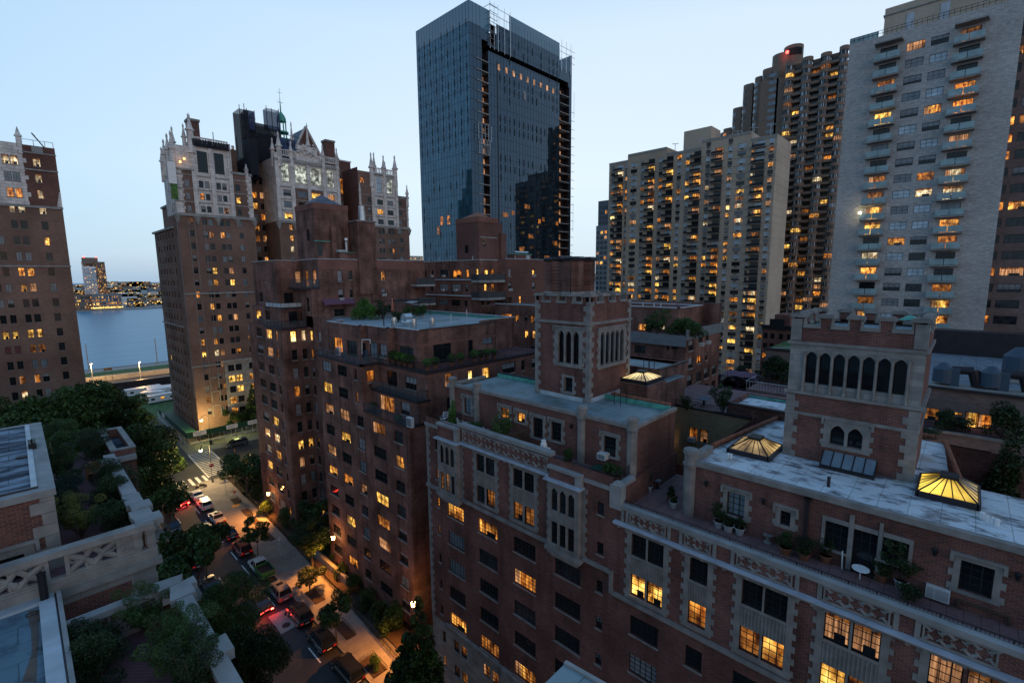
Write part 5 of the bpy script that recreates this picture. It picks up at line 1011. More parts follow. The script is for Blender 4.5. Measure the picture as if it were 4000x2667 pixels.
# courtyard pieces between the two foreground towers
Yb = Bld('courtyard_building', (44, 18, G), 'yellow brick courtyard wall with glowing windows between the two battlemented towers')
for tl, br, st, ac in (((618, 988), (650, 1055), 'lit_warm', 0), ((768, 1010), (828, 1130), 'lit_orange', 1), ((850, 1030), (908, 1145), 'lit_curtain', 0)):
    p0 = UX(c_f(*tl), 44); p1 = UX(c_f(*br), 44); Yb.win('x', 44, p1.y, p0.y, p1.z, p0.z, 'd', st, ac=ac)
Yb.wall('x', 44, 13, 22.5, -30, -12.85, 'brick_yellow'); Yb.mb.mt('brick_yellow').poly([(44, 13, -30), (54, 13, -30), (54, 13, -12.85), (44, 13, -12.85)]); Yb.mb.mt('ballast').poly([(44, 13, -13.2), (56, 13, -13.2), (56, 23, -13.2), (44, 23, -13.2)])
q_ = MB().mt('parapet_metal').box(43.9, 44.3, 13, 22.6, -12.87, -12.7); Yb.part('coping', q_); Yb.finish()
pl_ = point('courtyard_light', (43.2, 20.1, -16.2), 110, (1, .6, .25), .3)  # added point light for the courtyard
Sb = Bld('courtyard_building', (42, 21, G), 'dark brick box with a raised skylight behind the left battlemented tower')
Sb.block(38.3, 42.0, 20.0, 23.0, -30, -9.95, 'brick_dark', 'roof_gravel'); Sb.block(42.5, 48.3, 20.9, 28.5, -30, -9.2, 'brick_dark', 'roof_blue', -9.55); Sb.block(42.0, 46, 19.9, 21.5, -30, -10.2, 'brick_dark', 'roof_blue')
q_ = MB().mt('copper').box(42.6, 48.2, 21.2, 21.3, -9.5, -9.25).box(48.0, 48.1, 21.3, 28.4, -9.5, -9.25); q_.mt('parapet_metal').box(42.3, 48.5, 20.75, 21.15, -9.2, -9.08); Sb.part('coping', q_); Sb.finish()
skylight(40.1, 21.5, 3.3, 2.6, -9.9, .8, 'dim yellow pyramid skylight with copper cap behind the left battlemented tower', 'lit_sky')
Wb = Bld('courtyard_building', (47, 12.5, G), 'dark brick box with small white roof left of the right battlemented tower')
Wb.block(44.6, 49.8, 9.5, 15.2, -30, -11.9, 'brick_dark', 'roof_white', -12.2)
q_ = MB().mt('copper').box(49.4, 49.5, 10, 15, -12.15, -11.95); q_.mt('parapet_metal').box(44.4, 44.9, 9.4, 15.3, -11.9, -11.75); Wb.part('coping', q_); Wb.finish()
iron_rail([(44.1, 22.3), (44.1, 13.2)], -13.1, 'low black railing along the edge of the courtyard roof terrace', .9, .3)
iron_rail([(55.5, 21.5), (55.5, 13)], -11.8, 'long dark railing behind the courtyard roof terrace', 1.2, .3)
# rooftop ladders (hoops)
for (px, py, z, x, lb) in ((2300+218/1.96, 1150+850/1.96, -11, 0, 'black hooped roof ladder on the green edged roof right of tower'), (2300+440/1.96, 1150+600/1.96, -9.5, 0, 'black hooped ladder behind the dim pyramid skylight')):
    c_ = UZ((px, py), z); o = MB().mt('iron')
    for s__ in (-.3, .3): o.tube((s__, 0, -.2), (s__, 0, 1.3), .03).tube((s__, 0, 1.3), (s__, .5, 1.6), .03).tube((s__, .5, 1.6), (s__, 1, 1.3), .03).tube((s__, 1, 1.3), (s__, 1, 0), .03)
    o = o.build('roof_ladder', label=lb, cat='ladder'); o.location = (c_.x, c_.y, z); o.rotation_euler = (0, 0, -1.57)
# right: brick building with fans on the roof
H = Bld('apartment_building', (62, -4, G), 'mauve brick building with blue roof fans behind the nearest battlemented tower')
kf = zm(3500, 1100, 2.614); hf = zm(3000, 1150, 1.845)
for tl, br, st in ((kf(255, 1275), kf(430, 1425), 'lit_dim'), (kf(595, 1330), kf(680, 1375), 'lit_warm'), (kf(710, 1325), kf(835, 1500), 'lit_yellow'), (kf(848, 1350), kf(972, 1510), 'lit_orange')):
    p0 = UX(tl, 62); p1 = UX(br, 62); H.win('x', 62, p1.y, p0.y, p1.z, p0.z, 'w3', st)
for tl, br, st in ((hf(1310, 1080), hf(1600, 1215), 'd'), (hf(1520, 1155), hf(1575, 1210), 'lit_warm'), (hf(1700, 1140), hf(1840, 1280), 'glass_mid'), (hf(1765, 1370), hf(1845, 1480), 'glass_mid')):
    p0 = UX(tl, 58.5); p1 = UX(br, 58.5); H.win('x', 58.5, p1.y, p0.y, p1.z, p0.z, 'p', st)
H.wall('x', 62, -14, 3.4, -16, -11.4, 'brick_mauve'); H.wall('x', 58.5, -14, 3.4, G, -14.7, 'brick_mauve'); H.mb.mt('pavers').poly([(58.5, -14, -14.8), (62, -14, -14.8), (62, 3.4, -14.8), (58.5, 3.4, -14.8)]); H.mb.mt('roof_gravel').poly([(62, -14, -11.5), (92, -14, -11.5), (92, 8, -11.5), (62, 8, -11.5)])
H.mb.mt('brick_mauve').poly([(58.5, 3.4, G), (58.5, 3.4, -14.7), (62, 3.4, -14.7), (62, 3.4, G)]); H.mb.poly([(62, 3.4, G), (62, 3.4, -11.4), (92, 8, -11.4), (92, 8, G)])
q_ = MB().mt('parapet_metal').box(61.7, 62.1, -14, 3.5, -11.4, -11.2).box(90, 93, -16, 20, -11.5, -8.2); H.part('coping', q_); q_ = MB().mt('stone').box(58.3, 58.8, -14, 3.4, -14.85, -14.65); H.part('ledge', q_); H.finish()
iron_rail([(58.7, 3.2), (58.7, -10)], -14.6, 'white grey balcony railing in front of the lit kitchen windows', 1.0, .4)
def fan(c_, lb, s_=1.0):
    r_ = empty('roof_fan', c_, lb, 'fan unit', 'roof fans on the mauve building'); r_.scale = (s_, s_, s_)
    MB().mt('tarp').frus(0, 0, .3, 1.3, .62, .62, 14).frus(0, 0, 1.3, 1.75, .62, .2, 14).build('housing', r_); MB().mt('tarp').box(-.4, .4, -.9, -.35, .1, 1.4).build('motor_box', r_)
    MB().mt('parapet_metal').tube((0, .4, 1.2), (.2, -1.6, 1.3), .3, 10).tube((.2, -1.6, 1.3), (.25, -1.9, .1), .34, 10).build('duct', r_); MB().mt('concrete').box(-.9, .9, -2.4, .8, 0, .12).build('base', r_)
for q, lb, s_ in ((kf(470, 1060), 'blue roof fan nearest the battlemented tower', 1.35), (kf(960, 1110), 'blue roof fan in the middle of the mauve building roof', 1.35), (kf(1230, 1010), 'large dark roof fan at the right edge of the photo', 2.0)): fan(UZ(q, -11.45), lb, s_)
# ================================================================= PINNACLED TOWER (wings at y=140)
yt = 140.0
TT = Bld('pinnacled_tower', (60, yt, G), 'brown brick apartment tower with white terracotta crown and pinnacles under renovation')
TRM = MB(); CR = MB(); PIN = []
def pinnacle(x, y, z, h=5.5, r=.62): PIN.append((x, y, z, h, r))
def rows(x0, x1, ztop, n_, st='t', pl=.25, dz=3.02, hh=1.5, y=yt, dark=.5):
    for k in range(n_): TT.win('y', y, x0, x1, ztop-dz*k-hh, ztop-dz*k, st, rstate(pl, dark))
# left wing
L0, L1 = 29.6, 46.9
for a0, a1 in ((31.9, 32.8), (43.0, 43.95)): rows(a0, a1, 20.6 if 1 else 0, 19, pl=.2)
TT.win('y', yt, 31.75, 32.85, 22.1, 23.7, 't', 'blind'); TT.win('y', yt, 42.95, 44, 22.2, 23.8, 't', 'd')
for a0, a1 in ((34.75, 35.75), (36.05, 37.05), (38.6, 39.6), (39.9, 40.9)):
    rows(a0, a1, 20.7, 2, pl=.15, dark=.4); TT.win('y', yt, a0, a1, 22.1, 23.7, 't', rstate(.1, .4)); rows(a0, a1, 14.5, 17, pl=.27)
TT.win('y', yt, 34.9, 37.1, 25.8, 30.8, 't', 'd'); TT.win('y', yt, 38.6, 40.75, 25.9, 30.9, 't', 'd')
# center wing
C0, C1 = 53.2, 71.6
for a0, a1, st in ((54.85, 56.8, 'lit_pale'), (58.6, 61.8, 'lit_pale'), (62.9, 66.1, 'lit_pale'), (67.9, 69.9, 'lit_pale')): TT.win('y', yt, a0, a1, 26.2, 31.0, 't', st)
for a0, a1 in ((54.95, 57.05), (59.0, 61.8), (63.0, 65.75), (67.85, 69.9)):
    for k, z in enumerate((24.1, 20.95, 17.8)): TT.win('y', yt, a0, a1, z-1.65, z, 't', 'lit_yellow' if (k == 0 and a0 == 63.0) else rstate(.3, .3))
for a0, a1 in ((56.0, 56.9), (59.5, 60.4), (61, 62), (65, 66), (68.5, 69.5)): rows(a0, a1, 14.6, 17, pl=.3)
# right wing
Rr0, Rr1 = 77.8, 95.9
TT.win('y', yt, 84.15, 86.0, 26.5, 31.4, 't', 'glass_sky_far'); TT.win('y', yt, 88.0, 89.95, 26.7, 31.4, 't', 'lit_pale'); TT.win('y', yt, 78.5, 79.8, 28.9, 30.6, 't', 'lit_orange')
for a0, a1 in ((80.8, 81.85), (92.1, 93.3)): rows(a0, a1, 24.6, 24, pl=.08)
for a0, a1 in ((84.15, 86.25), (87.8, 90.05)):
    for z in (24.35, 21.3, 18.2): TT.win('y', yt, a0, a1, z-1.5, z, 't', rstate(.2, .3))
for a0, a1 in ((84.15, 85.05), (85.4, 86.3), (87.8, 88.7), (89.2, 90.1)): rows(a0, a1, 15.0, 17, pl=.12)
# recesses at y=150
for a0, a1, z0, z1, st in ((49.7, 51.5, 26.2, 31.1, 'd'), (52.3, 54.4, 26.2, 28.4, 'd'), (77.0, 77.9, 26.5, 31.2, 'lit_orange')): TT.win('y', 150, a0, a1, z0, z1, 't', st)
for k in range(14):
    z = 24.1-3.05*k
    for a0, a1 in ((49.9, 51.5), (52.3, 54.3), (76.4, 77.9), (79, 80)): TT.win('y', 150, a0, a1, z-1.7, z, 't', {0: 'lit_orange', 1: 'lit_warm'}.get(k) if a0 == 49.9 and k < 2 else rstate(.25, .6))
# left sides
for k in range(20):
    z = 11.4-3.02*k
    if z < -46: break
    for a in (146, 150, 153.2, 156.5, 159.6, 163): TT.win('x', L0, a, a+1.5, z-1.5, z, 'd', rstate(.07, .85))
for k in range(5):
    z = 24-3.02*k
    for a in (142, 143.6): TT.win('x', L0, a, a+.8, z-1.6, z, 'd', 'd')
m_ = 'brick_tudor'
def wing(x0, x1, ztop, zc_, y=yt):
    """brick to the string course at zc_, white crown above on the pier bays"""
    TT.wall('y', y, x0, x1, -40, zc_, m_)
TT.wall('y', yt, L0, L1, -40, 15.4, m_); TT.wall('y', yt, C0, C1, -40, 15.4, m_); TT.wall('y', yt, Rr0, Rr1, -40, 16.0, m_)
TT.wall('y', yt, L0, 31.2, 15.4, 31.5, 'terracotta'); TT.wall('y', yt, 31.2, 33.9, 15.4, 26, m_); TT.wall('y', yt, 31.2, 33.9, 26, 31.5, 'terracotta'); TT.wall('y', yt, 33.9, 42.0, 15.4, 32.1, 'terracotta'); TT.wall('y', yt, 42.0, 45.9, 15.4, 26.4, m_); TT.wall('y', yt, 45.9, L1, 15.4, 26.8, 'terracotta')
TT.wall('y', yt, C0, 57.8, 15.4, 32.5, 'terracotta'); TT.wall('y', yt, 57.8, 66.9, 15.4, 24.9, m_); TT.wall('y', yt, 57.8, 66.9, 24.9, 32.5, 'terracotta'); TT.wall('y', yt, 66.9, C1, 15.4, 32.5, 'terracotta')
TT.wall('y', yt, Rr0, 82.6, 16, 32.5, m_); TT.wall('y', yt, 82.6, 91.4, 16, 32.5, 'terracotta'); TT.wall('y', yt, 91.4, 95.2, 16, 26, m_); TT.wall('y', yt, 95.2, Rr1, 16, 26, 'terracotta')
TT.wall('y', 150, L1, C0+6, -40, 33, m_); TT.wall('y', 150, C1-6, Rr0+5, -40, 34, m_)
TT.wall('x', L0, 150, 168, -61, 12.4, m_); TT.wall('x', L0, yt, 150, -61, 15.4, m_); TT.wall('x', L0, yt, 150, 15.4, 29.0, 'terracotta'); TT.mb.mt('brick_tudor').box(L0+.05, 34, 150, 150.2, 12, 28.9)
TT.wall('x', C0, yt, 150, -40, 15.4, m_); TT.wall('x', C0, yt, 150, 15.4, 32.5, 'terracotta'); TT.wall('x', Rr0, yt, 150, -40, 33.5, 'brick_maroon')
b = TT.mb; b.mt(m_)
for x, z, yy in ((L1, 26.5, 170), (C1, 32.5, 165), (Rr1, 26, 149)): b.poly([(x, yt, -40), (x, yy, -40), (x, yy, z), (x, yt, z)])
b.mt('roof_gravel'); b.box(L0+.3, 36, 145.3, 168, -60, 12.3); b.box(L0+.2, 36, yt+.6, 150, 20, 26.0); b.box(36, L1-.1, yt+.6, 165, 20, 26.2); b.box(33.9, 42, yt+.6, 165, 26, 31.8); b.box(C0+.3, C1-.1, yt+.6, 168, 24, 32.2); b.box(Rr0+.1, Rr1-.1, yt+.6, 149, 20, 25.8); b.box(Rr0+.1, 91.4, yt+.6, 149, 25.8, 32.3)
b.mt('brick_tudor').box(49.5, 80, 151, 170, 25, 33.5)
# intermediate stepped blocks on the left
TRM.mt('stone_light').box(L0-.5, L0+2, 144.5, 168.4, 12.2, 12.7).box(L0-.4, L0, 144.6, 168, -12.7, -12.4).box(L0-.3, L1+.1, yt-.3, yt, -4.2, -3.8)
b.mt('brick_tudor').box(30.5, 38, 148, 160, 12.3, 18.6); TRM.box(30.2, 38, 147.6, 160.4, 18.4, 18.9); b.mt('brick_tudor').box(31, 38, 146, 154, 18, 24)
# string courses, corbels, crown balustrade
for x0, x1, z in ((L0, L1, 15.3), (C0, C1, 15.3), (Rr0, Rr1, 15.9)):
    TRM.mt('stone_light').box(x0-.3, x1+.3, yt-.35, yt-.005, z-.35, z+.35)
    for t in (0, .24, .5, .76, 1): xx = x0+(x1-x0)*t; TRM.frus(xx, yt-.15, z-2.3, z-.35, .15, .85, 6)
    for zz in (z+3.1, z+6.2, z+9.5): TRM.box(x0-.1, x1+.1, yt-.16, yt-.004, zz-.12, zz+.12)
TRM.box(33.7, 42.2, yt-.4, yt, 31.7, 32.3); TRM.box(C0-.3, C1+.3, yt-.4, yt, 31.5, 32.2); TRM.box(82.4, 91.6, yt-.4, yt, 31.8, 32.4); TRM.box(L0-.3, 33.9, yt-.35, yt, 25.8, 26.2); TRM.box(42, L1+.2, yt-.35, yt, 26.3, 26.9); TRM.box(91.4, Rr1+.2, yt-.35, yt, 25.7, 26.3)
for x in (31.2, 33.9, 42.0, 45.9, 57.8, 66.9, 82.6, 91.4): 
    for k in range(14): TRM.mt('terracotta').box(x-(.35 if k % 2 else .1), x+(.35 if k % 2 else .1), yt-.03, yt+.01, 15.8+k*.75, 16.45+k*.75)
for x0, x1 in ((34.2, 37.9), (37.9, 42), (57.6, 57.9), (66.9, 67.1)): pass
for x in (33.9, 37.9, 42.0, C0+.4, 57.7, 62.3, 66.9, C1-.4, 82.6, 87, 91.4): TRM.mt('terracotta').box(x-.45, x+.45, yt-.3, yt-.003, 15.6, 33.6)
def balus(x0, x1, z):
    CR.mt('terracotta').box(x0, x1, yt-.15, yt+.2, z+1.5, z+1.8).box(x0, x1, yt-.1, yt+.15, z, z+.3)
    n_ = max(2, int((x1-x0)/.55))
    for i in range(n_): x = x0+(x1-x0)*(i+.5)/n_; CR.box(x-.13, x+.13, yt-.05, yt+.12, z+.3, z+1.5)
balus(C0+.6, 57.3, 33); balus(67.2, C1, 33); balus(58, 59.5, 33); balus(83, 91, 32.4); balus(34, 42, 32.3)
# coat of arms gable block in the middle
CR.mt('terracotta').box(58.6, 66.2, yt-.2, yt+.3, 32.5, 34.6); CR.prism([(0, 0)]*0 or [(59.6, yt-.3), (65.2, yt-.3), (65.2, yt+.3), (59.6, yt+.3)], 34.6, 36.6); 
for i in range(26): a = R.uniform(59.4, 65.4); z = R.uniform(33.8, 37.9-abs(a-62.4)*.55); CR.frus(a, yt-.35, z, z+R.uniform(.4, .9), R.uniform(.25, .5), .12, 6)
for x, y, z, h, r in ((29.7, 150, 26, 6.5, .55), (29.7, 147, 27, 6.8, .6), (29.8, 143.6, 27.5, 7, .6), (29.9, 140.3, 27, 7.5, .65), (31.5, 146, 30, 7.0, .55), (33.9, 140, 32, 7.2, .8), (32.8, 141, 31, 5.8, .5), (C0+.3, 141.5, 32, 5.6, .6), (54.6, 140, 32, 7.2, .75), (57.8, 140, 32, 5.3, .6), (66.9, 140, 32, 6, .6), (71.2, 140, 32, 5.8, .6), (67.2, 150, 34, 12, .6), (70.6, 152, 33, 7, .5), (62.5, 150, 36, 9.5, .5), (82.6, 140, 30, 8.5, .75), (84.2, 141, 31, 8, .6), (87.0, 140, 31, 7.4, .65), (91.2, 140, 31, 8, .8), (90, 144, 32, 5.5, .6), (95.6, 140, 25, 5.2, .5), (45.9, 140, 26.5, 2.8, .5), (78.2, 140, 24, 5, .4)): pinnacle(x, y, z, h, r)
for x, y, z, h, r in PIN:
    CR.mt('terracotta').frus(x, y, z-2, z+h*.45, r, r*.85, 8).frus(x, y, z+h*.45, z+h*.5, r*1.35, r*1.25, 8).frus(x, y, z+h*.5, z+h*.9, r*.95, r*.15, 8).frus(x, y, z+h*.86, z+h*.96, r*.38, r*.38, 6).frus(x, y, z+h*.96, z+h*1.02, r*.2, .05, 6)
# gable, slate roof, chimneys
GB = MB(); y_ = 151.0
GB.mt('slate'); A = [(54, 156, 33.5), (66, 156, 33.5), (66, 156, 42.5), (54, 156, 42.5)]
GB.poly([(52, 151.3, 33.5), (64.5, 151.3, 33.5), (66.5, 156, 42.2), (55, 156, 42.2)])
GB.mt('brick_maroon').poly([(64, y_, 33), (71.5, y_, 33), (71.5, y_, 37.2), (67.2, y_, 45), (64, y_, 38.5)]); GB.box(64, 71.5, y_, 160, 30, 34.5)
GB.mt('slate').poly([(67.2, y_, 45), (64, y_, 38.5), (64, 160, 38.5), (67.2, 160, 45)]); GB.poly([(67.2, y_, 45), (67.2, 160, 45), (71.5, 160, 37.2), (71.5, y_, 37.2)])
GB.mt('terracotta').tube((67.2, y_-.2, 45.3), (71.7, y_-.2, 37.2), .35, 4).tube((67.2, y_-.2, 45.3), (63.8, y_-.2, 38.5), .35, 4)
GB.mt('brick_maroon').box(77.8, 80.9, 160, 163, 30, 45); GB.mt('stone').box(77.6, 81.1, 159.8, 163.2, 44.8, 45.4); GB.mt('brick_maroon').box(36.2, 38.6, 150, 153, 30, 40.5); GB.mt('stone').box(36, 38.8, 149.8, 153.2, 40.3, 40.9)
GB.mt('brick_tudor').box(35.5, 47, 150, 160, 26, 34.8)
for i in range(10): GB.mt('terracotta').box(36+i*1.1, 36.6+i*1.1, 149.8, 150.2, 34.8, 35.8)
GB.mt('brick_maroon').box(74, 82, 152, 165, 30, 37.2); GB.mt('terracotta').box(73.8, 82.2, 151.8, 165, 37.2, 37.6)
# copper cupola
CU = MB(); cx, cy = 60.2, 151.0
CU.mt('brick_dark').box(cx-1.8, cx+1.8, cy-1.8, cy+1.8, 33, 38.5); CU.mt('copper').frus(cx, cy, 38.5, 39, 2.1, 2.0, 8)
for i in range(8): a = i*math.pi/4; CU.tube((cx+1.2*math.cos(a), cy+1.2*math.sin(a), 39), (cx+1.15*math.cos(a), cy+1.15*math.sin(a), 45.4), .17, 5)
CU.frus(cx, cy, 42.0, 42.4, 1.9, 1.8, 8); CU.lathe(cx, cy, [(45.2, 1.35), (46, 1.3), (46.9, 1.0), (47.5, .55), (48, .2), (50.5, .12), (52, .05)], 10); CU.tube((cx-.8, cy, 50.6), (cx+.8, cy, 50.6), .06).tube((cx, cy, 51.5), (cx, cy, 54.5), .05).tube((cx-.6, cy, 53.3), (cx+.6, cy, 53.3), .05)
# scaffold hung with netting (part of the tower works, a thing of its own)
for nm, mb in (('string_course', TRM), ('crown_ornament', CR), ('gable', GB), ('cupola', CU)): TT.part(nm, mb)
# limestone entrance front near the street
EN = MB().mt('ashlar')
EN.box(36.6, 47.2, yt-.25, yt-.01, -37, -22); 
EN.mt('stone_light').box(36.3, 47.5, yt-.5, yt-.2, -22.2, -21.6).box(L0-.2, 36.6, yt-.3, yt-.002, -22.6, -22.2)
for a0 in (37.4, 39.2, 42.5, 44.4):
    for k in range(5): EN.mt(R.choice(('lit_orange', 'lit_warm', 'glass_dark', 'lit_yellow')) if k else 'glass_dark').box(a0, a0+1.4, yt-.32, yt-.26, -24.6-2.9*k, -23-2.9*k).mt('frame_dark').box(a0+.66, a0+.74, yt-.34, yt-.321, -24.6-2.9*k, -23-2.9*k).box(a0, a0+1.4, yt-.34, yt-.322, -23.9-2.9*k, -23.8-2.9*k)
for k in range(3): EN.mt('stone').box(33.0, 33.25, yt-.12, yt, -28.6-3.7*k, -25.8-3.7*k).box(34.85, 35.1, yt-.12, yt, -28.6-3.7*k, -25.8-3.7*k).box(33, 35.1, yt-.12, yt, -25.9-3.7*k, -25.6-3.7*k)
TT.part('entrance_front', EN)
TT.finish()
NS = empty('scaffold', (52, 149, 33), 'black netted scaffold climbing over the crown of the pinnacled tower', 'scaffold')
n1 = MB(); fr = MB()
def nb(x0, x1, y0, y1, z0, z1, m='netting', zr=0): n1.mt(m); n1.prism([(x0-52, y0-149), (x1-52, y0-149), (x1-52, y1-149), (x0-52, y1-149)], z0-33, z1-33, cap=False)
nb(46.9, 49.2, 145, 150, 16 if 0 else 26.5, 44.5); nb(49.2, 51.3, 147, 151, 27, 45.2, 'netting'); nb(46.9, 49, 139.3, 144, 26.8, 36); nb(49, 55.5, 148.2, 149.8, 32.4, 38.7); nb(51.5, 58.9, 149.2, 152, 33.5, 43); nb(55.2, 58.6, 148.6, 151, 42, 47.4, 'netting_blue'); nb(57.4, 62.2, 147.2, 149, 33.5, 39.5, 'netting_blue'); nb(56.4, 58, 140.6, 143, 32.8, 36, 'netting_blue'); nb(33.8, 42, 139.3, 139.5, 31.8, 33.4); nb(48.6, 51.2, 146.5, 147, 40, 45, 'netting_blue'); nb(30, 33, 142, 146, 26, 31, 'netting_blue')
n1.mt('netting').poly([(49.2-52, 0, 5.6), (52-52, 0, 9.8), (55.5-52, 0, 9.8), (60-52, 0, 2), (60-52, 0, 0), (49.2-52, 0, 0)])
for x, z0, z1, y in ((47, 26, 45.5, 144.8), (48.2, 26, 46, 144.9), (49.3, 26, 45.5, 146.5), (51.4, 27, 45.4, 146.8), (55.2, 33, 48, 148.4), (56.6, 33, 47.6, 148.4), (58.6, 33, 47.8, 148.4), (61.4, 33, 41, 147), (59.9, 33, 40, 147), (62.6, 32, 37.6, 145), (45.8, 32, 37, 145), (34.5, 32, 36.8, 140.5), (39, 32, 36, 140.5), (44.5, 31, 35.6, 141)): fr.mt('iron').tube((x-52, y-149, z0-33), (x-52, y-149, z1-33), .09, 4)
for z in (28, 31, 34, 37, 40, 43): fr.tube((-5, -4.2, z-33), (-.7, -3, z-33), .07, 4)
for z in (35, 37, 39, 41.5): fr.tube((3, -.6, z-33), (11, -3, z-34.3), .07, 4)
for i in range(8): fr.mt('steel').tube((5.5+i*.9, -5, .5+R.random()*3), (7.5+i*.9, -6, 1.5+R.random()*4), .06, 4)
n1.build('netting', NS); fr.build('frame', NS)
mat('work_glow', (1, .5, .2), emis=(1, .45, .12), es=5).cycles.emission_sampling = 'NONE'
for i, q in enumerate(((704, 636), (720, 624))):
    p = UY(q, 139.2); o = MB().mt('work_glow').frus(0, 0, 0, .4, .2, .2, 8).build('work_lamp', label='amber work lamp at the corner of the pinnacled tower, ' + ('lower left' if i == 0 else 'upper right') + ' of the two', cat='lamp', group='amber work lamps'); o.location = p
gp = UY((675, 700), 139.4); o = MB().mt('white_paint').box(-.8, .8, 0, .1, -1, 4).mt('lit_white').box(-.5, .5, -.02, -.005, -4, -1).mt('leaf_bright').box(-.55, .75, -.03, .08, -4.6, -1).build('debris_sheet', label='white and green sheeting hanging at the left corner of the pinnacled tower', cat='sheet'); o.location = gp
for i, (qa, qb) in enumerate((((735, 860), (800, 1560)), ((760, 860), (832, 1520)), ((690, 850), (700, 1500)), ((797, 860), (870, 1480)))):
    a = UY(qa, 139); z_ = -30; o = MB().mt('stone_light').tube((0, 0, 0), (0, 0, a.z-z_), .05, 4).build('work_rope', label='thin pale rope hanging down the pinnacled tower, ' + ('second from left', 'third from left', 'leftmost', 'rightmost')[i] + ' of four', cat='rope', group='ropes down the pinnacled tower'); o.location = (a.x, 139, z_)
# ================================================================= LEFT TOWER (y=135)
LT = Bld('brick_tower', (2, 135, G), 'brown brick tower with pale stone top at the left edge of the photo')
yl = 135.0
for k in range(19):
    z = 20.45-3.05*k
    LT.win('y', yl, 5.55, 6.5, z-1.6, z, 't', {0: 'lit_white', 1: 'lit_white', 2: 'lit_white', 4: 'lit_yellow', 5: 'glass_mid', 7: 'glass_sky', 14: 'blind'}.get(k) or rstate(.1, .8))
    if k > 1:
        for a0, a1 in ((1.35, 2.2), (2.6, 3.55)): LT.win('y', yl, a0, a1, z-1.6, z, 't', {2: 'lit_white', 3: 'd', 4: 'glass_mid', 5: 'blind', 6: 'lit_warm', 7: 'lit_warm' if a0 < 2 else 'lit_curtain', 8: 'd', 9: 'd', 10: 'lit_yellow', 11: 'lit_dim', 12: 'glass_sky'}.get(k) or rstate(.1, .4))
    if k > 3:
        for a0 in (-2.1, -.75): LT.win('y', yl, a0, a0+.85, z-1.6, z, 't', {10: 'lit_yellow', 11: 'red_blind', 6: 'd', 12: 'd'}.get(k) or rstate(.1, .6))
LT.win('y', yl, 5.55, 6.6, 21.9, 23.5, 't', 'lit_white')
for z, st in ((23.55, 'lit_white'), (20.45, 'glass_sky'), (17.4, 'lit_orange')):
    for a0 in (1.35, 2.5): LT.win('y', yl, a0, a0+1.0, z-1.7, z, 't', st)
LT.wall('y', yl, -9, 8.95, G, 14.2, 'brick_tudor'); LT.wall('y', yl, -9, 4.2, 14.2, 24.4, 'terracotta'); LT.wall('y', yl, 4.2, 8.95, 14.2, 25.8, 'brick_maroon')
b = LT.mb; b.mt('brick_tudor').poly([(8.95, yl, G), (8.95, 160, G), (8.95, 160, 25.8), (8.95, yl, 25.8)]); b.mt('roof_gravel').poly([(-9, yl, 24), (8.9, yl, 24), (8.9, 160, 24), (-9, 160, 24)]); b.mt('terracotta').box(-9, 1.2, yl, yl+.6, 24.4, 27.6).box(1.2, 3.9, yl, yl+.5, 24.4, 25.9).box(1, 1.4, yl-.1, yl+.5, 26, 27.9)
t_ = MB().mt('stone_light').box(-9, 9.05, yl-.25, yl-.004, 13.9, 14.35).box(-9, 9.05, yl-.2, yl-.004, 2.35, 2.65).box(4.2, 9.05, yl-.2, yl-.004, 24.3, 24.55).box(4.2, 9.05, yl-.2, yl-.004, 21.1, 21.35).box(5.6, 7.2, yl-.1, yl-.003, 24.6, 25.7)
for z in (26.6,): t_.mt('terracotta').frus(4.0, yl+.2, 24, 27.2, .45, .4, 8).frus(4.0, yl+.2, 27.2, 27.5, .6, .55, 8).frus(4.0, yl+.2, 27.5, 29, .42, .05, 8)
for k in range(6): t_.mt('terracotta').box(8.2+.1*k, 8.97, yl-.05, yl, 14.3+.5*k, 14.8+.5*k); t_.box(4.2, 4.3+.12*(k % 2)*3, yl-.04, yl, 14.4+k*1.6, 15.2+k*1.6)
LT.part('stone_trim', t_); t_ = MB().mt('zinc')
for x in (4.4, 6, 7.6, 8.8): t_.tube((x, yl+.3, 25.8), (x, yl+.3, 26.9), .05, 4)
t_.tube((4.4, yl+.3, 26.9), (8.8, yl+.3, 26.9), .05, 4); LT.part('roof_railing', t_); LT.finish()
o = MB().mt('iron')
for s__ in (-.25, .25): o.tube((0, s__, 0), (-1.9, s__, 3), .07, 4)
for k in range(5): o.tube((-.35*k, -.25, .6*k), (-.35*k-.35, .25, .6*k+.6), .04, 4)
o = o.build('roof_davit', label='small dark lattice hoist on the roof of the left tower', cat='hoist'); o.location = (7.9, yl+2, 25.6)
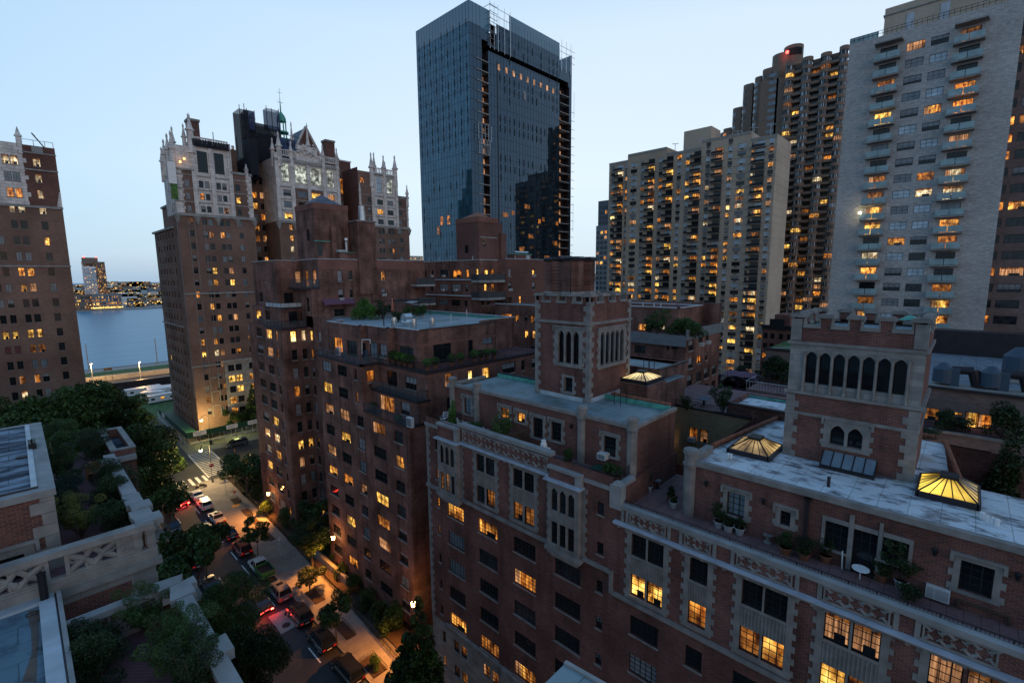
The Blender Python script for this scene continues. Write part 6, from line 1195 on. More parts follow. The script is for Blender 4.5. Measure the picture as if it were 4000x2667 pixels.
# ================================================================= GLASS TOWER
GT = empty('glass_tower', (140, 140, G), 'tall blue black glass tower still under construction in the centre', 'building')
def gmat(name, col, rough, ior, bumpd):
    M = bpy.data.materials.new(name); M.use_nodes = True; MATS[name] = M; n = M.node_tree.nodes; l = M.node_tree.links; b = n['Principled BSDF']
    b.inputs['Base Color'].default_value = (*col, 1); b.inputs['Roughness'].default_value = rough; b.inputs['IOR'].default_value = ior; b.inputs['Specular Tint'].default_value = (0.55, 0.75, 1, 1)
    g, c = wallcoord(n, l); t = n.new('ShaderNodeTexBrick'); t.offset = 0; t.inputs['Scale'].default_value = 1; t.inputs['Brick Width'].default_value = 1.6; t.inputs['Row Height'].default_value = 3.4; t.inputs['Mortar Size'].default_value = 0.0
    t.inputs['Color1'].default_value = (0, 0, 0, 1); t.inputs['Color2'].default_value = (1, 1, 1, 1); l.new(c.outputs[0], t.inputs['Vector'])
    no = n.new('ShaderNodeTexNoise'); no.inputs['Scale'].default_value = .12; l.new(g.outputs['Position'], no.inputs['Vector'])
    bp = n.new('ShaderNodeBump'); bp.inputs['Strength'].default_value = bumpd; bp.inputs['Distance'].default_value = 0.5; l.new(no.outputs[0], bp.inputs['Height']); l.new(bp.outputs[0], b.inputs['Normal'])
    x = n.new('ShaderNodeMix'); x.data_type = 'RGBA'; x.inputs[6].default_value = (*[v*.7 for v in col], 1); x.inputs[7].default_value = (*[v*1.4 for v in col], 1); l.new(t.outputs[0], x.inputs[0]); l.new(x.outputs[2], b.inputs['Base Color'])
gmat('curtain_glass', (0.022, 0.085, 0.125), 0.02, 1.75, .05); gmat('curtain_glass_dark', (0.010, 0.018, 0.026), 0.015, 1.8, .04)  # same glass: sky-reflecting face painted teal, dimmer face painted darker
mat('crown_glass', (0.045, 0.14, 0.22), 0.1, 0.6, alpha=0.97)
gx0, gx1, gy0, gy1, gz = 111.6, 167, 125, 154, 88.0
def gp(v, o_=(140, 140, G)): return v
GW = MB(); gzt = 81.5
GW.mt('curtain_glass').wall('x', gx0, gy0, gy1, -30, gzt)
nd = [(118.2, 124.0, -30, 78.5), (124.0, 165.0, 74.9, 76.9), (158.9, 165.3, -30, 74.9)]
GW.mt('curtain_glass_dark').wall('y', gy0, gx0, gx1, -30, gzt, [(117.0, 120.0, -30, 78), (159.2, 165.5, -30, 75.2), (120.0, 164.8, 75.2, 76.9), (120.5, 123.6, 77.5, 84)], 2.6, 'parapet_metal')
GW.mt('parapet_metal').poly([(gx0+2.7, gy0+2.6, -30), (gx1-.2, gy0+2.6, -30), (gx1-.2, gy0+2.6, gzt), (gx0+2.7, gy0+2.6, gzt)])
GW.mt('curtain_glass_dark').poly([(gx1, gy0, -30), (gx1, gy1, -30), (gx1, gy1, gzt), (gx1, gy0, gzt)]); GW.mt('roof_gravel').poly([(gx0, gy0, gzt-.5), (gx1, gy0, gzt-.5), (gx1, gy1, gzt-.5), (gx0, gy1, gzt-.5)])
GM = MB().mt('frame_dark'); rr = random.Random(5)
z = gzt; zs = []
while z > -30: zs.append(z); z -= 3.35
for y in np.linspace(gy0, gy1, 19): GM.box(gx0-.05, gx0, y-.022, y+.022, -30, gz)
for x in np.linspace(gx0, gx1, 36):
    for seg in ((-30, 75.0), (77, gz)) if 120 < x < 164.5 else ((-30, gz),):
        if 117.1 < x < 119.9 or 159.3 < x < 165.4: continue
        GM.box(x-.02, x+.02, gy0-.05, gy0, seg[0], seg[1])
for z in zs: GM.box(gx0-.04, gx0, gy0, gy1, z-.035, z+.035); GM.box(gx0, 117, gy0-.04, gy0, z-.035, z+.035); GM.box(120 if not 74.9 < z < 77 else 0, 159.2 if not 74.9 < z < 77 else 0, gy0-.04, gy0, z-.035, z+.035) if not 74.9 < z < 77 else None
GM.mt('parapet_metal').box(124.1, 124.5, gy0-.12, gy0-.08, -30, 73)
FN = MB().mt('iron')   # short dark vent fins, staggered between floors
for i, z in enumerate(zs):
    if i % 1 == 0:
        for x in np.linspace(125.5, 157.5, 14):
            if rr.random() < (.85 if i in (4, 5, 8, 9, 12, 13, 16) or i < 2 else .12): FN.box(x-.09, x+.09, gy0-.16, gy0-.08, z-1.2, z+1.3)
        for y in np.linspace(gy0+1.5, gy1-1.5, 9):
            if rr.random() < (.85 if i < 12 else .15): FN.box(gx0-.16, gx0-.08, y-.09, y+.09, z-1.2, z+1.3)
BLC = MB()
for i, z in enumerate(zs):
    if z > 74 or z < -10: continue
    for x0, x1, ins in ((114.4, 120.0, 0), (159.0, 165.7, 1)):
        BLC.mt('concrete').prism([(x0, gy0-.3), (x1, gy0-.3), (x1, gy0+2.5), (x0 if ins else 117, gy0+2.5), (x0 if ins else 117, gy0+.0), (x0, gy0+0)][::1], z-.28, z)
    if rr.random() < .75: BLC.mt('lit_curtain').box(118.6, 119.8, gy0+2.3, gy0+2.35, z+.1, z+2.5)
    if rr.random() < .8: BLC.mt('lit_curtain').box(161.2, 163.0, gy0+2.3, gy0+2.35, z+.1, z+2.3)
CG = MB().mt('crown_glass').poly([(gx0, gy1, gzt), (gx0, gy0, gzt), (gx0, gy0, gz), (gx0, gy1, gz)]).poly([(gx0, gy0, gzt), (121, gy0, gzt), (121, gy0, gz), (gx0, gy0, gz)]).poly([(130.4, gy0, gzt+3.5), (159, gy0, gzt+3.5), (159, gy0, gz+2), (130.4, gy0, gz+2)]).poly([(gx1, gy0, gzt), (gx1, gy1, gzt), (gx1, gy1, gz), (gx1, gy0, gz)])
GW.mt('curtain_glass_dark').poly([(124, gy0-.002, gzt), (159, gy0-.002, gzt), (159, gy0-.002, gzt+3.5), (124, gy0-.002, gzt+3.5)])
SF = MB().mt('steel')
for k in range(7):
    z = 77+k*2.1; SF.tube((120.3, gy0-.8, z), (123.8, gy0-.8, z), .1, 4); SF.tube((120.3, gy0-1.4, z), (120.3, gy0+2, z), .1, 4)
for x in (120.5, 122.5, 124.4, 127.5, 130.4): SF.tube((x, gy0-.6, 76), (x, gy0-.6, 90.8), .09, 4)
for z in (84.5, 87, 89.5): SF.tube((120.5, gy0-.6, z), (130.6, gy0-.6, z), .09, 4)
for k in range(22): z = 66-k*3.35; SF.tube((gx1-.5, gy0-.3, z), (gx1+1.8, gy0-.3, z), .1, 4)
for x in (160, 163, 166): SF.tube((x, gy0-.3, 80), (x, gy0-.3, 91.5), .1, 4)
for z in (84.5, 87, 89): SF.tube((159, gy0-.4, z), (168.5, gy0-.4, z), .09, 4)
SF.tube((gx1+1.4, gy0-.3, 64), (gx1+1.4, gy0-.3, 74), .09, 4); SF.tube((gx1+1.4, gy0-.3, 18), (gx1+1.4, gy0-.3, 30), .09, 4)
for z in (48, 45.5): 
    SF.tube((114, gy0-1.2, z+2.5), (120, gy0-1.2, z+2.5), .08, 4).tube((114, gy0-1.2, z+1.3), (120, gy0-1.2, z+1.3), .06, 4)
    for x in (114, 115.5, 117, 118.5, 120): SF.tube((x, gy0-1.2, z), (x, gy0-1.2, z+2.6), .07, 4)
for i in range(8): SF.tube((114.5+i*.7, gy0-.8, 41), (115+i*.7, gy0-.8, 46), .05, 4)
LG = MB()
for x in np.linspace(124.5, 154.5, 9)[:9]: LG.mt('lit_curtain').box(x-.02, x+1.05, gy0-.10, gy0-.08, 70.4, 72.3)
LG.mt('blind').box(137.5, 139.1, gy0-.1, gy0-.08, 63.9, 66.8)
for a0, z0 in ((141, 18.3), (137.2, 18.3), (143.2, 15), (150, 1), (147, 1.5), (141, 2), (135, 2), (131, 8)): LG.mt('lit_dim' if z0 != 18.3 else 'lit_orange').box(gx0-.1, gx0-.08, a0, a0+1.5, z0, z0+3)
for x, z0 in ((126, 21), (131, 22), (146, 20), (148.5, 21), (135, 9), (140, 14), (155, 12), (150, 6), (143, 3), (129, 3), (133, 2.5), (152, 2), (157, 20), (138, 25)): LG.mt(R.choice(('lit_dim', 'lit_dim', 'lit_orange'))).box(x, x+R.choice((1.4, 3)), gy0-.1, gy0-.085, z0, z0+1.6)
off = Vector((-140, -140, 42))
for nm, mb in (('curtain_wall', GW), ('mullion_grid', GM), ('vent_fin', FN), ('balcony_slab', BLC), ('crown_glass', CG), ('scaffold_frame', SF), ('lit_window', LG)):
    mb.v = [(a+off.x, b_+off.y, c_+off.z) for a, b_, c_ in mb.v]; (build_pieces(nm, mb, GT) if nm in ('balcony_slab', 'lit_window', 'vent_fin') else mb.build(nm, GT))
# ================================================================= BEIGE SLAB TOWER (x=205)
BG = Bld('beige_tower', (205, 90, G), 'beige brick apartment slab with many lit windows and balconies')
xb = 205.0; bz = zm(2300, 450, 2.851)
cols = []   # measured along the row near the roof: (left px, right px, kind, top zoom y)
for l_, r_, kd, ty in ((250, 293, 'w', 573), (322, 385, 'b', 565), (410, 430, 'w', 550), (470, 540, 'w', 540), (583, 622, 'w', 518), (668, 738, 'b', 495), (783, 825, 'w', 483), (870, 945, 'b', 465), (988, 1036, 'w', 447), (1083, 1130, 'w', 430), (1176, 1258, 'b', 408), (1312, 1362, 'w', 310), (1413, 1498, 'b', 368), (1558, 1610, 'w', 268), (1662, 1757, 'w', 323), (1817, 1843, 'w', 308), (1872, 1972, 'b', 290), (2012, 2073, 'w', 262)):
    a = UX(bz(l_, ty), xb); c_ = UX(bz(r_, ty), xb); cols.append((c_.y, a.y, kd, a.z))
BB = MB(); rb = random.Random(11); AC_ = MB().mt('frame_dark')
for y0, y1, kd, zt_ in cols:
    k = 0; z0_ = 48.6
    while zt_-2.88*k > -42:
        z = zt_-2.88*k; k += 1
        if kd == 'w': BG.win('x', xb, y0, y1, z-1.65, z, 'w', rb.choice(LITS+['lit_bright']) if rb.random() < .24 else rb.choice(('glass_sky_far', 'glass_sky_far', 'glass_sky_far', 'glass_mid', 'blind', 'd', 'half'))); AC_.box(xb-.1, xb-.005, (y0+y1)/2-.6, (y0+y1)/2+.6, z-2.25, z-1.85)
        else:
            BG.win('x', xb, y0, y1, z-2.45, z, 'wd', rb.choice(LITS+['lit_yellow', 'lit_bright']) if rb.random() < .42 else rb.choice(('glass_mid', 'd', 'd', 'glass_sky_far')))
            BB.mt('concrete').box(xb-1.5, xb, y0-.2, y1+1.2, z-2.6, z-2.45); BB.mt('iron').box(xb-1.5, xb-1.46, y0-.2, y1+1.2, z-2.4, z-1.5).box(xb-1.5, xb, y1+1.16, y1+1.2, z-2.4, z-1.5)
y_r = 57.2
for ya_, yb_, zz_ in ((y_r, 66.7, 51.7), (66.7, 85.9, 54.7), (85.9, 101.3, 52.1), (101.3, 120.5, 55.0), (120.5, 130.5, 52.6)): BG.wall('x', xb, ya_, yb_, -60, zz_, 'brick_beige', .3)
b = BG.mb; b.mt('brick_beige').poly([(xb, y_r, -60), (224, y_r, -60), (224, y_r, 51.7), (xb, y_r, 51.7)]); b.box(xb+.5, 223, y_r+.1, 66.7, 30, 51.6); b.box(xb+.5, 223, 66.7, 85.9, 30, 54.6); b.box(xb+.5, 223, 85.9, 101.3, 30, 52.0); b.box(xb+.5, 223, 101.3, 120.5, 30, 54.9); b.box(xb+.5, 223, 120.5, 130.4, 30, 52.5); b.poly([(xb, 130.5, -40), (xb, 130.5, 52.6), (223, 130.5, 52.6), (223, 130.5, -40)])
b.mt('brick_beige').box(212, 222, 85, 97, 45, 61.8)
t_ = MB().mt('concrete')
for ya_, yb_, zz_ in ((y_r, 66.6, 51.7), (66.8, 85.8, 54.7), (86, 101.2, 52.1), (101.4, 120.4, 55.0), (120.6, 130.5, 52.6)): t_.box(xb-.1, xb, ya_, yb_, zz_-1.1, zz_+.05)
z = 50.95-2.88
while z > -44: t_.mt('concrete').box(xb-.06, xb, y_r, 130.5, z-.1, z+.02); t_.box(xb, 224, y_r-.05, y_r, z-.07, z); z -= 2.88
for y in (60, 66, 72, 79, 87, 98): t_.mt('zinc').tube((xb+1, y, 51), (xb+1, y, 55.8), .12).tube((xb+1, y-1.5, 55.6), (xb+1, y+1.5, 56), .12)
BG.part('string_course', t_); BG.part('balcony', BB); BG.part('air_vent', AC_); BG.finish()
# grey-blue towers left of the slab
far_block('glass_tower', 300, 330, 191.2, 199.6, UX((2365, 785), 302).z, 'slate', 'slim dark blue glass tower behind the left edge of the beige slab', 6, 30, .05, z0=-60, d=.2)
far_block('apartment_tower', 278, 296, 177.2, 186.4, UX((2360, 880), 278).z, 'grey_bldg', 'slim grey brick tower at the left edge of the beige slab', 6, 26, .2, z0=-60, d=.2)
# ================================================================= SCALLOPED BROWN TOWER (x=250)
CO = empty('scalloped_tower', (250, 60, G), 'tall brown tower of rounded window bays with a round rooftop tank house', 'building')
xs = 250.0; SCB = MB(); SWI = MB(); rc = random.Random(9)
def scallop(yc, r, ztop, x=xs, dz=3.08, nz=34, zb=-30, lit=.17, arcs=7):
    z = ztop
    SCB.mt('brown_conc').frus(x, yc, ztop-.8, ztop+.9, r+.05, r, 20)
    while z > zb:
        SWI.mt('glass_mid')
        n_ = 14
        st0 = rc.choice(LITS) if rc.random() < lit else None
        for i in range(n_):
            a0 = math.pi*.5+math.pi*i/n_; a1 = math.pi*.5+math.pi*(i+1)/n_; rr_ = r-.25
            m_ = st0 or rc.choice(('glass_sky_far', 'glass_sky', 'glass_mid', 'glass_mid', 'glass_dark'))
            SWI.mt(m_).poly([(x+rr_*math.cos(a1), yc+rr_*math.sin(a1), z-2.5), (x+rr_*math.cos(a0), yc+rr_*math.sin(a0), z-2.5), (x+rr_*math.cos(a0), yc+rr_*math.sin(a0), z-.8), (x+rr_*math.cos(a1), yc+rr_*math.sin(a1), z-.8)][::-1])
            if i % 2 == 0: SWI.mt('frame_dark').tube((x+(rr_+.05)*math.cos(a0), yc+(rr_+.05)*math.sin(a0), z-2.5), (x+(rr_+.05)*math.cos(a0), yc+(rr_+.05)*math.sin(a0), z-.8), .1, 4)
        SCB.mt('brown_conc').frus(x, yc, z-3.9, z-2.5, r, r, 20); z -= dz
bays = [(47.4, 91.8), (57.0, 90.3), (66.2, 88.2), (77.0, 92.5)]
cz = zm(2750, 100, 3.137)
bay = []
for pxm, pyt, wpx in ((1722, 285, 110), (1500, 370, 125), (1272, 425, 125), (1060, 485, 110)):
    p = UX(cz(pxm, pyt), xs); w_ = abs(UX(cz(pxm-wpx/2, pyt), xs).y-UX(cz(pxm+wpx/2, pyt), xs).y)/2; bay.append((p.y, w_, p.z)); scallop(p.y, w_*1.08, p.z)
    # balcony bay between
for (ya, ra, za), (yb, rb_, zb_) in zip(bay, bay[1:]):
    y0 = ya+ra; y1 = yb-rb_; z = (za+zb_)/2-1.2
    SCB.mt('brown_conc').box(xs+1.2, xs+8, y0-.3, y1+.3, -30, z+1.2)
    while z > -30:
        SWI.mt(rc.choice(LITS) if rc.random() < .17 else 'glass_mid').poly([(xs+1.0, y1, z-2.4), (xs+1.0, y0, z-2.4), (xs+1.0, y0, z-.4), (xs+1.0, y1, z-.4)]); SWI.mt('frame_dark').box(xs+.9, xs+1, (y0+y1)/2-.1, (y0+y1)/2+.1, z-2.4, z-.4)
        SCB.mt('brown_conc').box(xs-.9, xs-.6, y0-.4, y1+.4, z-3.2, z-2.1); SCB.box(xs-.9, xs+1.2, y0-.4, y1+.4, z-3.3, z-3.1); z -= 3.08
# stepped round-cornered blocks to the left
for (pl, pr, pt, x) in ((835, 925, 520, 252), (705, 840, 545, 255), (610, 705, 640, 258), (470, 600, 735, 262), (340, 460, 1020, 266), (222, 330, 1270, 270), (185, 225, 1320, 274)):
    a = UX(cz(pl, pt), x); c_ = UX(cz(pr, pt), x); z = a.z; yl_, yr_ = a.y, c_.y; rad = 2.2
    pts = [(x+14, yr_), (x, yr_)] + [(x+rad-rad*math.cos(t), yl_-rad+rad*math.sin(t)) for t in np.linspace(0, math.pi/2, 6)] + [(x+14, yl_)]
    SCB.mt('brown_conc').prism(pts[::-1], -30, z)
    k = 0; zz = z-2.5
    while zz > -20:
        SWI.mt(rc.choice(LITS) if rc.random() < .07 else rc.choice(('glass_mid', 'glass_sky')))
        for t in (0, 1, 2): 
            ts = np.linspace(0, math.pi/2, 4); a0, a1 = ts[t], ts[t+1]; rr_ = rad+.08
            SWI.poly([(x+rad-rr_*math.cos(a1), yl_-rad+rr_*math.sin(a1), zz-1.6), (x+rad-rr_*math.cos(a0), yl_-rad+rr_*math.sin(a0), zz-1.6), (x+rad-rr_*math.cos(a0), yl_-rad+rr_*math.sin(a0), zz), (x+rad-rr_*math.cos(a1), yl_-rad+rr_*math.sin(a1), zz)])
        if pl == 835: SWI.mt('glass_sky').box(x-.1, x-.02, yr_+.8, yr_+4, zz-1.6, zz)
        zz -= 3.08
p = UX(cz(1025, 500), 258); SCB.mt('brown_conc').frus(260, p.y+3, p.z-6, UX(cz(960, 350), 258).z, 4.1, 4.1, 28); p2 = UX(cz(1088, 250), 260); SCB.frus(262, p2.y, 85, p2.z, 4.0, 4.0, 28)
SCB.mt('frame_dark')
for i in range(16): a = math.pi*.75+i*.13; SCB.box(262+4.05*math.cos(a)-.2, 262+4.05*math.cos(a)+.2, p2.y+4.05*math.sin(a)-.2, p2.y+4.05*math.sin(a)+.2, p2.z-4.6, p2.z-1.6)
SCB.mt('brown_conc').box(252, 275, 45, 79, -30, 88)
BE = MB().mt('lamp_red'); pb = UX(cz(1020, 328), 254.5); BE.frus(pb.x, pb.y, pb.z-.5, pb.z+.5, .6, .6, 8)
off = Vector((-250, -60, 42))
for nm, mb in (('wall', SCB), ('window_band', SWI), ('beacon', BE)): mb.v = [(a+off.x, b_+off.y, c_+off.z) for a, b_, c_ in mb.v]; mb.build(nm, CO)
# ================================================================= WHITE BRICK TOWER WITH TWO BALCONY STACKS (x=119)
WT = Bld('white_brick_tower', (119, 10, G), 'tall pale grey brick tower with two stacks of blue balconies at the right')
xw = 119.0; wz = zm(3100, 0, 1.2067); rw = random.Random(21)
def wy(px, py): return UX(wz(px, py), xw).y
zt0 = UX(wz(580, 190), xw).z
BAL = []
W1 = (wy(622, 190), wy(535, 205)); W2 = (wy(735, 160), wy(650, 180))
for k in range(24):
    z1a = UX(wz(580, 195), xw).z-2.925*k; z2a = UX(wz(690, 168), xw).z-2.925*k
    WT.win('x', xw, W1[0], W1[1], z1a-1.45, z1a, 'w3w', {0: 'lit_curtain', 22: 'lit_bright'}.get(k) or (rw.choice(LITS) if rw.random() < .12 else rw.choice(('glass_sky_far', 'glass_sky', 'blind', 'half'))))
    WT.win('x', xw, W2[0], W2[1], z2a-1.45, z2a, 'w3w', {9: 'lit_white'}.get(k) or (rw.choice(LITS) if rw.random() < .12 else rw.choice(('glass_sky_far', 'glass_sky_far', 'glass_sky', 'glass_mid', 'blind', 'half'))))
B1 = (wy(505, 240), wy(388, 250)); B2 = (wy(905, 150), wy(762, 165))
zb1 = UX(wz(450, 272), xw-1.3).z; zb2 = UX(wz(835, 185), xw-1.3).z
lit1 = {2: 'lit_orange', 4: 'lit_yellow', 8: 'lit_dim', 9: 'lit_dim', 10: 'lit_yellow', 11: 'lit_yellow', 13: 'lit_white', 14: 'lit_warm', 16: 'lit_dim', 17: 'lit_warm'}; lit2 = {0: 'lit_dim', 3: 'lit_orange', 4: 'lit_orange', 6: 'lit_curtain', 8: 'lit_white', 9: 'lit_white', 11: 'lit_warm', 12: 'lit_dim', 15: 'lit_orange', 16: 'lit_yellow', 17: 'lit_warm', 18: 'lit_warm'}
def balcony(zf, y0, y1):
    mb = MB().mt('concrete').box(-1.45, 0, -.1, y1-y0+.1, -.2, 0); fr = MB().mt('balcony_glass')
    w = y1-y0
    fr.poly([(-1.42, w, .08), (-1.42, w/2+.05, .08), (-1.42, w/2+.05, 1.15), (-1.42, w, 1.15)]).poly([(-1.42, w/2-.05, .08), (-1.42, 0, .08), (-1.42, 0, 1.15), (-1.42, w/2-.05, 1.15)]).poly([(-1.42, 0, .08), (0, 0, .08), (0, 0, 1.15), (-1.42, 0, 1.15)]).poly([(-1.42, w, .08), (0, w, .08), (0, w, 1.15), (-1.42, w, 1.15)])
    return mb, fr
bmesh_cache = {}
for bi, ((y0, y1), zb, lt_) in enumerate(((B1, zb1, lit1), (B2, zb2, lit2))):
    sm, gm = balcony(0, y0, y1); sme = sm.mesh('balcony'); gme = gm.mesh('glass_panel')
    for k in range(23):
        zf = zb-2.925*k-.1; st = lt_.get(k) or rw.choice(('d', 'd', 'glass_mid', 'glass_mid', 'glass_sky'))
        WT.win('x', xw, y0+.5, y1-.7, zf+.05, zf+2.4, 'wd', st)
        o = link(sme, 'balcony', WT.root, Vector((xw, y0, zf))-WT.loc); link(gme, 'glass_panel', o)
    WT.part('canopy', MB().mt('concrete').prism([(xw-1.9, y1+.1), (xw-1.9, y0-.2), (xw, y0-.4), (xw, y1+.1)], zb+2.75, zb+3.0))
ztop = UX(wz(265, 205), xw).z-.3; yL_ = wy(265, 205); yR_ = wy(1086, 80)
WT.wall('x', xw, yR_, yL_, G, ztop, 'brick_white', .3)
b = WT.mb; b.mt('brick_white').poly([(xw, yR_, G), (140, yR_, G), (140, yR_, ztop), (xw, yR_, ztop)]); b.poly([(xw, yL_, ztop), (140, yL_, ztop), (140, yL_, G), (xw, yL_, G)]); b.mt('roof_gravel').poly([(xw, yR_, ztop-.4), (140, yR_, ztop-.4), (140, yL_, ztop-.4), (xw, yL_, ztop-.4)])
ph = MB().mt('brick_beige').box(122, 138, -8, UX(wz(430, 80), 122).y, ztop, UX(wz(430, 45), 122).z); ph.mt('concrete').box(121.8, 138, -8, UX(wz(430, 80), 122).y+.2, UX(wz(430, 80), 122).z, UX(wz(430, 74), 122).z); ph.mt('zinc').box(121.9, 122, UX(wz(570, 80), 122).y, UX(wz(533, 80), 122).y, ztop, UX(wz(550, 62), 122).z).box(121.9, 122, UX(wz(738, 40), 122).y, UX(wz(695, 40), 122).y, ztop, UX(wz(715, 12), 122).z)
WT.part('roof_house', ph)
rl = MB().mt('iron')
for z in (ztop+.6, ztop+1.1): rl.tube((xw+.2, yR_, z), (xw+.2, yL_, z), .04, 4)
for y in np.linspace(yR_, yL_, 34): rl.tube((xw+.2, y, ztop-.3), (xw+.2, y, ztop+1.1), .03, 4)
rl.mt('balcony_glass').poly([(xw+.22, yL_, ztop), (xw+.22, yL_-4.5, ztop), (xw+.22, yL_-4.5, ztop+1.1), (xw+.22, yL_, ztop+1.1)]); WT.part('roof_railing', rl)
WT.finish()
p_ = point('balcony_light', (xw-1.6, B1[1]+.1, zb1-2.925*10+1.2), 60, (.8, 1, .8), .1)
o = MB().mt('lamp_glow_white').frus(0, 0, 0, .35, .22, .22, 8).build('balcony_lamp', label='greenish white lamp shining at the left end of a lit balcony', cat='lamp'); o.location = (xw-1.5, B1[1]+.05, zb1-2.925*10+1.1)
# set-back wing at the right edge
RW = Bld('grey_brick_wing', (125, -12, G), 'grey brown brick wing with lit windows at the right edge of the photo')
xr = 125.0
kk = zm(3100, 0, 1.2067)
ya0, ya1 = UX(kk(990, 950), xr).y, UX(kk(975, 950), xr).y
for k in range(26):
    z = UX(kk(1060, 1025), xr).z+2.925*(13-k)
    RW.win('x', xr, ya0-.05, ya0+1.1, z-1.5, z, 'w3w', rw.choice(('d', 'lit_orange', 'd', 'lit_warm'))); RW.win('x', xr, UX(kk(1080, 1030), xr).y-1, UX(kk(1003, 1025), xr).y, z-1.5, z, 'w3w', rw.choice(LITS) if rw.random() < .35 else rw.choice(('glass_mid', 'blind', 'half'))); RW.win('x', xr, -16, -12.6, z-1.5, z, 'w3w', rw.choice(('lit_orange', 'lit_warm', 'd', 'glass_mid')))
RW.wall('x', xr, -22, yR_, G, 50, 'brick_mauve', .3); RW.finish()
# small red brick buildings between slab and right tower
RB = Bld('brick_building', (150, 38, G), 'small red brick building with lit windows left of the right battlemented tower')
for k in range(7):
    for y in (34.9, 37.0, 39.2, 41.0): z = -17.2-2.9*k; RB.win('x', 150, y, y+1.1, z-1.6, z, 'w3', rw.choice(LITS) if rw.random() < .5 else 'd')
RB.wall('x', 150, 34.2, 42.6, -60, -16, 'brick_band', .3); RB.mb.mt('brick_band').poly([(150, 34.2, -60), (165, 34.2, -60), (165, 34.2, -16), (150, 34.2, -16)]); RB.mb.mt('roof_gravel').poly([(150, 34.2, -16.1), (165, 34.2, -16.1), (165, 42.6, -16.1), (150, 42.6, -16.1)]); RB.mb.mt('brick_band').box(152, 160, 36, 40, -16, -11.9)
t_ = MB().mt('iron').box(149.4, 149.5, 34.2, 42.6, -16, -14.8).box(151, 152, 37.5, 41, -16, -13.2); RB.part('roof_railing', t_); RB.finish()
GRB = Bld('terrace_building', (70, 18, G), 'brick building with stepped green roof terraces left of the right battlemented tower')
GRB.block(72, 88, 14.5, 19.8, G, -10.5, 'brick_mauve', 'lawn'); GRB.block(66, 72, 14.5, 20.2, G, -15.2, 'brick_mauve', 'ballast')
t_ = MB().mt('zinc')
for y in np.arange(14.6, 20.4, .35): t_.tube((66, y, -15.2), (66, y, -14.1), .03, 3)
t_.tube((66, 14.5, -14.1), (66, 20.3, -14.1), .05, 4).tube((66, 20.3, -14.1), (72, 20.3, -14.1), .05, 4).tube((72, 19.9, -10.5), (72, 14.5, -9.6), .05, 4); t_.mt('parapet_metal').box(71.8, 72.1, 14.4, 19.9, -10.6, -10.3); GRB.part('terrace_railing', t_); GRB.finish()
vt = MB().mt('awning')
for i, q in enumerate(((2300+1030/1.96, 1150+700/1.96), (2300+1120/1.96, 1150+712/1.96), (2300+1205/1.96, 1150+725/1.96))):
    c_ = UZ(q, -19); n_ = 8
    mb = MB().mt('awning')
    for j in range(n_):
        a0, a1 = math.pi*j/n_, math.pi*(j+1)/n_
        mb.poly([(0, 2.3*math.cos(a0), 2.0*math.sin(a0)), (0, 2.3*math.cos(a1), 2.0*math.sin(a1)), (5, 2.3*math.cos(a1), 2.0*math.sin(a1)), (5, 2.3*math.cos(a0), 2.0*math.sin(a0))])
    mb.box(0, 5, -2.3, 2.3, -8, 0)
    o = mb.build('barrel_canopy', label='plum coloured barrel canopy behind the courtyard, ' + ('left', 'middle', 'right')[i] + ' one of three', cat='canopy', group='plum barrel canopies'); o.location = c_
# ================================================================= TREES AND PLANTS
def leaf_cloud(seed, n, size, clumps, mats, flat=.8):
    """clumps: list of (x,y,z,r); leaf quads sit mostly near each clump's shell"""
    g = np.random.default_rng(seed); w = np.array([c[3]**2 for c in clumps]); idx = g.choice(len(clumps), n, p=w/w.sum()); C = np.array(clumps)[idx]
    d = g.normal(size=(n, 3)); d /= np.linalg.norm(d, axis=1)[:, None]; rr = C[:, 3]*(.55+.5*g.random(n)**.6); P = C[:, :3]+d*rr[:, None]*np.array([1, 1, flat])
    a = g.normal(size=(n, 3)); a /= np.linalg.norm(a, axis=1)[:, None]; bb = np.cross(a, g.normal(size=(n, 3))); bb /= np.linalg.norm(bb, axis=1)[:, None]
    s = size*(.6+.8*g.random(n))[:, None]; V = np.stack([P-a*s, P+bb*s*.55, P+a*s, P-bb*s*.55], 1).reshape(-1, 3)
    me = bpy.data.meshes.new('foliage'); me.vertices.add(4*n); me.vertices.foreach_set('co', V.ravel()); me.loops.add(4*n); me.loops.foreach_set('vertex_index', np.arange(4*n)); me.polygons.add(n)
    me.polygons.foreach_set('loop_start', np.arange(n)*4); 
    for m_ in mats: me.materials.append(MATS[m_])
    mi = (idx % len(mats)); me.polygons.foreach_set('material_index', mi); me.update(calc_edges=True); return me
TP = {}
def tree_proto(kind, seed, fine=False):
    if kind.endswith('_fine'): return tree_proto_(kind[:-5], seed, True)
    return tree_proto_(kind, seed)
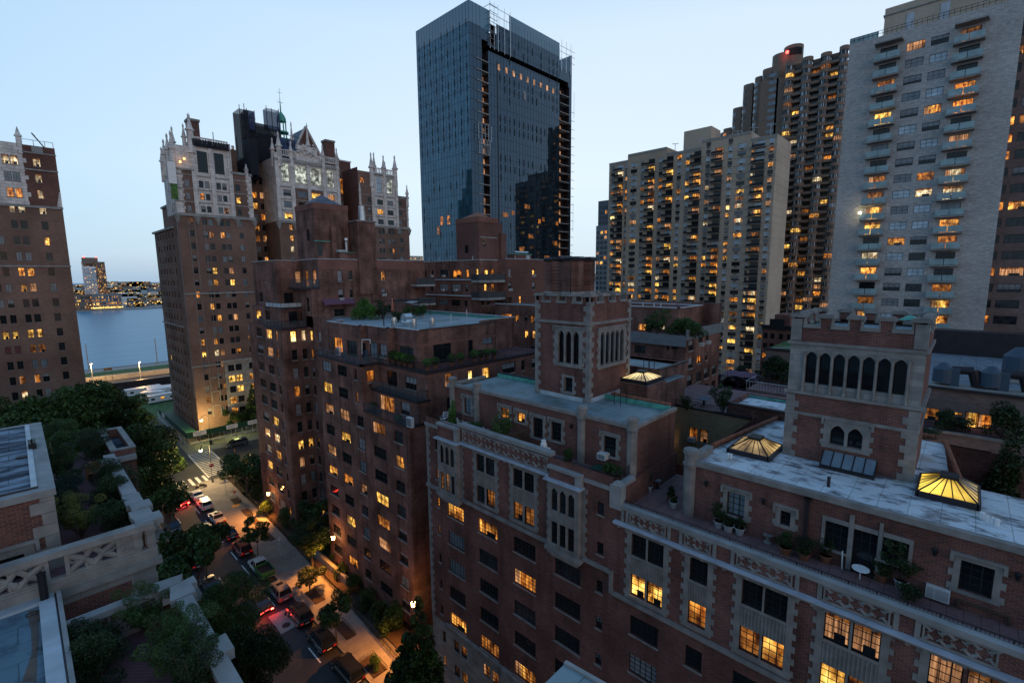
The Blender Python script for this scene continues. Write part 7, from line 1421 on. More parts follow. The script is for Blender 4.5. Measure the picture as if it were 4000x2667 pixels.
def tree_proto_(kind, seed, fine=False):
    if (kind, seed, fine) in TP: return TP[(kind, seed, fine)]
    g = random.Random(seed*7+len(kind)); cl = []; tr = MB().mt('bark')
    if kind in ('broad', 'fine'):      # unit: height 20, crown radius 7
        tr.tube((0, 0, 0), (.2, .1, 8), .45, 8, .3)
        for i in range(9):
            a = i*2.4; r = g.uniform(2.5, 5.2); e = Vector((r*math.cos(a), r*math.sin(a), g.uniform(10, 16))); s = Vector((.2, .1, g.uniform(6, 9))); mid = s.lerp(e, .5)+Vector((0, 0, .8)); tr.tube(s, mid, .2, 5, .13); tr.tube(mid, e, .13, 5, .04)
            for j in range(4): cl.append((e.x+g.uniform(-2, 2), e.y+g.uniform(-2, 2), e.z+g.uniform(-1.5, 2.5), g.uniform(1.3, 2.3)))
        for i in range(12): a = g.uniform(0, 6.28); r = g.uniform(0, 6.2); cl.append((r*math.cos(a), r*math.sin(a), 17.8-r*r*.12+g.uniform(-1, .8), g.uniform(1.1, 1.9)))
        n, s, ms = (17000, .24) + (0,) if kind == 'broad' else (42000, .13, 0)
        ms = ['leaf', 'leaf_dark', 'leaf']
    elif kind == 'cone':     # unit: height 10, radius 2.6
        tr.tube((0, 0, 0), (0, 0, 9), .2, 6, .04)
        for i in range(34):
            t = (i+.5)/34; z = 2.2+7.6*t; r = 2.7*(1-t)**.8; a = i*2.4; cl.append((r*.72*math.cos(a), r*.72*math.sin(a), z, max(.3, r*.42))); tr.tube((0, 0, z-.5), (r*.7*math.cos(a), r*.7*math.sin(a), z), .05, 4, .02)
        n, s, ms = 7000, .17, ['leaf_dark', 'leaf']
    elif kind == 'young':    # loose street tree, height 8, radius 2.8
        tr.tube((0, 0, 0), (.1, 0, 3.5), .12, 6, .08)
        for i in range(8):
            a = i*2.4; e = Vector((g.uniform(1, 2.4)*math.cos(a), g.uniform(1, 2.4)*math.sin(a), g.uniform(4, 7))); tr.tube((.1, 0, 3), e, .07, 4, .02)
            for j in range(3): cl.append((e.x+g.uniform(-.6, .6), e.y+g.uniform(-.6, .6), e.z+g.uniform(-.5, .8), g.uniform(.5, .95)))
        n, s, ms = 5200, .16, ['leaf_dark', 'leaf']
    elif kind == 'shrub':    # radius 1, height 1.7
        for i in range(6): a = i*1.05; tr.tube((0, 0, 0), (.55*math.cos(a), .55*math.sin(a), 1.1), .03, 4, .01)
        for i in range(16): a = i*2.4; r = g.uniform(.1, .75); cl.append((r*math.cos(a), r*math.sin(a), g.uniform(.4, 1.4)-r*.25, g.uniform(.22, .42)))
        n, s, ms = 2600, .06, ['leaf', 'leaf_dark']
    elif kind == 'feather':  # loose airy bush
        for i in range(12):
            a = i*2.4; e = Vector((.9*math.cos(a)*g.uniform(.4, 1), .9*math.sin(a)*g.uniform(.4, 1), g.uniform(.9, 2.0))); tr.tube((0, 0, 0), e, .025, 4, .008)
            for j in range(3): p = Vector((0, 0, .2)).lerp(e, .45+.27*j); cl.append((p.x+g.uniform(-.1, .1), p.y+g.uniform(-.1, .1), p.z, g.uniform(.14, .28)))
        n, s, ms = 2400, .055, ['leaf', 'leaf_dark']
    elif kind == 'ball':
        cl = [(0, 0, .55, .5)]; n, s, ms = 1500, .05, ['leaf_bright']; tr.tube((0, 0, 0), (0, 0, .3), .04, 4)
    elif kind == 'column':
        for i in range(16): cl.append((g.uniform(-.12, .12), g.uniform(-.12, .12), .2+i*.17, .36*(1-(i/17)**2)+.05))
        n, s, ms = 2600, .055, ['leaf_dark', 'leaf']; tr.tube((0, 0, 0), (0, 0, 2.4), .05, 4)
    elif kind == 'grasses':
        for i in range(10): cl.append((g.uniform(-.35, .35), g.uniform(-.35, .35), g.uniform(.2, .7), .16))
        n, s, ms = 1000, .075, ['leaf_bright']; tr.tube((0, 0, 0), (0, 0, .3), .03, 4)
    if fine: n, s = int(n*5), s*.42
    TP[(kind, seed, fine)] = (leaf_cloud(seed, n, s, cl, ms, .75 if kind in ('broad', 'fine') else .9), tr.mesh('trunk')); return TP[(kind, seed, fine)]
CM = {}
def plant(kind, loc, s, lb, cat='tree', name=None, seed=1, sz=None, rz=None, mats=None, group=None, pot=None, pr=.3, ph=.45):
    if kind in ('shrub', 'feather') and s >= .95 and loc[0] < 6: kind += '_fine'
    fo, tk = tree_proto(kind, seed)
    if mats:
        k = (kind, seed, tuple(mats))
        if k not in CM:
            f2 = fo.copy(); f2.materials.clear(); [f2.materials.append(MATS[m_]) for m_ in mats]
            while len(f2.materials) < 2: f2.materials.append(MATS[mats[0]])
            CM[k] = f2
        fo = CM[k]
    r_ = empty(name or ('tree' if cat == 'tree' else 'shrub'), loc, lb, cat, group); rz = R.uniform(0, 6.28) if rz is None else rz
    zz = 0
    if pot:
        MB().mt(pot).frus(0, 0, 0, ph, pr*.75, pr, 12).frus(0, 0, ph-.07, ph, pr*1.12, pr*1.12, 12).build('pot', r_); zz = ph-.05
    for me, nm in ((fo, 'crown' if cat == 'tree' else 'foliage'), (tk, 'trunk' if cat == 'tree' else 'stem')):
        o = link(me, nm, r_, (0, 0, zz), rz); o.scale = (s, s, sz or s)
    return r_
# park trees at the left, each with its own top
for i, (x, y, top, r, sd) in enumerate(((-8, 104, -22, 8, 1), (0, 111, -19.5, 8, 2), (-6, 118, -18.5, 8, 3), (6.5, 114, -18.6, 7.5, 1), (12.2, 119, -22.5, 6, 2), (11, 104, -25, 7, 3), (4, 99, -24, 8, 1), (-3, 92, -25, 7, 2), (15, 111, -28, 5.5, 1), (15.5, 122, -30, 3.6, 3))):
    lb = ('park tree at the far left under the brick tower', 'park tree second from left below the brick tower', 'park tree tallest against the brick tower wall', 'rounded park tree below the right edge of the brick tower', 'park tree below the motorway gap', 'dark park tree behind the small rooftop with parapet', 'broad park tree behind the hedged roof terrace', 'park tree nearest the grey stained roof', 'lower park tree beside the side street corner', 'small park tree next to the green hoarding')[i]
    plant('broad', (x, y, G), r/7.0, lb, seed=sd, sz=(top-G)/19.2, group='park trees at the left')
# street trees: crown centre in the photo, crown height above street
def T(kind, px, zc, h, lb, s=None, sd=1, mats=None, grp=None):
    p = UZ(px, zc); H = {'broad': 19.5, 'fine': 19.5, 'cone': 10, 'young': 8}[kind]; sc = h/H
    plant(kind, (p.x, p.y, G), s or sc, lb, seed=sd, sz=sc, mats=mats, group=grp)
T('cone', (640, 1790), -36, 13, 'conical street tree left of the zebra crossing', 1.35, 1, None, 'street trees')
T('cone', (585, 1880), -36, 12, 'dark street tree behind the rooftop brick box', 1.5, 2, None, 'street trees')
T('young', (655, 2000), -36, 10.5, 'street tree over the left kerb beside the S of the road lettering', 1.1, 1, None, 'street trees')
T('young', (640, 2170), -36, 10, 'street tree above the parked car with pale roof edge', 1.0, 2, None, 'street trees')
T('young', (790, 2090), -35.5, 11, 'dark tree hanging over the traffic lane, middle of three', 1.15, 3, None, 'street trees')
T('young', (745, 2250), -35, 12, 'dark street tree above the car with red tail lamps', 1.35, 1, None, 'street trees')
T('fine', (850, 2420), -32, 14, 'large tree at the bottom centre overhanging the street', .55, 2, ['leaf', 'leaf', 'leaf_dark'], 'street trees')
T('fine', (930, 2640), -31, 15, 'large tree at the bottom edge of the photo over the roadway', .55, 3, ['leaf_dark', 'leaf'], 'street trees')
T('fine', (800, 2580), -30, 17, 'tall leafy tree left of the roadway at the bottom', .5, 1, ['leaf', 'leaf_dark', 'leaf'], 'street trees')
T('young', (960, 1865), -38, 8.5, 'dark round tree at the garden corner by the crossing', 1.7, 1, None, 'garden trees')
T('young', (1000, 2090), -38.5, 6, 'small dark kerb tree between the third and fourth parked cars', .75, 2, None, 'kerb trees')
T('young', (1205, 2230), -39, 4.5, 'small kerb tree beside the grey estate car', .7, 3, ['leaf_dark', 'leaf_dark'], 'kerb trees')
T('young', (1310, 2420), -38.8, 6, 'kerb tree next to the third dark car from the bottom', .75, 1, None, 'kerb trees')
T('broad', (1215, 2120), -38, 7.5, 'dense round garden tree left of the middle wall lamp', .42, 2, ['leaf_dark', 'leaf'], 'garden trees')
T('young', (1240, 2030), -37.5, 8, 'garden tree in the building recess lit orange from behind', 1.0, 2, None, 'garden trees')
T('cone', (1640, 2520), -33, 14, 'tall dark conical tree in front of the lowest wall lamp', .9, 1, None, 'garden trees')
T('cone', (1590, 2620), -36, 10, 'dark bushy conifer at the bottom edge by the pavement', 1.0, 2, None, 'garden trees')
for i, (q, s) in enumerate((((1040, 1990), 1.6), ((1085, 1960), 1.4), ((1120, 2035), 2.0), ((1165, 2050), 1.8), ((1290, 2150), 1.7), ((1340, 2230), 1.5), ((1380, 2290), 1.6), ((1430, 2350), 1.5), ((1480, 2400), 1.6), ((1525, 2440), 1.9), ((1560, 2410), 1.8), ((1320, 2180), 1.4), ((1150, 2000), 1.3), ((1255, 2100), 1.4))):
    p = UZ(q, G+.8); p.x = max(p.x, 26.6)
    plant('shrub', (p.x, p.y, G), s, ('garden bush number at the foot of the brown building').replace('number ', ''), 'shrub', group='garden bushes along the brown building', seed=1+i % 2, mats=['leaf', 'leaf_yellow'] if i in (1, 2, 3, 9, 10) else None)  # yellow leaves near the wall lamps paint in the lamp glow
hl = ['just past the far wall lamp', 'under the far wall lamp, glowing orange', 'left of the recess, glowing orange', 'inside the recess between the two wings', 'below the middle wall lamp', 'beside the sloping garden wall', 'in the dark stretch beyond the second kerb tree', 'level with the third dark car', 'beyond the lowest wall lamp', 'left of the lowest wall lamp, glowing yellow', 'directly under the lowest wall lamp', 'right of the middle wall lamp', 'against the wall of the far wing', 'near the garden entrance by the orange pavement']
for i, (x, y, s) in enumerate(((28.4, 110, 2.4), (29.5, 106, 2.6), (28.6, 102.5, 2.2), (29.3, 98.5, 2.5), (28.3, 94.5, 2.0), (31.5, 109.5, 2.4))):
    plant('shrub', (x, y, G), s, 'thick garden bush near the far corner, ' + ('at the corner itself', 'second from the corner', 'by the thin parking sign', 'by the orange diamond sign', 'nearest the far wall lamp', 'farthest along the side street')[i], 'shrub', group='bushes at the garden corner', mats=['leaf_dark', 'leaf'])
for o, t in zip([x for x in COL.objects if x.get('group') == 'garden bushes along the brown building'], hl): o['label'] = 'garden bush ' + t
# ================================================================= STREET FURNITURE
def lamp_wall(q, x, lb, e):
    p = UX(q, x); r_ = empty('wall_lamp', p, lb, 'wall lamp', 'orange wall lamps')
    MB().mt('iron').tube((.5, 0, .1), (0, 0, .25), .04).frus(0, 0, .12, .3, .22, .08, 8).build('bracket', r_); MB().mt('lamp_glow').frus(0, 0, -.3, .15, .2, .25, 8).build('lamp_glass', r_)
    l = bpy.data.lights.new('lamp_light', 'SPOT'); l.energy = e*6.5; l.color = (1.0, .33, .045); l.shadow_soft_size = .2; l.spot_size = math.radians(120); l.spot_blend = .8
    o = bpy.data.objects.new('lamp_light', l); COL.objects.link(o); o.parent = r_; o.location = (-.5, 0, 0); o.rotation_euler = Vector((1, 0, 1.5)).to_track_quat('Z', 'Y').to_euler()
    point('lamp_light', (-.6, 0, .3), e*.18, (1.0, .40, .08), .18, r_)
lamp_wall((1048, 1926), 27.6, 'bright orange wall lamp at the far corner of the brown building', 900)
lamp_wall((1301, 2098), 27.6, 'bright orange wall lamp in the middle by the garden recess', 1100)
lamp_wall((1614, 2356), 27.2, 'bright orange wall lamp lowest in the photo between two buildings', 1000)
def street_lamp(base, top, head, lb, e, col=(1.0, .66, .28)):
    r_ = empty('street_lamp', base, lb, 'street lamp', 'street lamps at the crossing'); h = top-base[2]
    mb = MB().mt('iron').frus(0, 0, 0, .9, .22, .14, 8).tube((0, 0, .8), (0, 0, h), .09, 8, .06)
    for i in range(8): a0, a1 = math.pi*i/8, math.pi*(i+1)/8; mb.tube((-.75+.75*math.cos(a0), .2*i/8, h+.75*math.sin(a0)), (-.75+.75*math.cos(a1), .2*(i+1)/8, h+.75*math.sin(a1)), .045, 6)
    mb.build('pole', r_); hd = Vector(head)-Vector(base)
    MB().mt('iron').frus(-1.5, .2, h-.25, h, .32, .1, 10).build('lamp_shade', r_); MB().mt('lamp_glow_white').frus(-1.5, .2, h-.6, h-.26, .22, .3, 10).build('lamp_head', r_)
    point('lamp_light', (-1.5, .2, h-.9), e, col, .25, r_); return r_
tz = UX((806, 1735), 24.65).z
street_lamp((24.65, 109.8, G+.02), tz, (0, 0, 0), 'black crook street lamp with stop sign at the zebra crossing', 4500)
p0 = UY((786.6, 1643.8), 135.6)
street_lamp((p0.x+1.5, 135.4, G+.02), p0.z+.6, (0, 0, 0), 'bright yellow street lamp in front of the scaffold hoarding', 3800, (1.0, .72, .25))
def sign_post(base, h, lb, kind):
    r_ = empty('street_sign', base, lb, 'street sign'); MB().mt('zinc').tube((0, 0, 0), (0, 0, h), .04, 6).build('post', r_)
    if kind == 'diamond':
        s = .62; MB().mt('sign_orange').prism([(-s, -s), (s, -s), (s, s), (-s, s)], 0, .03).build('plate', r_); o = r_.children[-1]; o.matrix_local = Matrix.Translation((0, -.05, h-.3)) @ Matrix.Rotation(math.pi/2, 4, 'X') @ Matrix.Rotation(math.pi/4, 4, 'Z')
        o = MB().mt('sign_red').frus(0, 0, 0, .02, .28, .28, 8).mt('iron').box(-.45, .45, .5, .56, 0, .01).build('symbol', o); o.location = (0, 0, .034)
    elif kind == 'stop':
        m4 = Matrix.Translation((0, -.06, 0)) @ Matrix.Rotation(math.pi/2, 4, 'X')
        o = MB().mt('white_paint').frus(0, 0, 0, .02, .5, .5, 8, math.pi/8).mt('sign_red').frus(0, 0, .02, .03, .46, .46, 8, math.pi/8).build('plate', r_); o.matrix_local = Matrix.Translation((0, -.1, h-.4)) @ Matrix.Rotation(math.pi/2, 4, 'X')
        text3d('STOP', 'lettering', .34, 'white_paint', Matrix.Translation((0, 0, .035)), .004, o)
    elif kind == 'arrow':
        o = MB().mt('sign_orange').frus(0, 0, 0, .03, .6, .6, 4, 0).build('plate', r_); o.matrix_local = Matrix.Translation((0, -.05, h-.3)) @ Matrix.Rotation(math.radians(65), 4, 'Z') @ Matrix.Rotation(math.pi/2, 4, 'X')
        t = MB().mt('iron').box(-.05, .05, -.3, .2, .032, .04).prism([(-.2, .1), (.2, .1), (0, .38)], .032, .04).build('arrow', o)
    else: MB().mt('white_paint').box(-.18, .18, -.06, -.04, h-.6, h-.05).mt('sign_red').box(-.15, .15, -.064, -.061, h-.25, h-.12).build('plate', r_)
    return r_
mat('sign_orange', (0.75, 0.25, 0.02), 0.5); mat('sign_red', (0.45, 0.02, 0.02), 0.5); mat('shed_green', (0.012, 0.06, 0.035), 0.6)
sign_post((24.57, 95.0, G), 3.0, 'orange diamond stop ahead sign above the second tree pit', 'diamond'); sign_post((12.9, 85, G), 3.0, 'orange diamond stop ahead sign on the left pavement', 'diamond')
sign_post((24.55, 109.2, G), 4.3, 'red stop sign beside the zebra crossing', 'stop'); sign_post((31.6, 119, G), 2.8, 'yellow arrow sign on the right of the side street', 'arrow')
sign_post((24.7, 101, G), 3.3, 'thin parking sign post by the white estate car', 'park'); sign_post((23.9, 71.8, G), 3.3, 'thin parking sign post beside the green pickup', 'park')
# tree pits with low hoop fences
def pit(x0, x1, y0, y1, lb, fence=True):
    r_ = empty('tree_pit', ((x0+x1)/2, (y0+y1)/2, G+.02), lb, 'tree pit', 'tree pits along the pavement'); cx, cy = (x0+x1)/2, (y0+y1)/2
    MB().mt('soil').box(x0-cx, x1-cx, y0-cy, y1-cy, 0, .05).build('soil', r_)
    if fence:
        f = MB().mt('iron')
        for (a, b_) in (((x0, y0), (x1, y0)), ((x1, y0), (x1, y1)), ((x1, y1), (x0, y1))):
            a = Vector((a[0]-cx, a[1]-cy, 0)); b_ = Vector((b_[0]-cx, b_[1]-cy, 0)); f.tube(a+Vector((0, 0, .5)), b_+Vector((0, 0, .5)), .025, 4)
            n_ = int((b_-a).length/.2)
            for i in range(n_+1): p = a.lerp(b_, i/n_); f.tube(p, p+Vector((0, 0, .5)), .014, 3)
        f.build('fence', r_)
for a in ((24.6, 25.7, 89.0, 92.3, 'fenced pit by the orange diamond sign'), (24.55, 25.5, 84.9, 88.0, 'bare pit beyond the orange pavement', 0), (24.4, 25.3, 77.5, 81.5, 'bare pit nearest the orange lit pavement', 0), (22.9, 24.2, 57.5, 60.8, 'fenced pit beside the grey car'), (22.7, 23.9, 48.8, 52.2, 'fenced pit between the two black cars'), (22.1, 23.7, 41.7, 44.8, 'fenced pit with green shrub nearest the camera'), (24.6, 25.8, 95.5, 98.5, 'pit with a small hooped fence by the white estate car')):
    pit(a[0], a[1], a[2], a[3], 'dark soil tree ' + a[4], len(a) < 6)
plant('shrub', (22.9, 43, G), .9, 'green shrub in the fenced tree pit nearest the camera', 'shrub', mats=['leaf_bright', 'leaf'])
iron_rail([(27.3, 106), (27.1, 90), (26.6, 75.5)], G, 'low iron garden fence along the far part of the pavement', .8, .2)
iron_rail([(26.3, 68), (25.9, 57), (25.2, 45), (24.9, 39)], G, 'low iron garden fence along the near part of the pavement', .8, .2)
# sidewalk shed with hoarding
SH = empty('scaffold_shed', (27, 135, G), 'green hoarding shed on scaffold poles around the foot of the pinnacled tower', 'scaffold shed')
gb = MB().mt('shed_green'); fr = MB().mt('steel')
zt_, zb_ = 4.9, 3.6
gb.box(-1.4, 22, -1.8, -1.7, zb_, zt_).box(-1.5, -1.4, -1.8, 30, zb_, zt_).box(-1.5, 22, -1.7, 2.5, zb_-.15, zb_).box(-1.5, 1.5, 2.5, 30, zb_-.15, zb_)
for x in np.arange(-1.4, 22, 2.6): fr.tube((x, -1.7, 0), (x, -1.7, zb_), .06, 5).tube((x, 2.0, 0), (x, 2.0, zb_), .06, 5).tube((x, -1.7, 3.4), (x+2.6, -1.7, 1.8), .03, 4)
for y in np.arange(1, 30, 2.6): fr.tube((-1.4, y, 0), (-1.4, y, zb_), .06, 5).tube((-1.4, y, 3.4), (-1.4, y+2.6, 1.8), .03, 4).tube((-1.4, y+2.6, 3.4), (-1.4, y, 1.8), .03, 4)
fr.tube((-1.4, -1.7, 1.9), (22, -1.7, 1.9), .04, 4).tube((-1.4, -1.7, 1.9), (-1.4, 30, 1.9), .04, 4)
gb.build('hoarding', SH); fr.build('poles', SH)
mat('banner', (0.7, 0.68, 0.66), 0.6)
for x0, x1, s in ((-.2, 2.6, 'SIDEWALK SHED'), (7.0, 9.6, 'OPEN'), (12, 15.5, 'BUILDERS')):
    o = MB().mt('banner').box(x0, x1, -1.9, -1.82, 3.75, 4.8).build('banner', SH)
    for k, w in ((0, .7), (1, .5)): MB().mt('grey_panel').box(x0+.3, x0+.3+(x1-x0)*w, -1.915, -1.905, 4.4-k*.3, 4.5-k*.3).build('small_print', o)
o = MB().mt('banner').box(-1.62, -1.55, 22, 25, 3.75, 4.8).build('banner', SH)
point('shed_light', (29.5, 136.5, G+3.1), 320, (.95, 1, .35), .5); point('shed_light', (37, 136.5, G+3.1), 320, (.95, 1, .35), .5); point('shed_light', (43, 136.5, G+3.1), 200, (.95, 1, .35), .5)
for i, q in enumerate(((990, 1600), (915, 1630), (1010, 1640), (960, 1660))):
    p = UY(q, 138); plant('cone' if i == 0 else 'young', (p.x, 137.8, G), (1.0, .9, .9, .8)[i], ('tall slender tree before the lit stone entrance', 'leafy tree right of the yellow street lamp', 'tree at the far right end of the hoarding', 'low tree behind the white hoarding banner')[i], seed=1+i % 3, sz=(1.35, .95, 1, .8)[i], group='trees behind the hoarding')
# ================================================================= VEHICLES
mat('tyre', (0.012, 0.012, 0.012), 0.8); mat('car_glass', (0.012, 0.016, 0.02), 0.05, 0.8); mat('chrome', (0.5, 0.5, 0.5), 0.2, 0.5, metal=0.9)
mat('tail_lamp', (0.35, 0.01, 0.01), 0.2, 0.5, emis=(1, .03, .02), es=.25); mat('tail_lamp_on', (0.5, 0.01, 0.01), 0.2, emis=(1, .05, .03), es=30); mat('head_lamp', (0.5, 0.5, 0.48), 0.15, 0.6)
def paint(n, c): 
    M = mat(n, c, 0.28, 0.5); M.node_tree.nodes['Principled BSDF'].inputs['Coat Weight'].default_value = 0.6; return n
for n, c in (('paint_white', (.62, .62, .60)), ('paint_black', (.012, .013, .016)), ('paint_red', (.20, .012, .012)), ('paint_grey', (.16, .155, .16)), ('paint_green', (.02, .13, .05)), ('paint_dark', (.03, .035, .045)), ('paint_silver', (.4, .4, .4))): paint(n, c)
def car(loc, rz, kind, pm, lb, group='parked cars', L=4.7, on=False, name='parked_car'):
    r_ = empty(name, loc, lb, 'pickup' if kind == 'pickup' else 'car', group, rz); W = .92
    H = {'sedan': .95, 'suv': 1.08, 'pickup': 1.1, 'van': 1.12}[kind]; RT = {'sedan': 1.45, 'suv': 1.78, 'pickup': 1.85, 'van': 1.8}[kind]
    h = L/2
    prof = {'sedan': [(-h, .55, .80), (-h+.12, .34, .98), (-h+.9, .25, 1.0), (-.9, .25, .98), (.9, .25, .95), (h-1.1, .25, .93), (h-.25, .3, .78), (h, .42, .62)],
            'suv': [(-h, .5, 1.05), (-h+.1, .34, 1.12), (-h+.8, .3, 1.1), (-.5, .3, 1.08), (.9, .3, 1.06), (h-1.0, .3, 1.05), (h-.2, .34, .92), (h, .48, .72)],
            'van': [(-h, .5, 1.05), (-h+.1, .34, 1.12), (-h+.8, .3, 1.1), (-.5, .3, 1.08), (1.2, .3, 1.04), (h-.8, .3, .98), (h-.2, .34, .82), (h, .48, .66)],
            'pickup': [(-h, .6, 1.1), (-h+.08, .45, 1.18), (-h+.8, .42, 1.16), (-.2, .42, 1.15), (.9, .42, 1.12), (h-1.2, .42, 1.12), (h-.15, .45, 1.0), (h, .55, .8)]}[kind]
    b = MB().mt(pm); secs = []
    for i, (y, z0, z1) in enumerate(prof):
        w = W*(.86 if i in (0, len(prof)-1) else (.95 if i in (1, len(prof)-2) else 1)); e = .12
        secs.append([(-w+e, y, z0), (w-e, y, z0), (w, y, z0+e), (w, y, z1-e*1.6), (w-e, y, z1), (-w+e, y, z1), (-w, y, z1-e*1.6), (-w, y, z0+e)])
    k0 = len(b.v)
    for s in secs: b.v += s
    for i in range(len(secs)-1):
        for j in range(8): a = k0+i*8+j; c_ = k0+i*8+(j+1) % 8; b.f.append((a, c_, c_+8, a+8)); b.m.append(b.k)
    b.f.append(tuple(range(k0, k0+8))); b.m.append(b.k); b.f.append(tuple(reversed(range(k0+(len(secs)-1)*8, k0+len(secs)*8)))); b.m.append(b.k)
    b.mt('iron').box(-W*.8, W*.8, -h+.2, h-.2, .2, .34)
    b.smooth = False; b.build('body', r_)
    cb = {'sedan': ((-h+.75, h-1.35), (-h+1.35, h-2.15)), 'suv': ((-h+.08, h-1.25), (-h+.4, h-1.95)), 'van': ((-h+.08, h-.75), (-h+.35, h-1.75)), 'pickup': ((-.35, h-1.3), (-.15, h-1.95))}[kind]
    zb = H-.02; (y0, y1), (t0, t1) = cb; wb, wt = W-.07, W-.24
    g_ = MB().mt('car_glass'); B4 = [(-wb, y0, zb), (wb, y0, zb), (wb, y1, zb), (-wb, y1, zb)]; T4 = [(-wt, t0, RT-.06), (wt, t0, RT-.06), (wt, t1, RT-.06), (-wt, t1, RT-.06)]
    for i in range(4): j = (i+1) % 4; g_.poly([B4[i], B4[j], T4[j], T4[i]])
    g_.build('windows', r_)
    rf = MB().mt(pm).prism([(-wt-.03, t0-.03), (wt+.03, t0-.03), (wt+.03, t1+.03), (-wt-.03, t1+.03)], RT-.07, RT-.02); rf.prism([(-wt+.1, t0+.1), (wt-.1, t0+.1), (wt-.1, t1-.12), (-wt+.1, t1-.12)], RT-.02, RT+.02)
    for i in range(4): rf.tube(B4[i], T4[i], .05, 5)
    for s in (-1, 1):
        for t in ((.35, .68) if kind != 'pickup' else (.5,)): yb_ = y0+(y1-y0)*t; yt_ = t0+(t1-t0)*t; rf.tube((s*wb, yb_, zb), (s*wt, yt_, RT-.06), .045, 4)
    rf.build('roof', r_)
    if kind in ('sedan', 'suv') and 'white' not in lb: MB().mt('car_glass').box(-.42, .42, t1-.95, t1-.3, RT+.02, RT+.028).build('sunroof', r_)
    if kind in ('suv', 'van'):
        for s in (-1, 1): MB().mt('chrome' if pm != 'paint_black' else 'iron').tube((s*(wt-.05), t0+.2, RT+.06), (s*(wt-.05), t1-.2, RT+.06), .022, 4).build('roof_rail', r_)
    for s in (-1, 1):
        for y in (-h+.85, h-.9):
            o = MB().mt('tyre').frus(0, 0, -.11, .11, .34, .34, 16).mt('chrome').frus(0, 0, .1, .125, .2, .17, 10).frus(0, 0, -.125, -.1, .17, .2, 10).build('wheel', r_); o.matrix_local = Matrix.Translation((s*(W-.1), y, .34)) @ Matrix.Rotation(math.pi/2, 4, 'Y')
        zl = prof[0][2]-.22; MB().mt('tail_lamp_on' if on else 'tail_lamp').box(s*W*.5, s*W*.84, -h-.02, -h+.06, zl-.1, zl+.08).build('tail_lamp', r_)
        zl = prof[-1][2]-.06; MB().mt('head_lamp').box(s*W*.5, s*W*.82, h-.1, h+.015, zl-.1, zl+.04).build('head_lamp', r_)
        MB().mt(pm).box(s*(W+.0), s*(W+.17), y1-.75, y1-.6, zb-.02, zb+.13).build('wing_mirror', r_)
    MB().mt('white_paint').box(-.26, .26, -h-.03, -h-.005, .62, .74).build('number_plate', r_)
    if kind == 'pickup':
        bd = MB().mt('paint_green').box(-W-.05, -W+.05, -h-.02, -.3, .6, 1.42).box(W-.05, W+.05, -h-.02, -.3, .6, 1.42).box(-W, W, -h-.05, -h+.03, .6, 1.42).box(-W, W, -.42, -.32, .6, 1.5); bd.mt('iron').box(-W+.05, W-.05, -h+.05, -.42, 1.19, 1.21); bd.build('cargo_bed', r_)
    return r_
CX = 20.5; Z0 = G-.12
car((CX, 104.4, Z0), .02, 'sedan', 'paint_white', 'white saloon car parked nearest the zebra crossing'); car((CX, 98.9, Z0), 0, 'suv', 'paint_white', 'white estate car parked behind the first white saloon')
car((CX+.1, 91.8, Z0), .03, 'sedan', 'paint_silver', 'pale saloon with dark sunroof, third from the crossing'); car((CX, 84.6, Z0), 0, 'sedan', 'paint_dark', 'dark saloon half hidden by a small kerb tree')
car((CX, 78.0, Z0), 0, 'suv', 'paint_red', 'dark red estate car ahead of the green pickup'); car((CX+.1, 70.2, Z0), .01, 'pickup', 'paint_white', 'pickup with white cab and green cargo bed', L=5.8)
car((CX, 63.0, Z0), 0, 'suv', 'paint_grey', 'grey mauve estate car with sunroof behind the pickup', L=4.6); car((CX, 56.6, Z0), 0, 'suv', 'paint_black', 'black estate car beside the two manhole covers', L=4.6)
car((CX, 50.7, Z0), 0, 'suv', 'paint_black', 'black car parked second from the bottom edge', L=4.6); car((CX, 44.4, Z0), 0, 'van', 'paint_black', 'black boxy van nearest the bottom edge', L=4.9)
car((14.6, 93.4, Z0), math.pi, 'van', 'paint_dark', 'dark van with pale roof rail on the left side of the street'); car((14.6, 79.5, Z0), 0, 'suv', 'paint_dark', 'dark car under the trees on the left side of the street'); car((14.6, 105.8, Z0), 0, 'sedan', 'paint_silver', 'pale car by the left kerb near the crossing')
car((14.6, 71.5, Z0), 0, 'sedan', 'paint_black', 'black saloon farthest down the left kerb')
car((35.2, 130.1, Z0), math.pi/2+.02, 'van', 'paint_dark', 'dark brown people carrier parked across the side street', None, 5.0); car((43.2, 130.3, Z0), math.pi/2, 'sedan', 'paint_white', 'white car just showing behind the brown building on the side street', None)
rc_ = car((18.1, 88.4, Z0), .03, 'sedan', 'paint_dark', 'car driving away with bright red tail lamps glowing', 'moving cars', 4.6, True, 'moving_car')
point('tail_light', (-.6, -2.7, .8), 40, (1, .04, .02), .1, rc_); point('tail_light', (.6, -2.7, .8), 40, (1, .04, .02), .1, rc_)
rc_ = car((17.9, 62.5, Z0), .03, 'sedan', 'paint_black', 'black car in the traffic lane with red tail lamps lit', 'moving cars', 4.6, True, 'moving_car')
point('tail_light', (-.6, -2.7, .8), 40, (1, .04, .02), .1, rc_); point('tail_light', (.6, -2.7, .8), 40, (1, .04, .02), .1, rc_)
rc_ = car((18.0, 104.0, Z0), .02, 'sedan', 'paint_red', 'dark red car waiting at the stop line with red tail lamps', 'moving cars', 4.5, True, 'moving_car')
point('tail_light', (-.6, -2.7, .8), 40, (1, .04, .02), .1, rc_); point('tail_light', (.6, -2.7, .8), 40, (1, .04, .02), .1, rc_)
mc = empty('motorcycle', (22.3, 108.6, Z0), 'dark motorcycle parked between the crossing and the first white car', 'motorcycle', None, 1.2)
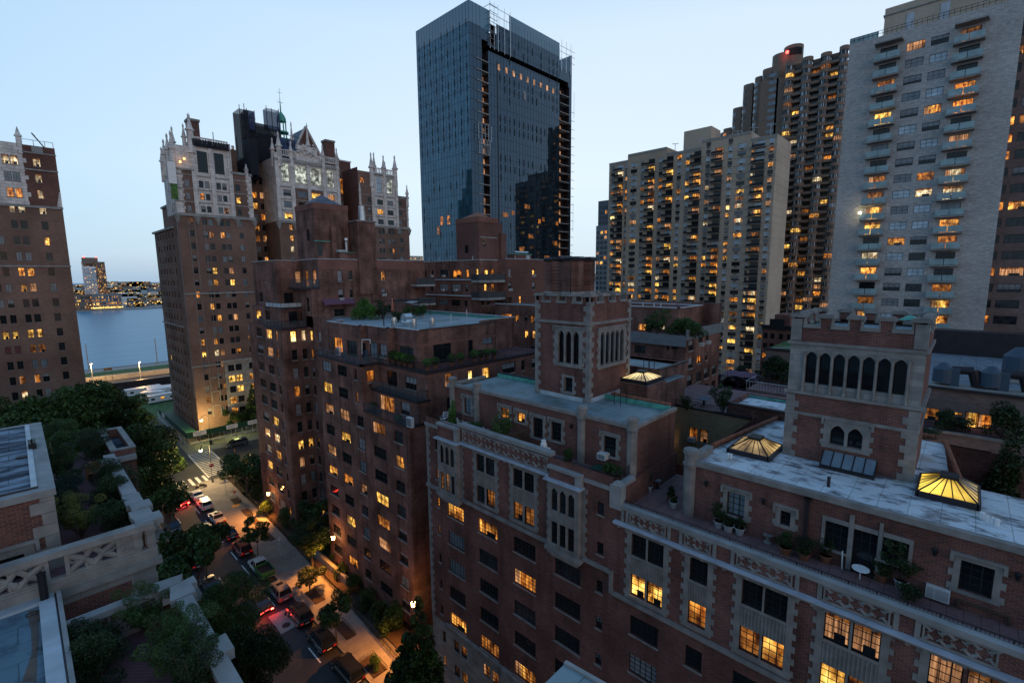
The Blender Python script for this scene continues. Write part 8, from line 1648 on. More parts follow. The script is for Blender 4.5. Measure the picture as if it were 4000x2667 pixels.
for y in (-.7, .7): o = MB().mt('tyre').frus(0, 0, -.06, .06, .32, .32, 14).mt('chrome').frus(0, 0, -.065, .065, .12, .12, 8).build('wheel', mc); o.matrix_local = Matrix.Translation((0, y, .32)) @ Matrix.Rotation(math.pi/2, 4, 'Y')
MB().mt('paint_black').prism([(-.14, -.55), (.14, -.55), (.16, .3), (-.16, .3)], .4, .75).frus(0, .15, .7, .95, .2, .12, 8).build('body', mc); MB().mt('iron').box(-.13, .13, -.7, -.05, .76, .86).build('seat', mc); MB().mt('chrome').tube((0, .7, .32), (0, .45, 1.05), .035).tube((-.35, .4, 1.08), (.35, .4, 1.08), .025).build('fork', mc)
for q, lb in (((722, 1735), 'dark litter bin at the hoarding corner'), ((824, 1733), 'dark litter bin beside the yellow street lamp pole')):
    p = UZ(q, G); o = MB().mt('iron').frus(0, 0, 0, .9, .28, .32, 12).frus(0, 0, .9, 1.0, .34, .3, 12).build('litter_bin', label=lb, cat='litter bin'); o.location = (p.x, p.y, G+.02)
gwl = MB().mt('stone').prism([(27.4, 69.5), (27.9, 69.6), (27.9, 58), (27.4, 58)], G, G+1.1); gwl.build('garden_wall', label='low pale garden wall catching the middle wall lamp', cat='wall')
sgd = MB().mt('soil').prism([(26, 38), (28.5, 38), (28.5, 110), (27.2, 110)], G-.1, G+.05); sgd.build('garden_soil', kind='structure')
# ================================================================= ROOFS AT LOWER LEFT (our side of the street)
Wz = zm(0, 1967, 2.24); Tz = zm(0, 1300, 1.96)
mat('rust_stain', (0.20, 0.09, 0.03), 0.9, noise=0.4, nscale=1.5, alpha=0.45)
LB = Bld('apartment_building', (0, 30, G), 'brick building with stained flat roof, hedged terrace and carved stone parapet at lower left')
yb = 28.0
p0, p1 = UY(Wz(-60, 175), yb), UY(Wz(205, 400), yb); LB.win('y', yb, p0.x-1.2, p1.x, -13.1, -11.5, 'c', 'd')
LB.wall('y', yb, -9, .3, -12.9, -9.25, 'brick_red'); b = LB.mb
b.mt('brick_red').poly([(.3, yb, -13), (.3, 41.8, -13), (.3, 41.8, -9.25), (.3, yb, -9.25)]); b.mt('roof_left').poly([(-9, yb+.4, -9.0), (-.1, yb+.4, -9.0), (-.1, 41.5, -9.0), (-9, 41.5, -9.0)])
cp = MB().mt('stone_light').box(-9, .42, yb-.12, yb+.42, -9.27, -8.97).box(-.12, .42, yb+.42, 41.8, -9.27, -8.97).box(-9, -.12, 41.5, 41.8, -9.2, -8.97); cp.mt('parapet_metal').box(-9, -.1, yb+.42, yb+.52, -9, -8.9)
cp.mt('zinc').box(-.32, -.12, yb+.55, 41.5, -9.0, -8.93)
cp.mt('stone'); z = -12.6; k = 0
while z < -9.4: w = .75 if k % 2 else .42; cp.box(.3-w, .34, yb-.04, yb+.01, z, z+.5); cp.box(.3, .34, yb, yb+w, z, z+.5); z += .52; k += 1
surround(cp, 'y', yb, p0.x-1.2, p1.x, -13.1, -11.5, .35, .2, .35, False, .06, 'stone', True)
# terrace floor, parapet with pierced panels (plane y=25.9)
yp = 25.9; zt_ = -11.0
b.mt('pavers').poly([(-9, yp+.3, -12.6), (3.1, yp+.3, -12.6), (3.1, 46, -12.6), (-9, 46, -12.6)]); b.mt('brick_red').wall('y', yp, -9, 2.35, -30, -13.35); b.mt('ashlar').wall('y', yp, 2.35, 3.25, -30, -13.35); b.mt('ashlar').wall('y', yp, -9, 2.35, -13.35, -12.9) ; b.wall('y', yp, 2.35, 3.25, -13.35, -12.9)
b.mt('brick_red').poly([(3.25, yp, -42), (3.25, 50, -42), (3.25, 50, -12.4), (3.25, yp, -12.4)])
cp.mt('stone').box(-9, 3.5, yp-.22, yp+.1, -12.95, -12.65).box(-9, 3.35, yp-.1, yp+.3, -12.65, -12.25).box(-9, 3.35, yp-.15, yp+.35, -11.2, -10.95).box(-9, 3.4, yp-.05, yp+.25, -12.25, -12.15)
z = -14.2; 
PPn = MB().mt('stone')
def scroll(cx, cz_, r, a0, a1, y=yp+.1, t=.07):
    n_ = 8; pts = [(cx+r*(1-.35*i/n_)*math.cos(a0+(a1-a0)*i/n_), y, cz_+r*(1-.35*i/n_)*math.sin(a0+(a1-a0)*i/n_)) for i in range(n_+1)]
    for a, c_ in zip(pts, pts[1:]): PPn.tube(a, c_, t, 5)
for x0 in (-6.1, -4.0, -1.9, .35):
    x1 = x0+1.75; cx = (x0+x1)/2; cz_ = -11.68
    PPn.box(x0-.02, x0+.12, yp, yp+.2, -12.2, -11.2).box(x1-.12, x1+.02, yp, yp+.2, -12.2, -11.2).box(x0, x1, yp+.02, yp+.18, -11.32, -11.18).box(x0, x1, yp+.02, yp+.18, -12.2, -12.08)
    PPn.tube((cx, yp+.1, cz_+.4), (cx+.3, yp+.1, cz_), .11, 6).tube((cx+.3, yp+.1, cz_), (cx, yp+.1, cz_-.4), .11, 6).tube((cx, yp+.1, cz_-.4), (cx-.3, yp+.1, cz_), .11, 6).tube((cx-.3, yp+.1, cz_), (cx, yp+.1, cz_+.4), .11, 6)
    for s in (-1, 1):
        PPn.tube((cx+s*.3, yp+.1, cz_), (cx+s*.85, yp+.1, cz_+.4), .15, 6, .09).tube((cx+s*.3, yp+.1, cz_), (cx+s*.85, yp+.1, cz_-.4), .15, 6, .09)
        scroll(cx+s*.12, cz_+.3, .16, 0, 5); scroll(cx+s*.12, cz_-.3, .16, 1, 6); scroll(cx+s*.62, cz_+.08, .14, 2, 7, t=.05)
for x0 in (-4.3, -2.2, 2.12): PPn.box(x0, x0+.32 if x0 < 2 else x0+.5, yp+.02, yp+.2, -12.2, -11.2); scroll(x0+.22, -11.55, .14, 0, 6, yp, .045); scroll(x0+.22, -11.85, .14, 3, 9, yp, .045)
PPn.box(-4.35, -3.9, yp+.05, yp+.2, -12.2, -11.2)
for x in (2.72, 3.2): PPn.frus(x, yp+.12, -12.6, -12.2, .24, .2, 8).lathe(x, yp+.12, [(-12.2, .14), (-11.9, .22), (-11.55, .2), (-11.35, .26), (-11.2, .3)], 8)
z = -13.9; k = 0
while z > -20: PPn.mt('stone').box(3.25-(1.0 if k % 2 else .75), 3.29, yp-.03, yp+.01, z, z+.5); z -= .52; k += 1
# street side coping, stepped pieces, small brick box with inner roof
cp.mt('stone_light')
for a, c_, x0, x1, zz in ((26.0, 26.9, 2.75, 3.75, -10.92), (26.9, 27.8, 2.7, 3.5, -10.95), (27.8, 28.7, 2.85, 3.65, -10.9), (28.7, 30.2, 2.75, 3.45, -10.97), (30.2, 33.0, 2.8, 3.4, -10.95), (33, 38.2, 2.85, 3.4, -10.95), (38.2, 38.6, 2.7, 4.5, -11.35)): cp.box(x0, x1, a, c_, zz-.28, zz)
b.mt('brick_red').box(2.95, 3.3, 26.2, 38.2, -12.6, -11.2)
b.mt('brick_red').box(3.35, 4.5, 38.6, 44.6, -30, -11.6); b.box(3.3, 3.55, 38.6, 44.6, -11.6, -10.95); b.box(4.3, 4.52, 38.6, 44.6, -11.6, -10.95); b.box(3.55, 4.3, 38.6, 38.8, -11.6, -10.95); b.box(3.55, 4.3, 44.35, 44.6, -11.6, -10.95)
cp.mt('stone').box(3.27, 3.6, 38.55, 44.65, -10.95, -10.87).box(4.25, 4.56, 38.55, 44.65, -10.95, -10.87).box(3.6, 4.25, 38.55, 38.85, -10.95, -10.87).box(3.6, 4.25, 44.3, 44.65, -10.95, -10.87); b.mt('roof_left').poly([(3.55, 38.8, -11.59), (4.3, 38.8, -11.59), (4.3, 44.4, -11.59), (3.55, 44.4, -11.59)])
cp.mt('frame_white')
b.mt('glass_mid').box(3.5, 3.95, 38.56, 38.595, -13.4, -12.4)
for i in range(3): cp.box(3.5+.22*i, 3.53+.22*i, 38.52, 38.56, -13.4, -12.4)
cp.box(3.5, 3.96, 38.52, 38.56, -12.9, -12.87)
LB.part('coping', cp); LB.part('pierced_panel', PPn); LB.finish()
for i, q in enumerate((Tz(237, 880), Tz(262, 875))):
    c_ = UZ(q, -9); o = MB().mt('iron').box(-.09, .09, -.5, .5, 0, .35).build('roof_vent', label='flat black roof vent on the stained roof, ' + ('left' if i == 0 else 'right') + ' of the pair', cat='vent', group='black roof vents'); o.location = (c_.x, c_.y, -9)
c_ = UZ(Tz(165, 955), -9); o = MB().mt('iron').frus(0, 0, 0, .08, .28, .2, 10).build('roof_vent', label='small dark round vent cap on the stained roof', cat='vent'); o.location = (c_.x, c_.y, -9)
# near roof and lower terrace
NR = Bld('roof_building', (-4, 15, G), 'near building with pale blue roof slabs and rust stain at the bottom left corner')
b = NR.mb; b.mt('roof_near').poly([(-14, 4, -12.7), (-.55, 4, -12.7), (-.55, 25.85, -12.7), (-14, 25.85, -12.7)]); b.mt('brick_red').poly([(.08, 4, -30), (.08, 25.85, -30), (.08, 25.85, -12.6), (.08, 4, -12.6)])
q_ = MB().mt('zinc').box(-.55, -.1, 4, 25.3, -12.7, -12.55); q_.mt('stone_light').box(-.04, .1, 4, 25.6, -12.75, -12.5); q_.mt('parapet_metal').box(-.1, -.04, 4, 25.6, -12.7, -12.56); q_.mt('zinc').box(-14, -.1, 25.3, 25.85, -12.7, -12.6); NR.part('roof_edge', q_); NR.finish()
c_ = UZ(Wz(395, 850), -12.7); pipe(c_.x, c_.y, -12.7, 1.15, .13, 'iron', 'stout black vent pipe at the corner of the pale blue roof')
c_ = UZ(Wz(280, 965), -12.7); o = MB().mt('iron').box(-.16, .16, -.12, -.1, 0, .02).box(-.16, .16, .1, .12, 0, .02).box(-.16, -.14, -.12, .12, 0, .02).box(.14, .16, -.12, .12, 0, .02).build('roof_hatch_frame', label='tiny rectangular metal frame above the rust stain', cat='roof fitting'); o.location = (c_.x, c_.y, -12.7)
rs_ = MB().mt('rust_stain').poly([(p_.x, p_.y, -12.694) for p_ in [UZ(Wz(*q), -12.7) for q in ((250, 930), (410, 925), (380, 990), (335, 1040), (345, 1160), (330, 1300), (320, 1560), (190, 1560), (280, 1300), (270, 1100), (240, 990))]]); rs_.build('rust_stain', label='long brown rust stain running down the pale blue roof', cat='stain')
LT2 = Bld('terrace_building', (2, 18, G), 'lower red paved roof terrace with carved parapet beside the pale blue roof')
b = LT2.mb; b.mt('pavers').poly([(.1, 4, -14.4), (3.5, 4, -14.4), (3.5, 23.6, -14.4), (.1, 23.6, -14.4)]); b.mt('brick_red').poly([(3.75, 4, G), (3.75, 23.9, G), (3.75, 23.9, -13.2), (3.75, 4, -13.2)]); b.poly([(.1, 23.9, -30), (3.75, 23.9, -30), (3.75, 23.9, -14), (.1, 23.9, -14)][::-1]); b.box(3.4, 3.74, 4, 22.2, -14.4, -13.2)
q_ = MB().mt('stone_light').box(.1, 3.0, 23.5, 23.95, -13.25, -13.0); q_.prism([(2.9, 23.3), (3.7, 23.4), (3.9, 24.0), (2.9, 24.1)], -13.25, -12.93); q_.prism([(3.1, 22.2), (4.0, 22.2), (4.0, 22.9), (4.2, 22.9), (4.2, 23.5), (3.3, 23.3)], -13.25, -12.93); q_.box(3.3, 3.85, 16, 22.2, -13.25, -12.98); q_.prism([(3.15, 17.6), (4.1, 17.6), (4.1, 18.6), (3.15, 18.6)], -13.3, -12.9); q_.box(3.3, 3.85, 4, 16, -13.25, -12.98)
q_.mt('stone').box(.1, 3.2, 23.5, 23.55, -14.4, -14.2)
yp2 = 23.55
for x in (.9, 1.75, 2.6): 
    for s in (-.32, .32):
        for i in range(8): a0, a1 = i*math.pi/4, (i+1)*math.pi/4; q_.tube((x+.17*math.cos(a0), yp2+.1, -13.75+s+.17*math.sin(a0)), (x+.17*math.cos(a1), yp2+.1, -13.75+s+.17*math.sin(a1)), .06, 4)
    q_.box(x-.06, x+.06, yp2+.05, yp2+.17, -14.2, -13.25); q_.box(x+.36, x+.44, yp2+.03, yp2+.2, -14.4, -13.2); q_.box(x-.35, x+.35, yp2+.05, yp2+.15, -13.8, -13.7)
LT2.part('carved_parapet', q_); LT2.finish()
# wedge of our own roof at the bottom edge
ap, le, ri = UZ((2208, 2589), -9), UZ((2105, 2690), -9), UZ((2385, 2690), -9)
w_ = MB().mt('copper').mt('roof_blue').prism([(ap.x, ap.y), (le.x, le.y), (le.x*.6+ri.x*.4-2, le.y*.6+ri.y*.4-2), (ri.x, ri.y)], -30, -9); d_ = (Vector((ri.x, ri.y))-Vector((ap.x, ap.y))).normalized()
w_.mt('stone_light').obox(((ap.x+ri.x)/2, (ap.y+ri.y)/2), d_, (-d_.y, d_.x), .01+((ri-ap).length)/2, .05, -9.1, -8.95)
w_.build('roof_corner', label='pale blue roof corner with white edge poking in at the bottom edge', cat='building')
# ---- planting of the terraces at the left
def PZ(px, z): return UZ(px, z)
for i, (q, z, s, kd, ms, lb) in enumerate((
    (Tz(610, 1440), -12.6, 1.15, 'feather', ['leaf_yellow', 'leaf_yellow'], 'yellow green conifer behind the carved parapet'), (Tz(500, 1200), -12.6, 1.0, 'shrub', ['leaf_blue', 'leaf_dark'], 'blue green hedge bush by the stone corner of the stained roof'),
    (Tz(480, 1330), -12.6, .95, 'shrub', ['leaf_blue', 'leaf_dark'], 'hedge bush with small white flowers near the stained roof corner'), (Tz(490, 1060), -12.6, 1.3, 'feather', None, 'bush beside the wooden trellis'), (Tz(470, 880), -12.6, 1.2, 'shrub', ['leaf', 'leaf_bright'], 'bright green bush at the far end of the stained roof'),
    (Tz(430, 770), -12.6, 1.5, 'shrub', None, 'bush at the far corner of the hedged terrace'), (Tz(700, 840), -12.6, 1.2, 'shrub', ['leaf_dark', 'leaf'], 'tall dark bush left of the small brick roof box'), (Tz(745, 930), -12.6, 1.3, 'feather', ['leaf_dark', 'leaf'], 'dark shrub spilling over the white street coping'),
    (Tz(860, 1260), -12.6, 1.35, 'shrub', ['leaf_dark', 'leaf_dark'], 'large dark round bush behind the stepped white coping'), (Tz(930, 1400), -12.6, 1.2, 'shrub', ['leaf_dark', 'leaf_dark'], 'dark bush at the corner of the carved parapet'), (Tz(850, 1130), -12.6, 1.4, 'shrub', ['leaf_dark', 'leaf'], 'bush behind the wooden chair on the terrace'),
    (Wz(330, 330), -12.6, 1.1, 'column', None, 'dark conifer in front of the stained roof window'), (Wz(90, 400), -12.6, 1.4, 'shrub', ['leaf_dark', 'leaf_dark'], 'dark bush at the left edge behind the carved parapet'), (Wz(760, 1250), -14.4, 1.3, 'shrub', ['leaf_dark', 'leaf'], 'leafy bush on the lower terrace by the blue roof edge'),
    (Wz(790, 1430), -14.4, 1.3, 'shrub', ['leaf_dark', 'leaf'], 'second leafy bush down the blue roof edge'), (Wz(1480, 1250), -14.4, 1.05, 'feather', ['leaf', 'leaf_bright'], 'airy small tree in the middle of the lower terrace'), (Wz(1600, 1380), -14.4, 1.3, 'feather', ['leaf', 'leaf_dark'], 'taller airy tree at the street side of the lower terrace'),
    (Wz(1700, 1540), -14.4, 1.3, 'feather', ['leaf_dark', 'leaf'], 'airy tree at the bottom edge of the lower terrace'), (Wz(1250, 980), -14.4, 1.0, 'feather', ['leaf', 'leaf_bright'], 'small bush against the inner side of the lower parapet'))):
    c_ = PZ(q, z+s*.7); c_.z = z
    plant(kd, c_, s, lb, 'shrub', seed=1+i % 2, mats=ms)
tr_ = MB().mt('wood_light')
for i in range(9): tr_.tube((0, i*.3, 0), (0, i*.3+.0, 1.5), .02, 4)
for i in range(6): tr_.tube((0, 0, .2+i*.25), (0, 2.4, .2+i*.25), .02, 4)
c_ = UZ(Tz(430, 1030), -12.6); o = tr_.build('trellis', label='wooden lattice trellis beside the stained roof', cat='trellis'); o.location = (c_.x-.1, c_.y-1, -12.6)
c_ = UZ(Tz(760, 1100), -12.6); r_ = empty('garden_chair', (c_.x, c_.y, -12.6), 'light wooden armchair on the hedged terrace', 'chair', None, -.4)
MB().mt('wood_light').box(-.45, .45, -.4, .4, .35, .42).build('seat', r_); bk_ = MB().mt('wood_light')
for k in range(5): bk_.box(-.45, .45, .4, .44, .45+k*.1, .52+k*.1)
bk_.box(-.5, -.42, -.4, .44, 0, .95).box(.42, .5, -.4, .44, 0, .95); bk_.build('backrest', r_)
# ================================================================= TERRACE OF THE LONG BUILDING
def PT(q, x=27.8): p = UX(q, x); return Vector((x, p.y, -14.5))
def armchair(q, z, rz, lb):
    c_ = PT(q, 28.4); r_ = empty('garden_chair', (c_.x, c_.y, z), lb, 'chair', 'white metal chairs on the near terrace', rz)
    MB().mt('white_paint').box(-.25, .25, -.25, .25, .4, .44).build('seat', r_); b_ = MB().mt('white_paint')
    for k in range(5): b_.tube((-.22+.11*k, .25, .42), (-.24+.12*k, .36, .9), .015, 4)
    b_.tube((-.27, .25, .42), (-.28, .38, .95), .022, 5).tube((.27, .25, .42), (.28, .38, .95), .022, 5).tube((-.28, .38, .95), (.28, .38, .95), .022, 5); b_.build('backrest', r_)
    for s in (-1, 1): MB().mt('white_paint').tube((s*.3, -.22, .62), (s*.29, .28, .64), .02, 4).tube((s*.3, -.22, .62), (s*.26, -.24, 0), .02, 4).tube((s*.29, .28, .64), (s*.27, .27, 0), .02, 4).build('arm_and_legs', r_)
B5 = zm(1550, 1550, 2.091)
armchair(B5(520, 205), -14.5, .6, 'white metal armchair by the potted conifer at the left end'); armchair(B5(585, 195), -14.5, 2.2, 'white metal armchair between two terrace bushes'); armchair(B5(740, 265), -14.5, 1.2, 'white metal armchair nearest the small round table')
armchair(B5(385, 175), -14.5, -1.2, 'white metal chair inside the black railed corner')
c_ = PT(B5(800, 285), 28.1); r_ = empty('garden_table', (c_.x, c_.y, -14.5), 'small white round metal table on the near terrace', 'table'); MB().mt('white_paint').frus(0, 0, .68, .71, .35, .35, 16).build('tabletop', r_)
for k in range(3): a = k*2.1; MB().mt('white_paint').tube((.05*math.cos(a), .05*math.sin(a), .68), (.28*math.cos(a), .28*math.sin(a), 0), .018, 4).build('leg', r_)
for i, (q, s, kd, ms, lb) in enumerate(((B5(455, 190), .75, 'column', None, 'potted conifer at the left end of the near terrace'), (B5(640, 230), .8, 'shrub', ['leaf', 'leaf_dark'], 'bush between the white armchairs'), (B5(860, 290), 1.0, 'feather', ['leaf', 'leaf'], 'airy tree beside the small white table'), (B5(1030, 350), .55, 'ball', ['leaf_bright'], 'bright green low bush behind the lattice parapet'), (B5(1080, 365), .5, 'shrub', ['leaf_blue', 'leaf_dark'], 'small grey bush next to the bright green one'))):
    c_ = PT(q, 27.6); plant(kd, c_, s*1.25, lb, 'shrub', seed=1+i % 2, mats=ms or ['leaf_bright', 'leaf'], pot='pot' if i in (0, 2) else None)
for i, (q, kd, s, lb) in enumerate(((B5(1400, 530), 'shrub', .5, 'potted shrub nearest the short railing'), (B5(1730, 600), 'grasses', .8, 'large terracotta pot of green chives on the railed corner'), (B5(1800, 590), 'grasses', .7, 'terracotta pot of grasses at the railed corner'), (B5(1770, 690), 'grasses', .7, 'terracotta pot behind the corner railing, lowest of three'))):
    c_ = PT(q, 28.2); plant(kd, c_, s*1.2, lb, 'potted plant', 'potted_plant', 1, mats=['leaf', 'leaf_bright'], pot='pot', pr=.32, ph=.4)
fn = MB().mt('wood')
p0, p1 = PT(B5(895, 330), 27), UX(B5(1085, 260), 29.4)
for i in range(16): t = i/15; x = p0.x+(29.4-p0.x)*t; fn.tube((x, p0.y-.15*t, -14.5), (x, p0.y-.15*t, -13.0), .04, 4)
for z in (-14.2, -13.7, -13.2): fn.tube((p0.x, p0.y, z), (29.4, p0.y-.15, z), .03, 4)
fn.build('bamboo_screen', label='brown reed screen dividing the near terrace', cat='screen')
c_ = PT(B5(1200, 400), 27.7); r_ = empty('stone_urn', (c_.x, c_.y, -14.5), 'white carved urn with wrapped top beside the dark door', 'urn'); MB().mt('white_paint').lathe(0, 0, [(0, .2), (.1, .2), (.15, .14), (.6, .2), (.85, .3), (.92, .42)], 8).box(-.4, .4, -.4, .4, .9, .97).build('pedestal', r_); MB().mt('white_paint').lathe(0, 0, [(.97, .24), (1.15, .28), (1.35, .24), (1.5, .18), (1.62, .2)], 8).build('wrapped_top', r_)
c_ = UX(B5(1700, 475), 29.5); o = MB().mt('plastic_white').box(-.55, .1, -.36, .36, -.2, .25).mt('grey_panel').box(-.556, -.55, -.3, .3, -.14, .2).build('air_conditioner', label='white window air conditioner under the corner penthouse window', cat='air conditioner'); o.location = c_
c_ = PT(B5(1640, 530), 28.3); r_ = empty('garden_table', (c_.x, c_.y, -14.5), 'dark green low table by the terracotta pots', 'table'); MB().mt('shed_green').box(-.5, .5, -.4, .4, .45, .5).build('tabletop', r_)
for sx in (-.45, .45):
    for sy in (-.35, .35): MB().mt('shed_green').tube((sx, sy, 0), (sx, sy, .45), .02, 4).build('leg', r_)
# right hand terrace
A9 = zm(2300, 1850, 1.919); D9 = zm(3100, 1850, 1.919); C9 = zm(2300, 1150, 1.96)
for i, (q, kd, s, pt_, lb) in enumerate(((A9(975, 400), 'feather', .6, 'pot_white', 'white tub with a spiky plant left of the lattice window'), (A9(1045, 430), 'shrub', .4, 'pot_white', 'smallest white tub of three under the lattice window'), (A9(1128, 450), 'shrub', .42, 'pot_white', 'white tub with leafy plant right of the other two'), (A9(445, 130), 'feather', .5, 'pot_white', 'white pot with bare shrub against the brick end wall'), (A9(615, 195), 'shrub', .4, 'pot', 'dark pot with a leafy plant beside the stone pilaster'), (A9(635, 250), 'grasses', .5, 'pot_white', 'square white planter at the foot of the stone pilaster'), (A9(1470, 600), 'shrub', .6, 'pot', 'dark bush in a tub below the small square window'), (D9(75, 640), 'shrub', .6, 'pot', 'dark bush left of the terrace doors'), (D9(235, 660), 'feather', .5, 'pot', 'wispy plant beneath the left terrace window'), (D9(650, 800), 'shrub', .55, 'pot', 'dark shrub by the terrace doors'), (D9(800, 850), 'feather', 1.05, 'pot_white', 'tall wispy tree in a pale tub right of the doors'), (D9(860, 950), 'shrub', .65, None, 'low dark bush behind the railing right of the doors'))):
    c_ = UZ(q, -16.2); plant(kd, c_, s, lb, 'potted plant', 'potted_plant', 1+i % 2, pot=pt_, mats=['leaf_dark', 'leaf'])
c_ = UZ(C9(555, 1410), -16.2); r_ = empty('garden_chair', (c_.x, c_.y, -16.2), 'pale cushioned chair in the far corner of the lower terrace', 'chair', None, .5); MB().mt('pot_white').box(-.25, .25, -.25, .25, .4, .5).build('seat', r_); MB().mt('pot_white').box(-.25, .25, .22, .3, .5, .95).build('backrest', r_)
for sx in (-.24, .24):
    for sy in (-.24, .24): MB().mt('iron').tube((sx, sy, 0), (sx, sy, .42), .02, 4).build('leg', r_)
c_ = UZ(C9(520, 1480), -16.2); r_ = empty('garden_table', (c_.x, c_.y, -16.2), 'small dark round table near the pale chair', 'table'); MB().mt('grey_panel').frus(0, 0, .6, .64, .32, .32, 14).build('tabletop', r_); MB().mt('iron').tube((0, 0, 0), (0, 0, .6), .04).frus(0, 0, 0, .03, .22, .22, 10).build('base', r_)
c_ = UZ(A9(385, 150), -16.2); o = MB().mt('awning').box(-.3, .3, -.03, .03, 0, .9).build('leaning_board', label='reddish board leaning on the brick end wall', cat='board'); o.location = (c_.x, c_.y+.2, -16.2); o.rotation_euler = (-.25, 0, .4)
c_ = UZ(A9(1343, 510), -16.2); o = MB().mt('stone').frus(0, 0, 0, .08, .25, .2, 10).frus(0, 0, .08, .42, .13, .13, 10).frus(0, 0, .42, .52, .28, .28, 12).build('stone_stool', label='round stone stool on the lower terrace', cat='stool'); o.location = (c_.x, c_.y, -16.2)
c_ = UZ(A9(1415, 515), -16.2); o = MB().mt('stone_light').frus(0, 0, 0, .2, .14, .3, 12).build('stone_bowl', label='low pale bowl next to the stone stool', cat='bowl'); o.location = (c_.x, c_.y, -16.2)
c_ = UZ(D9(495, 790), -16.2); r_ = empty('garden_table', (c_.x, c_.y, -16.2), 'white oval table top in front of the terrace doors', 'table'); MB().mt('white_paint').frus(0, 0, .6, .63, .4, .4, 20).build('tabletop', r_); MB().mt('white_paint').tube((0, 0, 0), (0, 0, .6), .03).build('leg', r_)
c_ = UZ(D9(362, 712), -16.2); o = MB().mt('white_paint').tube((0, 0, 0), (0, .05, 1.05), .035, 6).build('folded_parasol_pole', label='upright white pole left of the terrace doors', cat='pole'); o.location = (c_.x, c_.y, -16.2)
c_ = UX(D9(1080, 885), XB-.05); o = MB().mt('plastic_white').box(-.25, 0, -.45, .45, -.32, .32).mt('grey_panel').box(-.256, -.25, -.4, .4, -.26, .26)
for k in range(8): o.mt('plastic_white').box(-.268, -.256, -.4, .4, -.24+k*.065, -.215+k*.065)
o.box(-.27, -.255, .1, .14, -.26, .26); o = o.build('air_conditioner', label='large white louvred air conditioner on the terrace wall', cat='air conditioner'); o.location = c_
c_ = UZ(D9(1480, 1080), -16.2); r_ = empty('garden_bench', (c_.x, c_.y+.3, -16.2), 'dark wooden bench on the lower terrace at the right edge', 'bench', None, -math.pi/2)
MB().mt('wood').box(-.9, .9, -.25, .2, .42, .47).build('seat', r_); s_ = MB().mt('wood')
for k in range(14): s_.box(-.86+k*.128, -.81+k*.128, .2, .24, .5, .95)
s_.box(-.9, .9, .19, .25, .95, 1.02); s_.build('backrest', r_)
for s in (-.85, .85): MB().mt('wood').box(s-.04, s+.04, -.25, .2, 0, .42).build('leg', r_)
for i, (q, x) in enumerate(((A9(880, 75), XB), (A9(1310, 205), XB), (D9(1060, 585), XB), (D9(1685, 770), XB), (B5(1425, 240), XA))):
    c_ = UX(q, x-.12); o = MB().mt('iron').frus(0, 0, -.2, .12, .07, .12, 8).frus(0, 0, .12, .22, .14, .03, 8).box(0, .12, -.02, .02, -.05, .02).build('wall_lantern', label=('unlit iron lantern left of the lattice window', 'unlit iron lantern right of the lattice window', 'unlit iron lantern above the louvred air conditioner', 'unlit iron lantern at the right edge of the photo', 'unlit iron lantern right of the dark terrace window')[i], cat='wall lantern', group='unlit wall lanterns'); o.location = c_
dp = MB().mt('parapet_metal')
for q in (A9(1648, 225), D9(100, 210)): c_ = UX(q, XB-.1); dp.tube((c_.x, c_.y, -12.7), (c_.x, c_.y, -16.2), .07, 6).frus(c_.x, c_.y, -12.9, -12.7, .1, .2, 6)
dp.build('rain_pipe', label='dark rain pipe down the penthouse wall of the lower terrace', cat='rain pipe')
# ================================================================= TERRACES OF THE STEPPED BUILDING
Z3 = zm(1550, 950, 3.485); Z2 = zm(1200, 1250, 3.1367); G5 = zm(1550, 950, 2.091); M5 = zm(900, 950, 2.091)
for i, (x, y) in enumerate([(31.5, UX(Z2(px_, 500), 31.5).y) for px_ in (1060, 1130, 1200, 1265)]+[(31.7, 43.7)]+[(UY((px_, 1440), 43.75).x, 43.75) for px_ in (1700, 1765, 1800, 1853, 1880, 1903, 1930)]):
    s__ = (1.25, 1.2, 1.1, 1.1, 1, 1, 1.05, 1, 1.1, 1, 1, .9)[i]
    plant('ball', (x, y, -10.7), s__, 'clipped round box bush in a clay pot', 'potted plant', 'potted_plant', 1, mats=['leaf_bright', 'leaf'] if i % 3 else ['leaf', 'leaf'], pot='pot', ph=.5, group='potted box bushes on the brown building terrace')
bl_ = ['first from the grey covered barbecue', 'second from the grey covered barbecue', 'third from the barbecue by the metal stool', 'left of the terrace corner', 'at the corner with yellow shoots', 'under the wide dark terrace window', 'left of the white louvred unit', 'right of the wide dark window', 'left of the white blind window', 'under the white blind window', 'right of the white blind window', 'nearest the tall green screen']
for o, t in zip([x for x in COL.objects if x.get('group') == 'potted box bushes on the brown building terrace'], bl_): o['label'] = 'clipped box bush in a clay pot ' + t
for i, (q, z, kd, s, lb) in enumerate(((Z2(1450, 470), -10.7, 'feather', .9, 'loose red green bush at the terrace corner'), (Z3(1470, 1320), -10.7, 'column', 1.3, 'dark conical conifer at the right end of the potted terrace'), (Z3(1560, 1200), -10.7, 'shrub', 1.8, 'tall dark green screen bush right of the conifer'), (Z3(1700, 1180), -10.7, 'shrub', 1.9, 'ivy covered bush with a lit window beside it'), (Z3(1600, 1330), -10.7, 'shrub', 1.2, 'low hedge below the ivy screen'), (Z2(1200, 790), -13.8, 'shrub', .55, 'green bush on the middle terrace'), (Z2(1140, 770), -13.8, 'ball', .8, 'round bush beside the small white unit'), (Z2(1370, 830), -13.8, 'feather', .5, 'small bush at the right end of the middle terrace'), (Z2(820, 1100), -16.35, 'feather', .5, 'flowering plant at the left end of the lowest terrace'), (Z2(1130, 1230), -16.35, 'grasses', .9, 'wispy grasses on the lowest terrace'))):
    c_ = UZ(q, z); 
    if z > -11 and i > 0: c_.y = min(c_.y, yR+2.4)
    plant(kd, c_, s, lb, 'shrub', seed=1+i % 2)
zr = -6.7
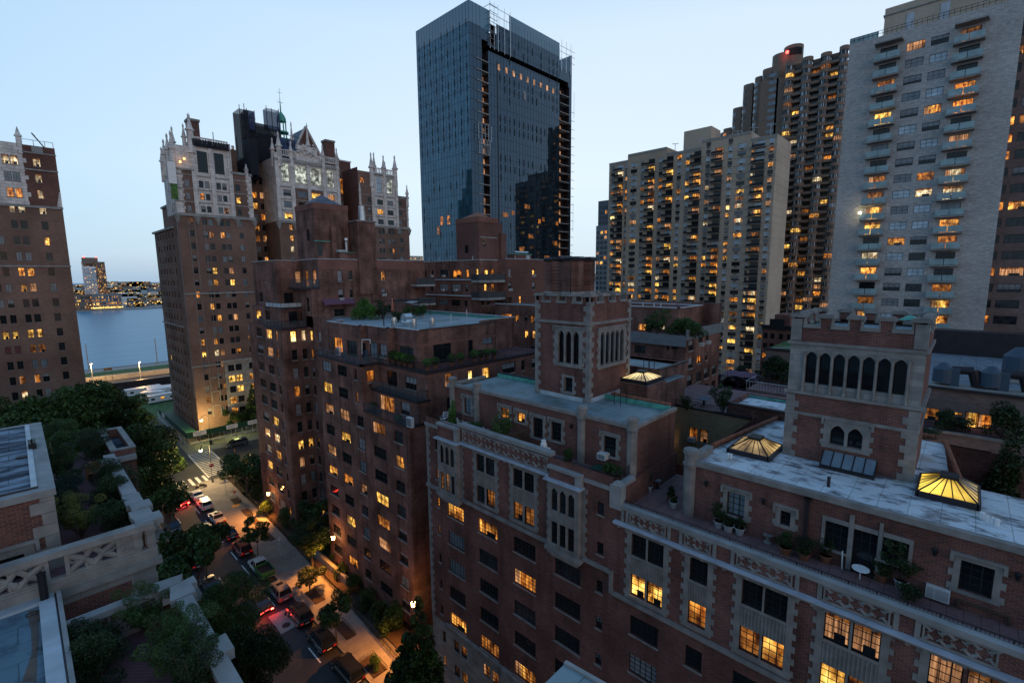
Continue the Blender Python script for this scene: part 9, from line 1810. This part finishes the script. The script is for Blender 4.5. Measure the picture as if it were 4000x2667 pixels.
for i, (q, kd, s, ms, lb) in enumerate(((M5(1100, 610), 'shrub', 1.3, ['leaf_bright', 'leaf'], 'bright green bush on the roof garden by the blue tub'), (M5(1050, 625), 'shrub', 1.0, ['leaf_bright', 'leaf'], 'bright green bush at the left of the roof garden'), (M5(1150, 625), 'shrub', 1.0, ['leaf_bright', 'leaf'], 'bright green bush right of the roof garden tub'), (M5(1130, 560), 'feather', 1.8, ['leaf_bright', 'leaf'], 'tall light green vine against the brick wall'), (M5(1240, 620), 'feather', 1.0, ['leaf_dark', 'leaf'], 'dark plant next to the salmon parasol'), (M5(1360, 640), 'shrub', .7, ['leaf_dark', 'leaf'], 'dark plant right of the salmon parasol'), (M5(1455, 620), 'shrub', .7, ['leaf', 'leaf_yellow'], 'yellow flowered planter bush, left of the pergola row'), (M5(1520, 615), 'shrub', .7, ['leaf', 'leaf_yellow'], 'yellow flowered planter bush in the middle of the pergola row'), (M5(1575, 610), 'shrub', .7, ['leaf', 'leaf_yellow'], 'yellow flowered planter bush, right end of the pergola row'))):
    c_ = UZ(q, zr); plant(kd, c_, s*1.5, lb, 'shrub', seed=1+i % 2, mats=ms, pot='pot_white' if i > 5 else None)
def vent(q, lb, kd):
    c_ = UZ(q, zr); r_ = empty('roof_vent', c_, lb, 'roof vent', 'silver roof vents')
    if kd == 'hood': MB().mt('steel').frus(0, 0, 0, .5, .8, .8, 4, math.pi/4).frus(0, 0, .5, .9, .8, .55, 4, math.pi/4).build('base', r_); o = MB().mt('steel').frus(0, 0, -.55, .55, .5, .5, 14).build('hood', r_); o.matrix_local = Matrix.Translation((0, 0, 1.15)) @ Matrix.Rotation(math.pi/2, 4, 'Y')
    else: MB().mt('steel').frus(0, 0, 0, .35, .42, .42, 4, math.pi/4).build('base', r_); MB().mt('steel').frus(0, 0, .35, .8, .38, .38, 14).frus(0, 0, .8, .95, .44, .44, 14).frus(0, 0, .95, 1.3, .36, .34, 14).build('drum', r_)
vent(M5(1338, 685), 'silver drum vent at the left of the grey roof', 'drum'); vent(M5(1445, 672), 'silver hooded vent between two drum vents', 'hood'); vent(G5(290, 690), 'silver drum vent nearest the middle of the grey roof', 'drum'); vent(G5(140, 700), 'low silver vent cap near the roof edge', 'drum')
for i, (q, h) in enumerate(((G5(445, 680), 1.6), (G5(572, 665), 2.0), (G5(512, 670), .6), (M5(1255, 690), 2.6))): c_ = UZ(q, zr); pipe(c_.x, c_.y, zr, h, .07, 'zinc' if i < 3 else 'iron', ('slim grey pipe left of centre on the grey roof', 'slim grey pipe right of centre on the grey roof', 'shortest pipe on the grey roof', 'dark mast at the left of the silver vents')[i])
c_ = UZ(M5(1328, 600), zr); r_ = empty('parasol', c_, 'closed salmon coloured parasol on the roof garden', 'parasol'); mat('salmon', (.5, .18, .12), .8); MB().mt('salmon').frus(0, 0, 1, 3.2, .32, .05, 8).build('canopy', r_); MB().mt('iron').tube((0, 0, 0), (0, 0, 3.4), .03).build('pole', r_)
pg = empty('pergola', UZ(M5(1490, 600), zr), 'dark steel pergola frame with pale sail on the roof garden', 'pergola'); f_ = MB().mt('iron')
for x in (-3.5, -1.2, 1.2, 3.5):
    for y in (0, 3): f_.tube((x, y, 0), (x, y, 2.7), .06, 4)
for y in (0, 3): f_.tube((-3.5, y, 2.7), (3.5, y, 2.7), .07, 4)
f_.build('frame', pg); MB().mt('pot_white').poly([(-1.5, 0, 2.45), (0, 0, 2.2), (0, 3, 2.2), (-1.5, 3, 2.5)]).poly([(0, 0, 2.2), (1.5, 0, 2.5), (1.5, 3, 2.45), (0, 3, 2.2)]).build('sail', pg)
for q, lb in ((M5(1270, 640), 'blue tub under the bright green bushes'),): pass
c_ = UZ(Z2(740, 480), -10.7); r_ = empty('barbecue', c_, 'barbecue under a grey cover on the upper terrace', 'barbecue'); MB().mt('tarp').frus(0, 0, 0, 1.1, .7, .62, 4, math.pi/4).frus(0, 0, 1.1, 1.25, .62, .3, 4, math.pi/4).build('cover', r_)
c_ = UZ(Z2(490, 440), -10.7); o = MB().mt('tarp').frus(0, 0, 0, .8, .6, .5, 6).frus(0, 0, .8, .95, .5, .1, 6).build('covered_furniture', label='covered furniture under blue grey cloth on the upper terrace', cat='covered furniture'); o.location = c_
for q, z, lb in ((Z2(390, 430), -10.7, 'pale outdoor air unit on the upper terrace'), (Z2(1265, 1310), -16.35, 'tall white outdoor air unit on the lowest terrace')):
    c_ = UZ(q, z); o = MB().mt('plastic_white').box(-.2, .2, -.45, .45, 0, 1.1).mt('grey_panel').box(-.21, -.2, -.4, .4, .1, 1.0).build('air_unit', label=lb, cat='air unit'); o.location = (min(c_.x, 31), c_.y, z)
c_ = UZ(Z2(1090, 790), -13.8); o = MB().mt('plastic_white').box(-.3, .3, -.3, .3, .3, .8).mt('grey_panel').box(-.2, .2, -.2, .2, 0, .3).build('air_unit', label='small white box unit on the middle terrace', cat='air unit'); o.location = c_
dr_ = MB().mt('white_paint'); p0 = UX(Z2(672, 415), 30.1); p1 = UX(Z2(672, 240), 30.1); p2 = UX(Z2(770, 240), 30.1); dr_.tube(p0, p1, .05, 4).tube(p1, p2, .05, 4).tube(p2, p2-Vector((0, 0, .5)), .05, 4); dr_.build('white_pipe', label='white pipe bent around the dark terrace doorway', cat='pipe')
gp_ = UZ(c3(930, 1180), -20)
# roof garden plants of buildings behind
for i, (q, z, kd, s, lb) in enumerate(((C9(530, 215), -7.7, 'feather', 1.6, 'ivy bush beside the white lit window'), (C9(690, 230), -7.7, 'shrub', 1.6, 'green bush in the middle of the far planted terrace'), (C9(750, 235), -7.7, 'shrub', 1.5, 'dark bush with pale flowers on the far planted terrace'), (C9(820, 215), -7.7, 'shrub', 1.4, 'bush at the right end of the far planted terrace'), (C9(460, 265), -7.7, 'feather', 1.0, 'reddish bush by the lit terrace window'))):
    p = UX(q, 56.3); plant(kd, (56.3, p.y, z), s, lb, 'shrub', seed=1+i % 2, mats=['leaf', 'leaf_dark'])
for i, (q, z, kd, s, sz, lb) in enumerate(((C9(1410, 610), -14.9, 'shrub', 2.0, 2.2, 'dark bush on the stepped terrace left of the right tower'), (C9(1480, 620), -14.9, 'shrub', 2.0, 2.4, 'taller dark bush close to the right tower'), (C9(1170, 660), -22, 'shrub', 2.5, 2.5, 'dark garden tree below the beige slab'), (C9(1010, 960), -17, 'feather', 1.7, 2.2, 'dark tree growing beside the yellow brick wall'), (C9(1030, 830), -13.1, 'feather', 1.1, 1.3, 'small tree on the courtyard roof terrace'), (C9(750, 810), -13.1, 'feather', .8, .7, 'low plant at the left of the courtyard terrace'))):
    c_ = UZ(q, z+1); c_.z = z; plant(kd, c_, s, lb, 'shrub', seed=1+i % 2, sz=sz, mats=['leaf_dark', 'leaf_dark'] if i < 4 else None)
c_ = UZ(C9(880, 850), -13.1); r_ = empty('garden_table', (c_.x, c_.y, -13.1), 'dark table on the courtyard roof terrace', 'table'); MB().mt('tarp').box(-.8, .8, -.5, .5, .7, .75).build('tabletop', r_); MB().mt('iron').box(-.1, .1, -.1, .1, 0, .7).build('base', r_)
H9 = zm(3000, 1150, 1.845)
for i, (q, x, z, kd, s, sz, lb) in enumerate(((H9(1280, 920), 59.5, -14.8, 'shrub', 1.3, 1.2, 'dark bush on the balcony beside the battlemented tower'), (H9(1380, 930), 59.5, -14.8, 'shrub', 1.1, 1, 'dark bush left of the lit kitchen windows'), (H9(1700, 930), 59.5, -14.8, 'shrub', 1.9, 2.0, 'large dark bush right of the lit kitchen windows'), (H9(1130, 1010), 50, -13.5, 'shrub', 1.0, .7, 'dark shrub right behind the battlemented tower'), (H9(1680, 1500), 46, -16.5, 'column', 2.2, 2.0, 'tall dark column cypress right of the yellow skylight'))):
    p = UX(q, x); plant(kd, (x, p.y, z), s, lb, 'shrub', seed=1+i % 2, sz=sz, mats=['leaf_dark', 'leaf_dark'])
for i, q in enumerate((H9(1365, 1290), H9(1485, 1328))):
    p = UX(q, 52); o = MB().mt('lamp_glow').box(-.1, .1, -.45, .45, -.08, .08).build('strip_lamp', label='warm strip lamp behind the yellow skylight, ' + ('left' if i == 0 else 'right') + ' of two', cat='lamp', group='warm strip lamps'); o.location = p; point('lamp_light', p+Vector((-.3, 0, -.3)), 60, (1, .45, .12), .2)
cw_ = MB().mt('brick_dark').box(48, 58, -14, -.8, -30, -16.5); cw_.build('courtyard_building', label='low dark brick wing behind the yellow skylight', cat='building')
um = UX(H9(1015, 172), 36.8); o = MB().mt('copper').frus(0, 0, -.15, .15, .75, .05, 4, math.pi/4).build('copper_cap', label='small green copper roof peeping over the right battlement', cat='roof cap'); o.location = (37.6, um.y, um.z)
